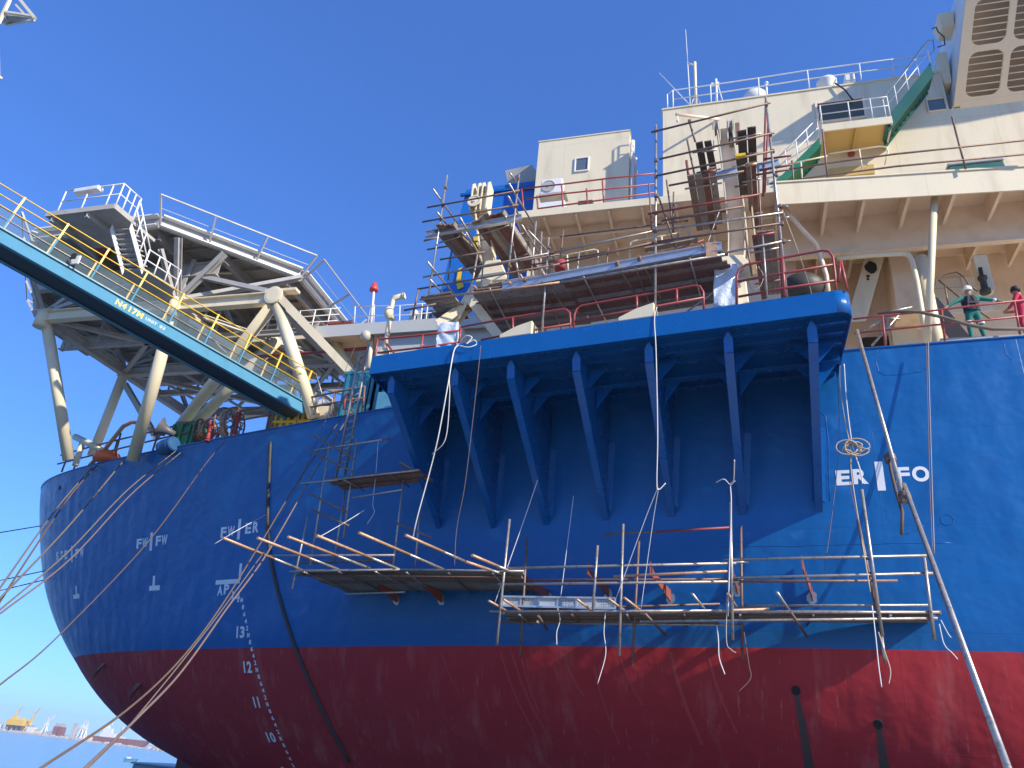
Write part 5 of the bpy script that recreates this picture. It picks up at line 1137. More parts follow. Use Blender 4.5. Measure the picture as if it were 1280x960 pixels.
# lower frame
XN = (-30.5, -23.2, -18.1); YN = (23.3, 28.8, 34.2)
def cyl(name, a, b, r, mat='cream', r1=None):
    mb = MB(); mb.tube(a, b, r, 16, r1); return part(name, mb, M[mat], hd)
for y in YN:
    mb = MB(); mb.ibeam((XN[0] - .3, y, ZF), (XN[2] + .3, y, ZF), .34, .55, tf=.05, tw=.04); part('frame_chord', mb, M['cream'] if y < 24 else M['frame_grey'], hd)
for x in XN:
    for y0, y1 in zip(YN, YN[1:]):
        mb = MB(); mb.ibeam((x, y0 + .19, ZF), (x, y1 - .19, ZF), .34, .50, tf=.05, tw=.04); part('frame_chord', mb, M['frame_grey'], hd)
for y in (26.0, 31.4):
    mb = MB(); mb.ibeam((XN[0] + .19, y, ZF), (XN[1] - .19, y, ZF), .2, .3); mb.ibeam((XN[1] + .19, y, ZF), (XN[2] - .19, y, ZF), .2, .3); part('frame_tie', mb, M['frame_grey'], hd)
zt2 = ZH - 1.3
for y in YN:
    for x, sp in zip(XN, ((1.6, 4.6), (-4.4, -1.5, 1.5), (-4.2,))):
        for dx in sp:
            if x == XN[1] and y == YN[0]: continue
            mb = MB(); mb.ibeam((x + (.12 if dx > 0 else -.12), y, ZF + .28), (x + dx, y, zt2), .2, .2, (0, 1, 0)); part('truss_brace', mb, M['grey_steel'], hd)
for x in XN:
    for y, sp in zip(YN, ((-1.8, 2.4), (-2.4, 2.4), (-2.3, 2.4))):
        for dy in sp:
            if x > -19 and y < 24 and dy < 0: continue
            mb = MB(); mb.ibeam((x, y + (.2 if dy > 0 else -.2), ZF + .27), (x - (1.7 if x > -19 else 0), y + dy, zt2 + .3), .18, .18, (1, 0, 0)); part('truss_brace', mb, M['grey_steel'], hd)
for (xa, ya_), (xb, yb_) in (((XN[0], YN[0]), (XN[1], YN[1])), ((XN[1], YN[0]), (XN[0], YN[1])), ((XN[1], YN[1]), (XN[0], YN[2])), ((XN[1], YN[0]), (XN[2], YN[1])), ((XN[2], YN[1]), (XN[1], YN[2])), ((XN[0], YN[1]), (XN[1], YN[2]))):
    p = V((xa, ya_, ZF - .05)); q = V((xb, yb_, ZF - .05)); d = (q - p).normalized(); mb = MB(); mb.ibeam(p + d * .4, q - d * .4, .2, .2); part('plan_brace', mb, M['frame_grey'], hd)
for y in (26.05, 31.5):
    for k in range(7):
        x = XN[0] + .6 + k * 1.7
        mb = MB(); mb.beam((x, y, ZF + .15), (x + (.85 if k % 2 else -.1), y, zt2), .09, .09, (0, 1, 0)); part('secondary_brace', mb, M['frame_grey'], hd)
for k in range(6):
    x = XN[0] + 1.2 + k * 2.0; mb = MB(); mb.beam((x, YN[1] + .2, ZF), (x + .9, YN[2] - .2, ZF), .1, .12); part('secondary_brace', mb, M['grey_steel'], hd)
    mb = MB(); mb.beam((x, YN[2], ZF + .28), (x + (1.0 if k % 2 else -1.0), YN[2], zt2), .14, .14, (0, 1, 0)); part('secondary_brace', mb, M['frame_grey'], hd)
N1, N2, N3 = V((XN[0], YN[0], ZF)), V((XN[1], YN[0], ZF)), V((XN[2], YN[0], ZF))
for (px, py) in ((223, 297), (245, 326), (281, 317), (208, 338)):
    q = at(px, py, z=29.15); d = (q - N2).normalized(); mb = MB(); mb.ibeam(N2 + V((0, 0, .3)) + d * .15, q, .24, .24, (0, 1, 0)); part('truss_brace', mb, M['grey_steel'], hd)
mb = MB(); mb.ibeam(N2 + V((.3, 0, .35)), at(377, 347, z=29.2), .2, .24, (0, 1, 0)); part('truss_brace', mb, M['grey_steel'], hd)
cyl('leg', N1 + V((0, 0, .2)), at(86, 575, y=26.4), .255)
cyl('leg', V((XN[0], YN[1], ZF)), at(115, 570, y=29.2), .24)
cyl('leg', N2 - V((0, 0, .2)), at(166, 575, y=26.2), .27)
cyl('leg', N3 - V((0, 0, .1)), at(224, 534, y=27.2), .26)
cyl('leg', at(348, 424, y=26.5), at(236, 538, y=27.6), .26)
cyl('leg', N3 - V((0, 0, .1)), at(392, 520, y=24.4), .26)
cyl('leg', at(412, 418, y=25.2), at(444, 472, y=25.0), .2)
cyl('leg', V((-24.5, 34, ZF)), V((-24.5, 34, 21.1)), .26, 'frame_grey')
mb = MB(); mb.ibeam(N3 + V((.25, -.05, -.05)), at(446, 474, y=24.6), .32, .4, (0, 1, 0), tf=.05, tw=.04); part('raking_beam', mb, M['cream'], hd)
mb = MB(); mb.ibeam(at(155, 478, y=29), at(196, 548, y=28.6), .25, .3, (0, 1, 0)); part('raking_beam', mb, M['frame_grey'], hd)
mb = MB(); mb.ibeam(N2 + V((.3, .3, -.1)), at(300, 440, y=25.6), .25, .3, (0, 1, 0)); mb.ibeam(at(238, 400, y=23.6), at(320, 452, y=25.5), .25, .3, (0, 1, 0)); part('raking_beam', mb, M['cream'], hd)
mb = MB(); mb.lathe(N3 + V((.0, -.2, 0)), [(.0, 0), (.42, 0), (.42, .1), (.3, .12), (.0, .121)], (0, -1, 0), 18, False); mb.box(tuple(N3 + V((-.6, -.12, .3))), tuple(N3 + V((.9, .25, .42)))); part('node_plate', mb, M['cream'], hd)
for p in (N1, N2):
    mb = MB(); mb.lathe(p - V((0, 0, .55)), [(.30, 0), (.30, .9)], (0, 0, 1), 18); mb.plate([p + V((-.5, -.2, .3)), p + V((.5, -.2, .3)), p + V((.5, .3, .3)), p + V((-.5, .3, .3))], (0, 0, .04)); part('node_collar', mb, M['cream'], hd)
# ground wires hanging below the frame and a drain pipe under the rim
mb = MB(); mb.path(line3([(290, 309, 24.2), (288, 318, 24.2), (290, 330, 24.2), (294, 336, 24.2), (290, 341, 24.2), (270, 341, 24.4), (245, 343, 24.4)]), .07, 8); part('drain_pipe', mb, M['cream'], hd)
# access landing and stair
al = thing('access_landing', 'grey landing with white rails and a steep stair hung below the helideck rim', 'landing', at(115, 330, y=21.2))
zl = 28.7; f0 = at(57, 271, z=zl); f1 = at(143, 260.5, z=zl); f2 = at(165, 279, z=zl); f3 = at(72, 292, z=zl)
mb = MB(); mb.plate([f0, f1, f2, V((f2.x + .1, f2.y + 1.3, zl)), V((f0.x, f2.y + 1.3, zl))], (0, 0, .14)); part('floor', mb, M['grey_steel'], al)
mb = MB(); mb.ibeam(f0.lerp(f1, .62) - V((0, 0, .14)), f2 + V((-1.0, 1.6, -.14)), .16, .24); part('floor_beam', mb, M['grey_steel'], al); mb = MB(); mb.ibeam(f0.lerp(f1, .1) - V((0, 0, .14)), f0.lerp(f1, .1) + V((0, 2.6, -.14)), .16, .24); part('floor_beam', mb, M['grey_steel'], al)
mb = MB(); mb.beam(f0 + V((0, -.03, .1)), f1 + V((0, -.03, .1)), .04, .24); mb.beam(f1 + V((.02, -.02, .1)), f2 + V((.02, -.02, .1)), .04, .24); part('edge_plate', mb, M['frame_grey'], al)
for h in (.55, 1.1):
    mb = MB(); mb.path([f0.lerp(f1, .15) + V((0, 0, .2 + h)), f1 + V((0, 0, .2 + h)), f2 + V((0, 0, .2 + h))], .03, 8); part('hand_rail', mb, M['white'], al)
for t in (.15, .5, .85, 1.0):
    p = f0.lerp(f1, t); mb = MB(); mb.tube(p, p + V((0, 0, 1.3)), .03, 8); part('post', mb, M['white'], al)
for t in (.35, .7, 1.0):
    p = f1.lerp(f2, t); mb = MB(); mb.tube(p, p + V((0, 0, 1.3)), .03, 8); part('post', mb, M['white'], al)
mb = MB(); mb.beam(at(95, 241, z=29.9), at(126, 236, z=29.9), .3, .22); part('light_box', mb, M['white'], al, .04)
# stair down
s0 = at(140, 280, z=28.65); e0 = at(155, 336, z=26.9); wv = at(164, 279, z=28.65) - s0; wv.z = 0
for o in (V((0, 0, 0)), wv):
    mb = MB(); mb.plate([s0 + o, s0 + o - V((0, 0, .3)), e0 + o - V((0, 0, .3)), e0 + o], (.04, 0, 0)); part('stringer', mb, M['white'], al)
for i in range(9):
    p = s0.lerp(e0, (i + .7) / 9) - V((0, 0, .12)); d = (e0 - s0); d.z = 0; d.normalize(); mb = MB(); mb.plate([p + V((.05, .0, 0)), p + wv - V((.01, 0, 0)), p + wv + d * .26, p + d * .26], (0, 0, .035)); part('tread', mb, M['grey_steel'], al)
for h in (.5, .95):
    mb = MB(); mb.path([s0 + wv + V((0, 0, h + .25)), e0 + wv + V((0, 0, h))], .03, 8); part('hand_rail', mb, M['white'], al)
for t in (0, .33, .66, 1):
    p = (s0 + wv).lerp(e0 + wv, t); mb = MB(); mb.tube(p, p + V((0, 0, .95 + .25 * (1 - t))), .03, 8); part('post', mb, M['white'], al)
g0 = at(152, 341, z=26.8); g1 = at(178, 337, z=26.8); g2 = at(218, 362, z=26.8)
mb = MB(); mb.plate([g0, g1, g2, g2 + V((-1.2, 1.0, 0)), g0 + V((0, 1.4, 0))], (0, 0, .1)); part('lower_floor', mb, M['grey_steel'], al)
for h in (.5, 1.0):
    mb = MB(); mb.path([g1 + V((0, 0, h)), g2 + V((0, 0, h))], .03, 8); part('hand_rail', mb, M['white'], al)
for t in (0, .33, .66, 1):
    p = g1.lerp(g2, t); mb = MB(); mb.tube(p, p + V((0, 0, 1.0)), .03, 8); part('post', mb, M['white'], al)
mb = MB(); c = at(132, 318, y=21.8); mb.lathe(c, [(0, 0), (.28, 0), (.28, .06), (.12, .08), (.12, .2), (.28, .22), (.28, .28), (0, .281)], (.3, -1, 0), 16, False); mb.tube(c + V((.0, 0, .2)), c + V((.12, 0, .7)), .05, 8); mb.tube(c, c + V((-.3, 0, -1.2)), .05, 8)
single('hose_reel', mb, M['hydrant'], 'small red hose reel in the shadow under the helideck landing', 'hose reel')

# ------------------------------------------------------------------ gangway
gw = thing('gangway', 'sky blue gangway with yellow rails slanting down to the ship deck', 'gangway', at(382, 508, y=24.2))
G0 = at(384, 506, y=24.3); G1 = at(0, 286, y=14.2); gd = (G1 - G0).normalized(); Lg = (G1 - G0).length * 1.5
gs = gd.cross(V((0, 0, 1))).normalized(); gs = gs if gs.x > 0 else -gs; gu = gs.cross(gd); gu = gu if gu.z > 0 else -gu
def gp(s, w, h): return G0 + gd * s + gs * w + gu * h
Wg = 1.25; GH = .40
for w in (0, -Wg):
    mb = MB(); mb.prism([(-.015, -GH), (.015, -GH), (.015, -.0), (-.015, 0)], gp(0, w, 0), gp(Lg, w, 0), gu)
    mb.beam(gp(0, w - (.07 if w == 0 else -.07), -GH - .012), gp(Lg, w - (.07 if w == 0 else -.07), -GH - .012), .17, .02, gu); part('side_girder', mb, M['gang_blue'], gw)
    mb = MB(); mb.beam(gp(0, w + .01, .025), gp(Lg, w + .01, .025), .14, .045, gu); part('top_flange', mb, M['teal'], gw)
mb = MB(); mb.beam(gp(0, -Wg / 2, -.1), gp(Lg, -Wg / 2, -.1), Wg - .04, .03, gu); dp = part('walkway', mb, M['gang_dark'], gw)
mb = MB()
k = int(Lg / .8)
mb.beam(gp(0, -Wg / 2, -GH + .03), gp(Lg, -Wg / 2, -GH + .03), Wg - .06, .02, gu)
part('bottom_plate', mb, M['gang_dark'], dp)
n = 16
for w in (.0, -Wg):
    rl = [1.42, 1.08, .74]
    for h in rl:
        mb = MB(); mb.tube(gp(.1, w, h), gp(Lg, w, h), .022, 8); part('top_rail' if h > .9 else 'mid_rail', mb, M['yellow'], gw)
    mb = MB(); mb.tube(gp(.1, w, .40), gp(Lg, w, .40), .012, 6); part('wire', mb, M['galv'], gw)
    mb = MB(); mb.plate([gp(.2, w - .03, .05), gp(Lg, w - .03, .05), gp(Lg, w - .03, .72), gp(.2, w - .03, .72)], gs * .006); part('side_panel', mb, M['panel'], gw)
    for i in range(n):
        s = .35 + i * 1.42; 
        if s > Lg: break
        mb = MB(); mb.beam(gp(s, w, .72), gp(s, w, 1.44), .10, .06, gd); po = part('post', mb, M['yellow'], gw)
        mb = MB(); mb.beam(gp(s, w, .05), gp(s, w, .715), .09, .05, gd); part('post_foot', mb, M['gang_blue'], po)
# end frame of hinged rails
mb = MB(); mb.path([gp(.1, 0, 1.42), gp(-.4, 0, .8), gp(-.9, .05, -.25)], .02, 8); mb.path([gp(.1, -Wg, 1.42), gp(-.4, -Wg, .8), gp(-.9, -Wg, -.25)], .02, 8); part('end_rail', mb, M['galv'], gw)
def flat_text(s, p, rt, up, w, h, n, bold=.02):
    vs, fs = text_shape(s, bold); mb = MB(); mb.add([p + rt * v.x * w + up * v.y * h + n for v in vs], fs); return mb
def along(px):   # distance along the girder from the ship end for a photo column
    lo, hi = 0, Lg
    for _ in range(40):
        m = (lo + hi) / 2; q = gp(m, 0, -.2); c = RM.T @ (np.array(q) - CAM); x = 640 + FPX * c[0] / c[2]
        if x > px: lo = m
        else: hi = m
    return lo
for s, x0, x1, mat, h, z in (('N4', 145, 158, 'yellow', .22, -.32), ('17M', 161.5, 178.5, 'yellow', .22, -.32), ('UNIT', 182, 196, 'bulwark', .12, -.27), ('03', 199.5, 206, 'bulwark', .12, -.27)):
    a = along(x0); b = along(x1); mb = flat_text(s, gp(a, .022, z), -gd, gu, a - b, h, V((0, 0, 0)), .03); part('lettering', mb, M[mat], gw, label='%s letters %s' % ('yellow' if mat == 'yellow' else 'small pale', s))
a = along(80); mb = MB(); mb.box(tuple(gp(a, .03, .12)), tuple(gp(a, .03, .12) + V((.35, .06, .33)))); part('socket_box', mb, M['white'], gw, .02)
a = along(74); q = gp(a, .035, .2); mb = MB(); mb.box(tuple(q + V((.2, -.03, -.02))), tuple(q + V((.42, .0, .2)))); part('socket_cover', mb, M['darkhole'], gw)

# ------------------------------------------------------------------ after superstructure
ad = thing('after_deck', 'pale grey upper deck behind the platform, with a tan underside', 'deck', (-11.5, 26, 21.2))
zA = 25.62; xA = -16.35
mb = MB(); mb.box((xA, 24, zA - .55), (-6.5, 24.06, zA)); part('fascia', mb, M['bulwark'], ad)
mb = MB(); mb.box((xA, 24.064, zA - .2), (-6.5, 29, zA - .15)); part('deck_plate', mb, M['soffit'], ad)
mb = MB(); mb.box((xA, 24.064, zA - .55), (xA + .05, 29, zA - .004)); part('end_plate', mb, M['bulwark'], ad)
mb = MB(); mb.box((-13.55, 24.3, 21.1), (-6.5, 28.9, zA - .206)); part('house_wall', mb, M['bulwark'], ad)
for y in (25.2, 26.6, 28):
    mb = MB(); mb.tee((xA + .06, y, zA - .206), (-13.56, y, zA - .206), .1, .25); part('deck_beam', mb, M['soffit'], ad)
mb = MB(); mb.tube(at(461, 462, y=24.4), at(465, 412, y=24.4), .12, 10); part('pillar', mb, M['cream'], ad)
mb = MB(); mb.ball(at(457, 420, y=24.0), .22, (1, 1, 1.1), 12); part('flood_lamp', mb, M['frame_grey'], ad)
guard('deck_rail', 'thin pale wire rail along the after upper deck', 'railing', M['white'], .022,
      [[(440, 383, 24.1), (500, 382, 24.1), (560, 377, 24.1)], [(440, 395, 24.1), (505, 394, 24.1), (560, 389, 24.1)]],
      [[(444, 383, 24.1), (443, 404, 24.1)], [(468, 381, 24.1), (467, 404, 24.1)], [(500, 382, 24.1), (499, 413, 24.1)], [(528, 380, 24.1), (525, 414, 24.1)], [(535, 379, 24.1), (531, 414, 24.1)]])
wk = thing('walkway', 'cream stiffened walkway with white rails between the helideck legs and the after deck', 'walkway', at(355, 440, y=28))
a = at(310, 421, y=27.2); b_ = at(404, 416, y=27.2)
mb = MB(); mb.box((a.x, 27.2, a.z - .3), (b_.x + .6, 27.26, a.z + .15)); part('edge_girder', mb, M['cream'], wk)
mb = MB(); mb.box((a.x, 27.264, a.z - .02), (b_.x + .6, 31.5, a.z + .03)); part('floor', mb, M['soffit'], wk)
for i in range(7):
    x = a.x + .3 + i * (b_.x - a.x) / 6.5; mb = MB(); mb.tee((x, 27.27, a.z - .022), (x, 31.4, a.z - .022), .1, .26); part('floor_beam', mb, M['cream'], wk)
for h in (.45, .8, 1.15):
    mb = MB(); mb.tube((a.x, 27.23, a.z + .15 + h), (b_.x + .6, 27.23, a.z + .15 + h), .025, 8); part('hand_rail', mb, M['white'], wk)
for i in range(6):
    x = a.x + .1 + i * (b_.x - a.x) / 5; mb = MB(); mb.tube((x, 27.23, a.z + .15), (x, 27.23, a.z + 1.3), .03, 8); part('post', mb, M['white'], wk)
mb = MB(); p = line3([(308, 447, 26), (360, 443, 25.8), (408, 439.5, 25.4), (462, 435, 25)]); mb.path(p, .075, 10); single('fire_main', mb, M['orange_rail'], 'long dark red pipe running below the walkway', 'pipe')
mb = MB(); mb.box(tuple(at(408, 405, y=24.4)), tuple(at(440, 400, y=24.4) + V((0, .8, 0)))); single('hose_box', mb, M['rust_red'], 'long low reddish box at the end of the helideck', 'box', bevel=.02)
bm_ = thing('beacon_mast', 'slim white mast with a red conical beacon', 'mast', at(465, 403, y=26.5))
mb = MB(); mb.tube(at(463.5, 408, y=26.5), at(467.5, 362, y=26.5), .06, 8); part('pole', mb, M['white'], bm_)
mb = MB(); mb.tube(at(460, 406, y=26.5), at(464, 382, y=26.5), .03, 6); part('stay', mb, M['white'], bm_)
mb = MB(); mb.lathe(at(467, 363.5, y=26.5), [(0, -.02), (.20, 0), (.19, .12), (.14, .26), (.11, .40), (.03, .46), (0, .47)], (0, 0, 1), 16); part('beacon', mb, M['beacon'], bm_)
lb = thing('louvred_housing', 'green-grey ribbed housing on the after deck under the scaffold end', 'housing', at(532, 412, y=26.5))
a = at(508, 414, y=26.3); b_ = at(556, 386, y=26.3); mb = MB(); mb.box((a.x, 26.3, zA), (b_.x + .4, 28.2, b_.z)); part('casing', mb, M['teal'], lb, .03)
mb = MB()
for i in range(5):
    x = a.x + .08 + i * (b_.x - a.x) / 4.6; mb.box((x, 26.16, zA + .1), (x + .22, 26.296, b_.z - .08))
part('ribs', mb, M['grey_steel'], lb, .03)
mb = MB(); mb.ball(at(519, 391, y=26.0), .14); mb.tube(at(519, 391, y=26.0), at(517, 414, y=26.0), .025, 6); single('deck_lamp', mb, M['white'], 'white globe lamp in front of the ribbed housing', 'lamp')
tcn = thing('teal_container', 'teal steel container on the deck between the gangway foot and the platform', 'container', at(450, 512, y=24.4))
a = at(421, 520, y=24.3); b_ = at(484, 463, y=24.3); mb = MB(); mb.box((a.x, 24.3, 21.1), (b_.x + .3, 25.6, b_.z)); part('shell', mb, M['teal'], tcn, .03)
mb = MB()
for i in range(7):
    x = a.x + .12 + i * (b_.x - a.x) / 6.6; mb.box((x, 24.26, 21.2), (x + .12, 24.297, b_.z - .12))
mb.box((a.x - .01, 24.255, b_.z - .1), (b_.x + .31, 24.296, b_.z + .02)); part('ribs', mb, M['teal'], tcn)
for p0, p1, y, lab in (((468, 514), (494, 489), 23.75, 'light turquoise panel box on the deck edge beside the teal container'),):
    a = at(*p0, y=y); b_ = at(*p1, y=y); mb = MB(); mb.box((a.x, y, 21.1), (b_.x, y + .4, b_.z)); single('panel_box', mb, M['gang_blue'], lab, 'box', bevel=.02)
# ------------------------------------------------------------------ gear along the after deck edge
def deckedge(px):   # depth of the deck edge at a photo column
    xs = [58, 100, 160, 222, 280, 345, 422, 480]; ys = [29.0, 28.0, 26.9, 25.8, 25.1, 24.4, 23.5, 23.0]
    return float(np.interp(px, xs, ys)) + .25
def E_(*pts): return [(x, y, deckedge(x)) for x, y in pts]
guard('deck_rail', 'dark red guard rail round the stern beside the green winch', 'railing', M['rusty_tube'], .042,
      [E_((76, 569), (102, 561.5), (147, 550), (199, 537.5), (238, 527.5)), E_((72, 580), (120, 568), (191, 550.5), (235, 540))], [E_((86, 566), (77, 590)), E_((102, 561), (92, 587)), E_((124, 556), (115, 581)), E_((147, 550), (139, 577)), E_((199, 537.5), (190, 566)), E_((151, 541), (143, 574))])
guard('deck_rail', 'dark red guard rail on the deck edge between the reels and the platform', 'railing', M['rusty_tube'], .042,
      [E_((300, 514), (340, 507), (378, 499), (420, 490), (456, 483)), E_((302, 525), (340, 518), (420, 503), (456, 497))], [E_((339, 507), (333, 537)), E_((343, 507), (341, 534)), E_((378, 499), (371, 529)), E_((419, 490), (415, 521)), E_((456, 483), (453, 515))])
mb = MB(); mb.path(line3([(112, 582, 27.9), (128, 566, 27.6), (142, 548, 27.3), (154, 533, 27), (165, 527.5, 27), (175, 529, 27), (190, 537, 26.8), (200, 543, 26.6)]), .10, 8); single('hose', mb, M['orange_tube'], 'brown hose arching over the stern rail', 'hose')
mb = MB(); mb.tube(at(94, 546, y=28.2), at(135, 566, y=27.8), .16, 12); mb.tube(at(104, 551, y=28.1), at(94, 582, y=28.1), .15, 12); single('mooring_post', mb, M['cream'], 'white T-shaped pipe frame behind the stern rail', 'frame')
mb = MB(); mb.lathe(at(133, 577, y=27.6), [(.1, 0), (.62, .0), (.64, .2), (.5, .42), (.25, .5), (0, .5)], (0, 0, 1), 18); single('buoy', mb, M['orange'], 'orange float lying on deck behind the stern rail', 'buoy')
wn = thing('winch_housing', 'green winch housing on the deck edge, behind the grey horn and blue drum', 'winch', at(222, 562, y=26.6))
a = at(199, 570, y=26.0); b_ = at(247, 525, y=26.0); mb = MB(); mb.hexa([(a.x, 26.0, 21.1), (b_.x, 26.0, 21.1), (b_.x, 27.0, 21.1), (a.x, 27.0, 21.1)], [(a.x + .3, 26.05, b_.z), (b_.x - .05, 26.05, b_.z), (b_.x - .05, 27., b_.z), (a.x + .3, 27., b_.z)]); part('housing', mb, M['green'], wn, .05)
mb = MB()
for t in (.2, .5, .8): x = a.x + (b_.x - a.x) * t; mb.box((x, 25.93, 21.2), (x + .09, 25.995, b_.z - .2))
part('stiffener', mb, M['green'], wn); mb = MB(); c = at(238, 533, y=26.4); mb.box(tuple(c), tuple(c + V((.5, .18, .22)))); mb.box((c.x + .3, 26.3, 21.1), (c.x + .75, 26.58, c.z - .1)); part('gearbox', mb, M['green'], wn, .04)
c = at(219, 543, y=25.9); mb = MB(); mb.lathe(c, [(.06, 0), (.12, .02), (.16, .3), (.26, .55), (.46, .72), (.47, .75), (.43, .74), (.24, .55), (.10, .3), (0, .29)], (-.75, -.55, .25), 22); single('horn', mb, M['horn'], 'grey trumpet-shaped horn leaning out over the stern rail', 'horn')
c = at(211, 556, y=25.7); mb = MB(); mb.lathe(c + V((.3, 0, .06)), [(0, 0), (.30, .01), (.34, .06), (.34, .2), (.36, .22), (.34, .24), (.34, .62), (.36, .64), (.34, .66), (.32, .84), (0, .86)], (-1, .25, -.18), 20, False); dr = single('drum', mb, M['drum'], 'blue drum hung on its side just below the grey horn', 'drum', bevel=.01)
mb = MB(); mb.lathe(at(203, 544, y=25.9), [(0, 0), (.11, .0), (.11, .34), (.06, .36), (0, .36)], (0, 0, 1), 12, False); single('fire_extinguisher', mb, M['hydrant'], 'small red cylinder standing beside the grey horn', 'extinguisher')
# hose reels: a flanged drum with coils
def reel(px, py, y, r, label, seed):
    t = thing('hose_reel', label, 'hose reel', at(px, py + r * 26, y=y), 'reels of hose on the deck edge'); c = at(px, py, y=y); rng = random.Random(seed)
    for s in (-.25, .25):
        mb = MB(); q = [c + V((s, r * math.cos(i / 20 * 6.2832), r * math.sin(i / 20 * 6.2832))) for i in range(21)]; mb.path(q, .04, 6)
        for i in range(4): a = i / 4 * math.pi; d = V((0, r * math.cos(a), r * math.sin(a))); mb.tube(c + V((s, 0, 0)) - d, c + V((s, 0, 0)) + d, .025, 6)
        part('flange', mb, M['rusty_tube'], t)
    mb = MB(); pts = []
    for i in range(150):
        a = i / 14 * 6.2832; rr = r * (.55 + .3 * rng.random() + .1 * math.sin(a * .7)); pts.append(c + V((-.22 + .44 * ((i * 7) % 150) / 150, rr * math.cos(a), rr * math.sin(a))))
    mb.path(pts, .04, 5); part('hose_coil', mb, M['rope'] if seed == 1 else M['orange_tube'], t)
    for s in (-1, 1):
        mb = MB(); mb.beam(c + V((.36 * s, 0, 0)), V((c.x + .5 * s, c.y, 21.1)), .1, .1); part('stand', mb, M['orange_rail'], t)
reel(287, 530, 25.9, .72, 'rusty hose reel with pale coils, the larger of the two by the green winch', 1)
reel(257, 538, 26.2, .5, 'smaller hose reel with brown coils close to the green winch', 2)
for px, py, qx, qy, lab in ((299, 516, 293, 543, 'red fire hydrant post against the larger hose reel'), (264, 527, 259, 549, 'red fire hydrant post between the two hose reels')):
    a = at(px, py, y=25.3); b_ = at(qx, qy + 3, y=25.3); mb = MB(); mb.lathe(b_, [(.0, 0), (.13, 0), (.13, .05), (.08, .07), (.08, (a - b_).length * .8), (.13, (a - b_).length * .82), (.11, (a - b_).length), (0, (a - b_).length + .02)], a - b_, 12); mb.tube(b_.lerp(a, .75) - V((.2, 0, 0)), b_.lerp(a, .75) + V((.2, 0, 0)), .05, 8)
    single('hydrant', mb, M['hydrant'], lab, 'hydrant')
yc = thing('yellow_crate', 'yellow open-sided crate standing on the deck edge at the gangway foot', 'crate', at(364, 535, y=25.2))
a = at(339, 540, y=24.75); b_ = at(391, 511.5, y=24.75); mb = MB(); mb.box((a.x + .05, 24.79, 21.1), (b_.x - .05, 26.0, b_.z - .08)); part('cargo', mb, M['plank_grey'], yc)
mb = MB()
for i in range(6): x = a.x + i * (b_.x - a.x - .1) / 5; mb.box((x, 24.69, 21.1), (x + .12, 24.78, b_.z))
part('frame_post', mb, M['yellow'], yc); mb = MB(); mb.box((a.x - .02, 24.65, b_.z - .14), (b_.x + .04, 24.687, b_.z + .02)); mb.box((a.x - .02, 24.65, b_.z - .62), (b_.x + .04, 24.687, b_.z - .5)); mb.box((a.x, 24.69, b_.z + .004), (b_.x, 26.0, b_.z + .05)); part('frame_rail', mb, M['yellow'], yc)
for pts, r, m, lab in (([(430, 512, 23.6), (431, 500, 23.6), (435, 492, 23.6), (440, 493, 23.6), (441, 505, 23.6)], .05, 'red_tube', 'small red looped pipe on the deck edge in front of the teal container'), ([(392, 519, 24.2), (398, 497, 24.2), (408, 494, 24.2), (416, 500, 24.2), (414, 518, 24.2)], .05, 'frame_grey', 'grey hooped pipe at the gangway foot')):
    mb = MB(); mb.path(line3(pts), r, 8); single('pipe_hoop', mb, M[m], lab, 'pipe')
mb = MB(); mb.box(tuple(at(393, 520, y=24.6)), tuple(at(414, 507, y=24.6) + V((0, .6, 0)))); single('deck_box', mb, M['cream'], 'low cream box between the yellow crate and the teal container', 'box', bevel=.03)
# ------------------------------------------------------------------ quay crane tip, upper left
cr = thing('crane_jib', 'end of a cream lattice crane jib reaching in from the top corner of the sky', 'crane', at(20, 20, y=17.5))
for a, b, y0, y1, w in (((19, -14), (-2, 29), 17, 17, .13), ((14, -14), (44, 23), 17, 17, .13), ((6, 15), (42, 20.5), 17, 17, .11), ((10, 21), (42, 24), 18.3, 18.3, .11), ((20, 6), (29, 16), 17.6, 17.6, .09), ((-4, 22), (9, 31), 17.6, 18.3, .1), ((9, 31), (43, 25), 18.3, 17.4, .1), ((6, 15), (10, 22), 17, 18.3, .08), ((42, 20), (43, 25), 17, 18.3, .1), ((-10, -30), (14, -14), 17, 17, .13), ((30, -40), (19, -14), 17, 17, .13), ((5, 20), (9, 25), 17.2, 18.0, .08)):
    mb = MB(); mb.beam(at(*a, y=y0), at(*b, y=y1), w, w, (0, 1, 0)); part('lattice_member', mb, M['cream'], cr)
mb = MB(); mb.plate([at(3, 27, y=17.9), at(9, 31, y=18.3), at(42, 25.5, y=18.2), at(38, 22, y=17.5), at(8, 19, y=17.5)], (0, 0, .06)); part('tip_plate', mb, M['frame_grey'], cr)
mb = MB(); mb.lathe(at(0, 99, y=17.2), [(0, 0), (.07, .02), (.07, .12), (0, .14)], (0, 0, 1), 10); mb.tube(at(0, 96, y=17.2), at(-3, -10, y=17.2), .012, 6); part('hook_ball', mb, M['cream'], cr)
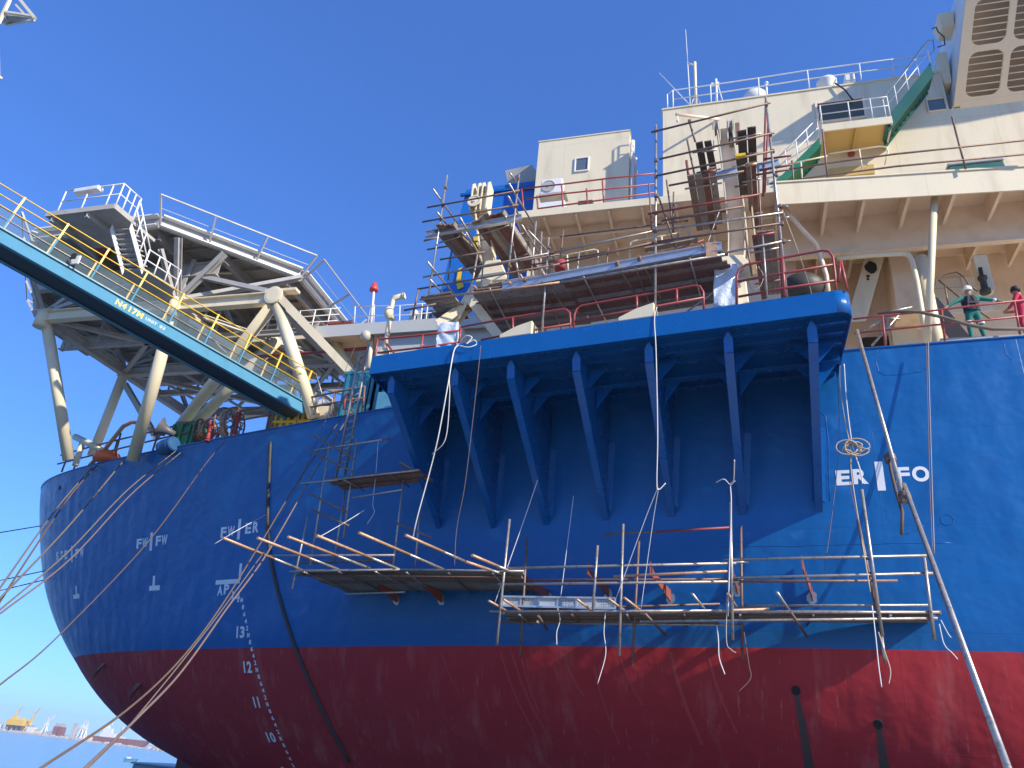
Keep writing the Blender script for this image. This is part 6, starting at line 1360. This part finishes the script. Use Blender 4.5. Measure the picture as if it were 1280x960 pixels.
# ------------------------------------------------------------------ ropes
def rope(pts, r, mat, label, name='rope', sag=0, group=None, n=8):
    P = line3(pts); out = []
    E = [P[0] * 2 - P[1]] + P + [P[-1] * 2 - P[-2]]
    for i in range(len(P) - 1):
        p0, p1, p2, p3 = E[i:i + 4]
        for k in range(n):
            t = k / n; out.append(.5 * (2 * p1 + (p2 - p0) * t + (2 * p0 - 5 * p1 + 4 * p2 - p3) * t * t + (3 * p1 - p0 - 3 * p2 + p3) * t ** 3) - V((0, 0, sag * 4 * t * (1 - t))))
    out.append(P[-1]); mb = MB(); mb.path(out, r, 6); return single(name, mb, M[mat], label, 'rope', group)
GM = 'mooring lines from the stern'
rope([(118, 581, 28.0), (72, 634, 25), (0, 735, 18), (-90, 862, 13)], 0.0300, 'moor', 'tan mooring line from the rail post nearest the stern corner', 'mooring_line', 0, GM)
rope([(124, 578, 27.8), (86, 622, 25.5), (40, 690, 21), (0, 752, 17.5), (-80, 876, 13)], 0.0300, 'dark_rope', 'dark mooring line crossing the tan one at the stern corner', 'mooring_line', 0, GM)
rope([(157, 573, 27.2), (90, 653, 23), (0, 748, 17), (-90, 840, 13)], 0.0323, 'moor', 'brownish mooring line from the third rail post across the STE mark', 'mooring_line', 0, GM)
rope([(222, 562, 26.0), (160, 612, 22.5), (85, 690, 18.5), (0, 762, 14.6), (-90, 840, 11)], 0.0232, 'moor', 'upper one of the pair of mooring lines coming from below the grey horn', 'mooring_line', 0, GM)
rope([(228, 564, 26.0), (166, 616, 22.4), (90, 697, 18.3), (0, 767, 14.4), (-90, 838, 11)], 0.0232, 'mauve_rope', 'lower one of the pair of mooring lines coming from below the grey horn', 'mooring_line', 0, GM)
GF = 'lines running off behind the stern'
for a, b, lab in (((52, 657.5), (-20, 669), 'short dark line running off behind the stern, highest of three'), ((54, 714), (-20, 730), 'short dark line running off behind the stern, middle of three'), ((55, 725), (-20, 743), 'short dark line running off behind the stern, lowest of three')):
    rope([(a[0] + 4, a[1] - 1, 32.2), (b[0], b[1], 28)], 0.0255, 'dark_rope', lab, 'stern_line', 0, GF)
rope([(281, 552, 24.9), (257, 580, 23.5), (187, 675, 20.5), (75, 793, 15.5), (0, 856, 12), (-60, 905, 10)], 0.0165, 'dark_rope', 'thin line crossing the hull from the hose reels over the FW FW mark', 'mooring_line')
rope([(437, 508, 23.2), (380, 590, 21.5), (330, 672, 19.5), (277, 757, 17), (226, 824, 14.6), (158, 888, 12.2), (45, 964, 9.5)], 0.0210, 'dark_rope', 'dark rope from the deck over the 14 draught figure, upper of the pair', 'mooring_line', 0, 'ropes down to the quay')
rope([(441, 512, 23.2), (392, 592, 21.4), (335, 690, 19.2), (284, 760, 17), (228, 838, 14.2), (170, 899, 11.8), (98, 968, 9.6)], 0.0232, 'mauve_rope', 'reddish rope from the deck past the 14 draught figure, lower of the pair', 'mooring_line', 0, 'ropes down to the quay')
rope([(330, 690, 19.4), (262, 783, 16.2), (170, 897, 12.0), (104, 966, 9.7)], 0.0142, 'moor', 'pale rope twisted along the pair beside the 13 draught figure', 'mooring_line')
rope([(268, 680, 19.8), (300, 661, 20.2), (333, 643, 22.6)], 0.0105, 'white_rope', 'thin white cord tied across the FW ER mark', 'cord')
rope([(396, 672, 19.6), (405, 668, 19.8), (436, 650, 20.3), (455, 638, 20.6)], 0.0105, 'white_rope', 'thin white cord tied to an orange-ended tube of the after stage', 'cord')
GL = 'lashing ropes hanging from the platform'
rope([(574, 430, 18.2), (567, 440, 18.1), (560, 480, 18.2), (548, 545, 18.6), (537, 590, 19), (522, 645, 19.4), (516, 672, 19.7)], 0.0188, 'white_rope', 'thick white rope from the splayed davit foot to the after stage', 'lashing_rope', 0, GL)
rope([(568, 436, 18.15), (562, 470, 18.2), (562, 495, 18.3), (557, 548, 18.6), (540, 568, 18.8)], 0.0128, 'white_rope', 'slacker white rope beside the thick one below the splayed davit foot', 'lashing_rope', 0, GL)
rope([(601, 432, 17.95), (596, 480, 18.1), (582, 600, 18.8), (571, 660, 19.3), (568, 708, 19.6)], 0.0105, 'mauve_rope', 'thin reddish cord hanging between the second and third brackets', 'lashing_rope', 0, GL)
rope([(821, 384, 17.4), (818, 400, 17.4), (820, 440, 17.4), (822, 540, 17.7), (821, 600, 18), (823, 612, 18.1), (832, 604, 18.1)], 0.0142, 'white_rope', 'white rope hanging from the platform edge to below the fifth bracket', 'lashing_rope', 0, GL)
rope([(822, 610, 18.1), (806, 650, 18.6), (770, 748, 19.6)], 0.0105, 'white_rope', 'thin cord from the knot below the fifth bracket to the tall upright', 'lashing_rope', 0, GL)
rope([(823, 610, 18.1), (815, 660, 18.8), (801, 762, 19.7)], 0.0090, 'white_rope', 'thin cord spreading from the knot below the fifth bracket straight to the stage', 'lashing_rope', 0, GL)
rope([(672, 600, 20.2), (655, 650, 20.2), (618, 755, 20)], 0.0105, 'white_rope', 'cord from the third bracket foot to the corner of the forward stage', 'lashing_rope', 0, GL)
rope([(717, 620, 20.6), (708, 690, 20.3), (701, 745, 20)], 0.0083, 'white_rope', 'thin cord from the fourth bracket to the aluminium panel', 'lashing_rope', 0, GL)
rope([(918, 575, 17.9), (917, 600, 18.6), (913, 606, 18.9), (914, 630, 19), (912, 700, 19.4), (910, 770, 19.6)], 0.0142, 'white_rope', 'white rope from the sixth bracket down the stage upright', 'lashing_rope', 0, GL)
rope([(895, 603, 18.9), (905, 599, 18.8), (913, 606, 18.9), (919, 601, 18.8)], 0.0105, 'white_rope', 'frayed knot of cord at the sixth bracket', 'cord')
rope([(697, 760, 19.9), (700, 775, 19.9), (696, 790, 19.9), (696, 806, 19.9)], 0.0112, 'white_rope', 'looped cord hanging below the aluminium panel', 'loose_rope', 0, 'loose cords under the forward stage')
rope([(757, 763, 19.8), (755, 790, 19.8), (757, 818, 19.8), (747, 855, 19.8)], 0.0105, 'white_rope', 'long loose cord trailing over the red paint below the aluminium panel end', 'loose_rope', 0, 'loose cords under the forward stage')
rope([(896, 782, 19.6), (898, 800, 19.6), (899, 822, 19.6), (906, 843, 19.6)], 0.0128, 'white_rope', 'knotted cord hanging below the stage near its middle', 'loose_rope', 0, 'loose cords under the forward stage')
rope([(909, 740, 19.6), (908, 800, 19.6), (914, 812, 19.6), (920, 816, 19.6)], 0.0112, 'rope', 'tan cord looping under the stage beside the middle upright', 'loose_rope', 0, 'loose cords under the forward stage')
rope([(930, 790, 19.7), (936, 830, 19.7), (938, 848, 19.7), (923, 865, 19.7)], 0.0090, 'mauve_rope', 'thin reddish cord curling under the forward stage over the red paint', 'loose_rope', 0, 'loose cords under the forward stage')
rope([(1090, 757, 19.3), (1095, 800, 19.3), (1098, 830, 19.3), (1102, 859, 19.3)], 0.0128, 'white_rope', 'white cord hanging below the pair of leaning uprights', 'loose_rope', 0, 'loose cords under the forward stage')
rope([(1098, 790, 19.3), (1106, 815, 19.3), (1113, 838, 19.3), (1111, 855, 19.3)], 0.0128, 'rope', 'tan cord hanging below the pair of leaning uprights', 'loose_rope', 0, 'loose cords under the forward stage')
rope([(1176, 775, 19.2), (1185, 792, 19.2), (1189, 797, 19.2)], 0.0105, 'white_rope', 'short cord at the forward end of the stage', 'loose_rope', 0, 'loose cords under the forward stage')
rope([(1174, 780, 19.2), (1180, 805, 19.2), (1190, 816, 19.2), (1197, 824, 19.2)], 0.0112, 'white_rope', 'longer cord trailing from the forward end of the stage', 'loose_rope', 0, 'loose cords under the forward stage')
GR = 'ropes hanging beside the forward end of the platform'
rope([(1050, 440, 19.6), (1050, 480, 19.7), (1055, 520, 19.8), (1063, 560, 19.8), (1064, 590, 19.8), (1073, 650, 19.6), (1088, 740, 19.3)], 0.0150, 'rope', 'stout tan rope through the tangle beside the ER letters', 'hanging_rope', 0, GR)
rope([(1055, 455, 19.6), (1058, 500, 19.7), (1064, 548, 19.8), (1068, 565, 19.8), (1076, 590, 19.8), (1078, 605, 19.8)], 0.0142, 'white_rope', 'pale rope running straight into the tangle from above', 'hanging_rope', 0, GR)
rope([(1047, 470, 19.7), (1049, 540, 19.9), (1045, 600, 20), (1038, 660, 20), (1030, 715, 19.9)], 0.0090, 'mauve_rope', 'thin reddish cord passing just clear of the E of ER', 'hanging_rope', 0, GR)
rope([(1062, 575, 19.85), (1063, 610, 19.8), (1070, 640, 19.8), (1078, 680, 19.6)], 0.0090, 'mauve_rope', 'thin cord falling from the tangle over the R', 'hanging_rope', 0, GR)
rng = random.Random(5); P = []
c = at(1066, 560, y=19.75)
for i in range(90):
    a = i / 13 * 6.283; r = .10 + .12 * rng.random(); P.append(c + V((r * 1.25 * math.cos(a), -.05 * rng.random() + .01 * i / 9, r * .95 * math.sin(a))))
for i in range(40):
    a = i / 20 * 6.283; P.append(c + V(((.30 if i < 20 else .26) * math.cos(a) + (.1 if i < 20 else -.15), -.06, (.24 if i < 20 else .2) * math.sin(a) + .0)))
mb = MB(); mb.path(P, .018, 5); single('rope_tangle', mb, M['rope'], 'tangled coil of pale rope hanging above the ER letters', 'rope')
rope([(1158, 428, 20.2), (1158.5, 460, 20.15), (1162, 600, 19.9), (1165.5, 692, 19.5)], 0.0105, 'mauve_rope', 'reddish one of two thin upright cords beside the O of FO', 'thin_rope', 0, 'upright cords beside the FO letters')
rope([(1160.5, 428, 20.2), (1161, 460, 20.15), (1165, 600, 19.9), (1168, 692, 19.5)], 0.0090, 'rope', 'tan one of two thin upright cords beside the O of FO', 'thin_rope', 0, 'upright cords beside the FO letters')
rope([(900, 262, 17.4), (886, 300, 17.4), (884, 312, 17.4)], 0.0112, 'white_rope', 'pale cord tied to the scaffold beside the channel-armed davit', 'cord')
rope([(978, 262, 17.3), (996, 310, 17.6), (1008, 345, 18.5), (1016, 372, 19.5)], 0.0112, 'rope', 'thin stay from the tall scaffold down to the three-bar red rail', 'stay')
rope([(948, 333, 17.9), (954, 345, 17.9), (950, 358, 17.9), (941, 362, 17.9), (935, 352, 17.9)], 0.0105, 'rope', 'loop of pale cord behind the forward red rail', 'cord')
rope([(575, 428, 18.2), (582, 420, 18.1), (590, 422, 18.1), (583, 430, 18.1), (592, 425, 18.1), (596, 430, 18.1), (586, 434, 18.05), (574, 432, 18.1)], 0.0165, 'white_rope', 'bunched white rope on the platform edge by the splayed davit foot', 'rope')
rope([(445, 430, 23.4), (380, 590, 22.6), (322, 700, 21.6)], 0.0090, 'dark_rope', 'thin dark wire slanting behind the ladder', 'wire')
rope([(473, 549, 21), (470, 590, 21.1), (466, 630, 21.2), (468, 640, 21.2), (459, 655, 21.2)], 0.0083, 'white_rope', 'thin cord dangling beside the ladder from a red-ended tube', 'cord')
rope([(82, 428, 24), (78, 440, 24)], 0.0142, 'dark_rope', 'short dark wire end hanging under the helideck frame', 'wire')

# ------------------------------------------------------------------ two workers at the rail
def person(label, foot, yaw, J, mats, scale=1.0):
    """one skinned body; J: joint -> (x right, y forward, z up) in metres before turning"""
    t = thing('person', label, 'person', foot); t.rotation_euler = (0, 0, 0)
    R = Matrix.Rotation(yaw, 3, 'Z')
    names = list(J); edges = []
    def e(*c):
        for a, b in zip(c, c[1:]): edges.append((names.index(a), names.index(b)))
    e('pelvis', 'belly', 'chest', 'neck', 'chin', 'crown')
    for s in 'lr':
        e('chest', 'sh' + s, 'el' + s, 'wr' + s, 'pa' + s)
        e('pelvis', 'hip' + s, 'kn' + s, 'an' + s, 'toe' + s)
    verts = [R @ (V(J[n]) * scale) for n in names]
    rad_ = {'pelvis': .15, 'belly': .145, 'chest': .165, 'neck': .06, 'chin': .085, 'crown': .095, 'sh': .085, 'el': .055, 'wr': .038, 'pa': .04, 'hip': .11, 'kn': .075, 'an': .055, 'toe': .05}
    rr = [rad_.get(n) or rad_[n[:-1]] for n in names]
    for s in 'lr':
        pa = V(J['pa' + s]); wr = V(J['wr' + s]); d = (pa - wr).normalized(); sd = d.cross(V((0, 0, 1))).normalized()
        for k, (off, ln) in enumerate(((-.03, .07), (-.01, .085), (.01, .08), (.03, .06), (.05, .04))):
            b = pa + sd * off * .9 + d * (.0 if k < 4 else -.03); q = b + d * ln * .6 - V((0, 0, .012)); q2 = b + d * ln - V((0, 0, .04))
            i0 = len(verts); verts += [R @ (q * scale), R @ (q2 * scale)]; rr += [.0105, .009]; edges += [(names.index('pa' + s), i0), (i0, i0 + 1)]
    me = bpy.data.meshes.new('body'); me.from_pydata([tuple(v) for v in verts], edges, []); o = bpy.data.objects.new('body', me); COL.objects.link(o)
    m = o.modifiers.new('skin', 'SKIN'); sv = me.skin_vertices[0].data
    for i, r in enumerate(rr): sv[i].radius = (r * scale * (1.12 if names[i] in ('chest', 'belly', 'pelvis') else 1) if i < len(names) else r, r * scale * (.8 if i < len(names) and names[i] in ('chest', 'belly', 'pelvis') else 1))
    sv[0].use_root = True
    o.modifiers.new('smooth', 'SUBSURF').levels = 2; o.modifiers['smooth'].render_levels = 2
    dg = bpy.context.evaluated_depsgraph_get(); ev = bpy.data.meshes.new_from_object(o.evaluated_get(dg)); bpy.data.objects.remove(o)
    ev.name = 'body'; ev.polygons.foreach_set('use_smooth', [True] * len(ev.polygons))
    for mm in mats['body']: ev.materials.append(mm)
    zc = (R @ (V(J['neck']) * scale)).z
    for p in ev.polygons:
        c = p.center; k = 0
        if c.z > zc - .01 and (c.xy - (R @ (V(J['neck']) * scale)).xy).length < .25: k = 1
        for s in 'lr':
            if (c - R @ (V(J['pa' + s]) * scale)).length < .12 and (c - R @ (V(J['wr' + s]) * scale)).length > .03: k = 1
            if (c - R @ (V(J['toe' + s]) * scale)).length < .14 or c.z < .07: k = 2
        p.material_index = k
    b = bpy.data.objects.new('body', ev); COL.objects.link(b); b.parent = t
    def sub(name, mb, mat):
        me2 = mb.mesh(name, V((0, 0, 0))); me2.materials.append(mat); q = bpy.data.objects.new(name, me2); COL.objects.link(q); q.parent = t; return q
    def W(x, y, z): return R @ (V((x, y, z)) * scale)
    return t, sub, W, R
hx = lambda x: x
# worker in green: back towards us, arms out along the rail, looking to the right
Jg = dict(pelvis=(0, 0, .95), belly=(0, .01, 1.12), chest=(.0, .02, 1.34), neck=(.0, .03, 1.52), chin=(.01, .05, 1.60), crown=(.01, .04, 1.74),
          shl=(-.2, .0, 1.42), ell=(-.42, -.08, 1.27), wrl=(-.62, -.12, 1.12), pal=(-.69, -.13, 1.07), shr=(.2, .02, 1.43), elr=(.48, .0, 1.34), wrr=(.73, .0, 1.27), par=(.80, .0, 1.25),
          hipl=(-.1, 0, .9), knl=(-.13, .02, .5), anl=(-.15, -.02, .09), toel=(-.16, .13, .05), hipr=(.1, 0, .9), knr=(.15, .05, .5), anr=(.18, 0, .09), toer=(.2, .15, .05))
pf = at(1223, 426, y=21.45); zfoot = at(1219, 362, y=21.45).z - 1.80
t, sub, W, R = person('worker in a green coverall, dark vest and white helmet, arms spread along the rail', V((pf.x, 21.45, zfoot)), 0, Jg, dict(body=[M['coverall_green'], M['skin'], M['dark']]), 1.06)
mb = MB(); hc = W(.01, .045, 1.715); mb.lathe(hc - V((0, 0, .02)), [(.138, -.01), (.14, .005), (.128, .02), (.125, .08), (.105, .13), (.06, .165), (0, .172)], (0, 0, 1), 20); mb.box(tuple(hc + V((-.03, -.0, .09))), tuple(hc + V((.03, .02, .15)))); sub('helmet', mb, M['white'])
mb = MB(); n = 20
ringv = []
for z, rx, ry, yy in ((.98, .205, .16, 0), (1.1, .20, .155, .01), (1.25, .215, .165, .02), (1.38, .225, .16, .02), (1.47, .17, .12, .02)):
    for k in range(n): a = k / n * 6.2832; ringv.append(W(rx * math.cos(a), yy + ry * math.sin(a), z))
mb.add(ringv, [[j * n + k, j * n + (k + 1) % n, (j + 1) * n + (k + 1) % n, (j + 1) * n + k] for j in range(4) for k in range(n)], True); sub('vest', mb, M['vest'])
mb = MB()
for s in (-1, 1): mb.beam(W(s * .12, -.155, 1.02), W(s * .05, -.15, 1.44), .05, .01, (0, 1, 0))
for z in (1.2,): mb.beam(W(-.12, -.165, z), W(.12, -.165, z), .05, .01, (0, 1, 0))
sub('harness_strap', mb, M['bar_dark'])
mb = MB(); mb.lathe(W(.58, -.0, 1.315), [(.05, -.03), (.062, -.02), (.060, .05), (.05, .06)], W(.73, 0, 1.27) - W(.48, 0, 1.34), 12); mb.lathe(W(.16, .03, .62), [(.096, -.05), (.104, -.04), (.104, .05), (.096, .06)], (0, 0, 1), 14); mb.lathe(W(-.13, .01, .62), [(.096, -.05), (.104, -.04), (.104, .05), (.096, .06)], (0, 0, 1), 14); sub('reflective_band', mb, M['reflective'])
mb = MB(); mb.ball(W(.085, .09, 1.655), .022, (1, 1.2, .8), 8); mb.ball(W(-.04, .135, 1.67), .014, n=8); mb.ball(W(.05, .13, 1.67), .014, n=8); sub('face', mb, M['skin'])
# worker in red at the right edge
Jr = dict(pelvis=(0, 0, .96), belly=(0, .0, 1.12), chest=(.0, .02, 1.34), neck=(.0, .04, 1.52), chin=(-.0, .07, 1.60), crown=(-.0, .05, 1.74),
          shl=(-.2, .0, 1.42), ell=(-.27, .1, 1.15), wrl=(-.16, .3, 1.05), pal=(-.12, .37, 1.05), shr=(.2, .0, 1.42), elr=(.27, .12, 1.16), wrr=(.14, .32, 1.1), par=(.09, .38, 1.1),
          hipl=(-.1, 0, .9), knl=(-.12, .05, .5), anl=(-.13, -.0, .09), toel=(-.14, .15, .05), hipr=(.1, 0, .9), knr=(.12, .03, .5), anr=(.14, -.05, .09), toer=(.15, .1, .05))
pf = at(1287, 426, y=21.4); zfoot = at(1267, 359, y=21.4).z - 1.78
t, sub, W, R = person('worker in a bright red coverall with dark hair and a pale neck cloth', V((pf.x, 21.4, zfoot)), rad(60), Jr, dict(body=[M['coverall_red'], M['skin'], M['dark']]), 1.0)
mb = MB(); hc = W(0, .04, 1.69); mb.lathe(hc - V((0, 0, .06)), [(.115, 0), (.127, .05), (.125, .1), (.10, .155), (.05, .18), (0, .185)], (0, 0, 1), 18); sub('hair', mb, M['hair'])
mb = MB(); mb.ball(W(0, .155, 1.635), .022, (.8, 1.2, 1.1), 8); mb.ball(W(-.04, .145, 1.675), .014, n=8); mb.ball(W(.04, .145, 1.675), .014, n=8); sub('face', mb, M['skin'])
mb = MB(); mb.lathe(W(0, .02, 1.535), [(.07, -.02), (.085, -.01), (.083, .02), (.07, .03)], (0, 0, 1), 16); sub('neck_cloth', mb, M['reflective'])
mb = MB(); mb.beam(W(-.16, -.155, 1.22), W(.16, -.155, 1.22), .05, .02, (0, 1, 0)); sub('reflective_band', mb, M['reflective'])
guard('bulwark_rail', 'red two-bar rail on the bulwark in front of the two workers', 'railing', M['orange_rail'], .03,
      [[(1066, 399, 20.8), (1100, 395, 20.8), (1160, 389, 20.8), (1215, 382.5, 20.8), (1300, 373, 20.8)], [(1068, 417, 20.8), (1160, 407, 20.8), (1215, 402, 20.8), (1300, 393, 20.8)]],
      [[(1103, 394.5, 20.8), (1107, 434, 20.8)], [(1177, 388, 20.8), (1181, 426, 20.8)], [(1268, 377, 20.8), (1275, 418, 20.8)]])
# concealed grating the workers stand on
mb = MB(); a = at(1200, 425, y=21.1); mb.box((a.x - .5, 21.05, 21.25), (a.x + 3.2, 22.2, zfoot - .004)); single('working_platform', mb, M['grey_steel'], 'low grey staging behind the bulwark that the two workers stand on', 'platform')

# ------------------------------------------------------------------ harbour far behind the stern
def shore(px, D):
    py = 908 + .1228 * px + WATER * FPX / D * 1.13
    return sea_point(px, py)
vx = V(RM @ np.array([1, 0, 0.])); vx.z = 0; vx.normalize(); vy = V((-vx.y, vx.x, 0))
def blk(mb, p, w, d, h, z=0):
    w, d, h, z = w * SC, d * SC, h * SC, z * SC
    q = [p + vx * (i * w / 2) + vy * (j * d / 2) + V((0, 0, z)) for i, j in ((-1, -1), (1, -1), (1, 1), (-1, 1))]
    mb.plate(q, (0, 0, h)); return mb
D0 = 1500; mpp = D0 * 1.25 / FPX; SC = .72      # metres per photo pixel out there
def H(px, dx=0, dz=0, D=D0): return shore(px, D) + vx * dx * SC + V((0, 0, dz))
yr_ = thing('rig_module', 'long yellow fabrication block on legs in the far shipyard', 'industrial structure', H(18))
mb = MB(); blk(mb, H(18), 50, 30, 15, 16); part('module', mb, M['yellow'], yr_)
mb = MB()
for dx in (-22, -8, 8, 22): blk(mb, H(18, dx), 4, 20, 16)
part('leg', mb, M['rusty_tube'], yr_)
mb = MB(); blk(mb, H(18, -10), 14, 12, 8, 31); blk(mb, H(18, 12), 8, 10, 6, 31); part('roof_cabin', mb, M['yellow'], yr_)
def crane(px, hb, tip, mat, lab):
    t = thing('harbour_crane', lab, 'crane', H(px), 'cranes in the far shipyard'); p = H(px)
    hb *= SC; tip = (tip[0] * SC, tip[1] * SC)
    mb = MB(); q = [p + vx * i * 6 + vy * j * 6 for i, j in ((-1, -1), (1, -1), (1, 1), (-1, 1))]; top = p + V((0, 0, hb))
    for a in q: mb.beam(a, top + (a - p) * .2, 1.6, 1.6)
    part('tower', mb, M[mat], t); mb = MB(); blk(mb, top - V((0, 0, 0)), 9, 8, 7); part('cab', mb, M[mat], t)
    mb = MB(); e = p + vx * tip[0] + V((0, 0, tip[1])); s = top + V((0, 0, 4)); mb.beam(s + V((0, 0, 2)), e, 1.2, 1.2); mb.beam(s - V((0, 0, 2)), e, 1.2, 1.2); mb.beam(s + V((0, 0, 12)), s.lerp(e, .75), .7, .7); mb.beam(s, s + V((0, 0, 12)), 1.2, 1.2); part('jib', mb, M[mat], t)
crane(12, 30, (14, 66), 'yellow', 'yellow crane with a raised jib above the middle of the yellow block')
crane(33, 28, (16, 68), 'yellow', 'yellow crane standing at the end of the yellow block')
crane(54, 24, (26, 62), 'white', 'white crane with a long leaning jib in the gap beside the yellow block')
crane(99, 30, (4, 58), 'white', 'tall white crane with a steep jib behind the middle of the far shore')
crane(103, 26, (10, 46), 'white', 'shorter white crane close beside the tall white one')
crane(147, 22, (-2, 44), 'grey_steel', 'grey crane above the far white ship')
sh = thing('distant_ship', 'far white ship with a red hull lying behind the breakwater', 'ship', H(145))
mb = MB(); p = H(146); w = 62
mb.hexa([p + vx * -55 + vy * -8, p + vx * 58 + vy * -8, p + vx * 58 + vy * 8, p + vx * -55 + vy * 8], [p + vx * -62 + vy * -9 + V((0, 0, 11)), p + vx * 66 + vy * -9 + V((0, 0, 11)), p + vx * 66 + vy * 9 + V((0, 0, 11)), p + vx * -62 + vy * 9 + V((0, 0, 11))]); part('hull', mb, M['rust_red'], sh)
mb = MB(); blk(mb, H(133), 44, 14, 14, 11.1); blk(mb, H(131), 26, 12, 12, 25.2); blk(mb, H(150), 18, 12, 8, 11.1); blk(mb, H(131, -3), 10, 10, 8, 37.3); part('superstructure', mb, M['white'], sh)
mb = MB(); blk(mb, H(148, 0), 3, 3, 26, 19.2); blk(mb, H(134, 0), 2, 2, 16, 45.4); part('mast', mb, M['white'], sh)
rngp = random.Random(11)
for px, w, h, mat, lab in ((38, 20, 16, 'white', 'small white shed at the foot of the yellow block on the far shore'), (68, 12, 26, 'rust_red', 'reddish silo tower on the far shore, nearer the leaning white crane'), (75, 12, 26, 'rust_red', 'reddish silo tower on the far shore, nearer the pale narrow block'), (60, 30, 8, 'grey_steel', 'low grey shed below the leaning white crane'), (90, 10, 30, 'bulwark', 'pale narrow block beside the tall white crane'), (46, 26, 9, 'cream', 'low cream shed on the far shore'), (-8, 36, 14, 'white', 'white house standing beyond the yellow block on the far shore'), (112, 22, 10, 'cream', 'low cream building between the white cranes and the white ship'), (171, 34, 12, 'rust_red', 'low red hull beyond the bow of the far white ship')):
    b = thing('harbour_building', lab, 'building', H(px), 'buildings on the far shore'); mb = MB(); blk(mb, H(px), w, 18, h); part('wall', mb, M[mat], b); mb = MB(); blk(mb, H(px), w * .7, 14, h * .35, h + .1); part('roof', mb, M['grey_steel'], b)
# breakwater: rock bank with uneven crest
mb = MB(); rngb = random.Random(2)
for i in range(70):
    px = -30 + i * 4.1; p = shore(px, 1130 - i * 3.2); r = rngb.uniform(3.5, 6); 
    o = [p + vx * (r * 1.7 * math.cos(k / 6 * 6.283)) + vy * (r * math.sin(k / 6 * 6.283)) - V((0, 0, 1)) for k in range(6)]; tp = p + V((0, 0, rngb.uniform(2.2, 4.0))) + vx * rngb.uniform(-2, 2)
    mb.add(o + [tp + (q - p) * .45 for q in o], [[k, (k + 1) % 6, 6 + (k + 1) % 6, 6 + k] for k in range(6)] + [[6 + k for k in range(6)]])
single('breakwater', mb, M['grey_steel'], 'long low rock breakwater across the harbour mouth', 'breakwater')
mb = MB()
for i in range(16):
    p = shore(-20 + i * 14, 1650); w = rngb.uniform(14, 34); blk(mb, p, 62, 40, rngb.uniform(3, 6))
o = single('far_shore', mb, M['concrete'], 'low far shore behind the cranes', 'shore'); o['kind'] = 'structure'
for k in ('label', 'category'): del o[k]
# floating things near the stern
mb = MB(); a = sea_point(163, 962); b_ = sea_point(240, 972); d = (b_ - a); zt3 = at(166, 954.5, x=a.x).z
p0 = at(166, 954.5, y=55); p1 = at(226, 961, y=55); wz = sea_point(180, 975).z
mb = MB(); mb.box((p0.x, 55, p0.z - 2.2), (p1.x + 6, 62, p0.z)); 
fp = thing('floating_pontoon', 'dark-topped grey pontoon just showing at the bottom below the stern', 'pontoon', ((p0.x + p1.x) / 2, 58, p0.z - 2.2))
part('deck_box', mb, M['grey_steel'], fp, .1); mb = MB(); mb.box((p0.x - .1, 54.9, p0.z + .004), (p1.x + 6, 62.1, p0.z + .12)); part('coaming', mb, M['bulwark'], fp)
wb = thing('work_boat', 'small pale blue work boat afloat beyond the stern', 'boat', sea_point(163, 951))
p = sea_point(163, 952); s_ = (p - V(CAM)).length / FPX * 1.25
mb = MB(); L_ = s_ * 5; mb.hexa([p + vx * -L_ + vy * -L_ * .3, p + vx * L_ * .8 + vy * -L_ * .3, p + vx * L_ * .8 + vy * L_ * .3, p + vx * -L_ + vy * L_ * .3], [p + vx * -L_ * 1.15 + vy * -L_ * .35 + V((0, 0, s_ * 2)), p + vx * L_ * 1.1 + vy * -L_ * .2 + V((0, 0, s_ * 2.4)), p + vx * L_ * 1.1 + vy * L_ * .2 + V((0, 0, s_ * 2.4)), p + vx * -L_ * 1.15 + vy * L_ * .35 + V((0, 0, s_ * 2))]); part('hull', mb, M['gang_blue'], wb)
mb = MB(); blk(mb, p + vx * -L_ * .4, L_ * .8, L_ * .5, s_ * 2.4, s_ * 2.05); part('wheelhouse', mb, M['white'], wb); mb = MB(); blk(mb, p + vx * -L_ * .4, s_ * .5, s_ * .5, s_ * 3.2, s_ * 4.5); part('mast', mb, M['beacon'], wb)

# ------------------------------------------------------------------ harbour haze
def haze():
    m = bpy.data.materials.new('harbour_haze'); m.use_nodes = True; nt = m.node_tree; nt.nodes.remove(nt.nodes['Principled BSDF'])
    v = nt.nodes.new('ShaderNodeVolumePrincipled'); v.inputs['Color'].default_value = (.86, .91, .97, 1); v.inputs['Density'].default_value = HAZE; v.inputs['Anisotropy'].default_value = .2
    nt.links.new(v.outputs[0], nt.nodes['Material Output'].inputs['Volume'])
    return m
HAZE = .0002
mb = MB(); q = []
for j in (-60, 2400):
    for i in (-2600, 700): pass
n_ = LEVEL
def hz_(i, j, k): return c0 + ax * i + ay * j + n_ * k
sgx = 1 if ax.x > 0 else -1; sgy = 1 if ay.y > 0 else -1
lo = [hz_(sgx * i, sgy * j, -1.2) for i, j in ((-2600, -120), (500, -120), (500, 2600), (-2600, 2600))]; hi = [p + n_ * 75 for p in lo]
mb.hexa(lo, hi)
hzo = single('haze', mb, haze(), None, None); hzo['kind'] = 'stuff'
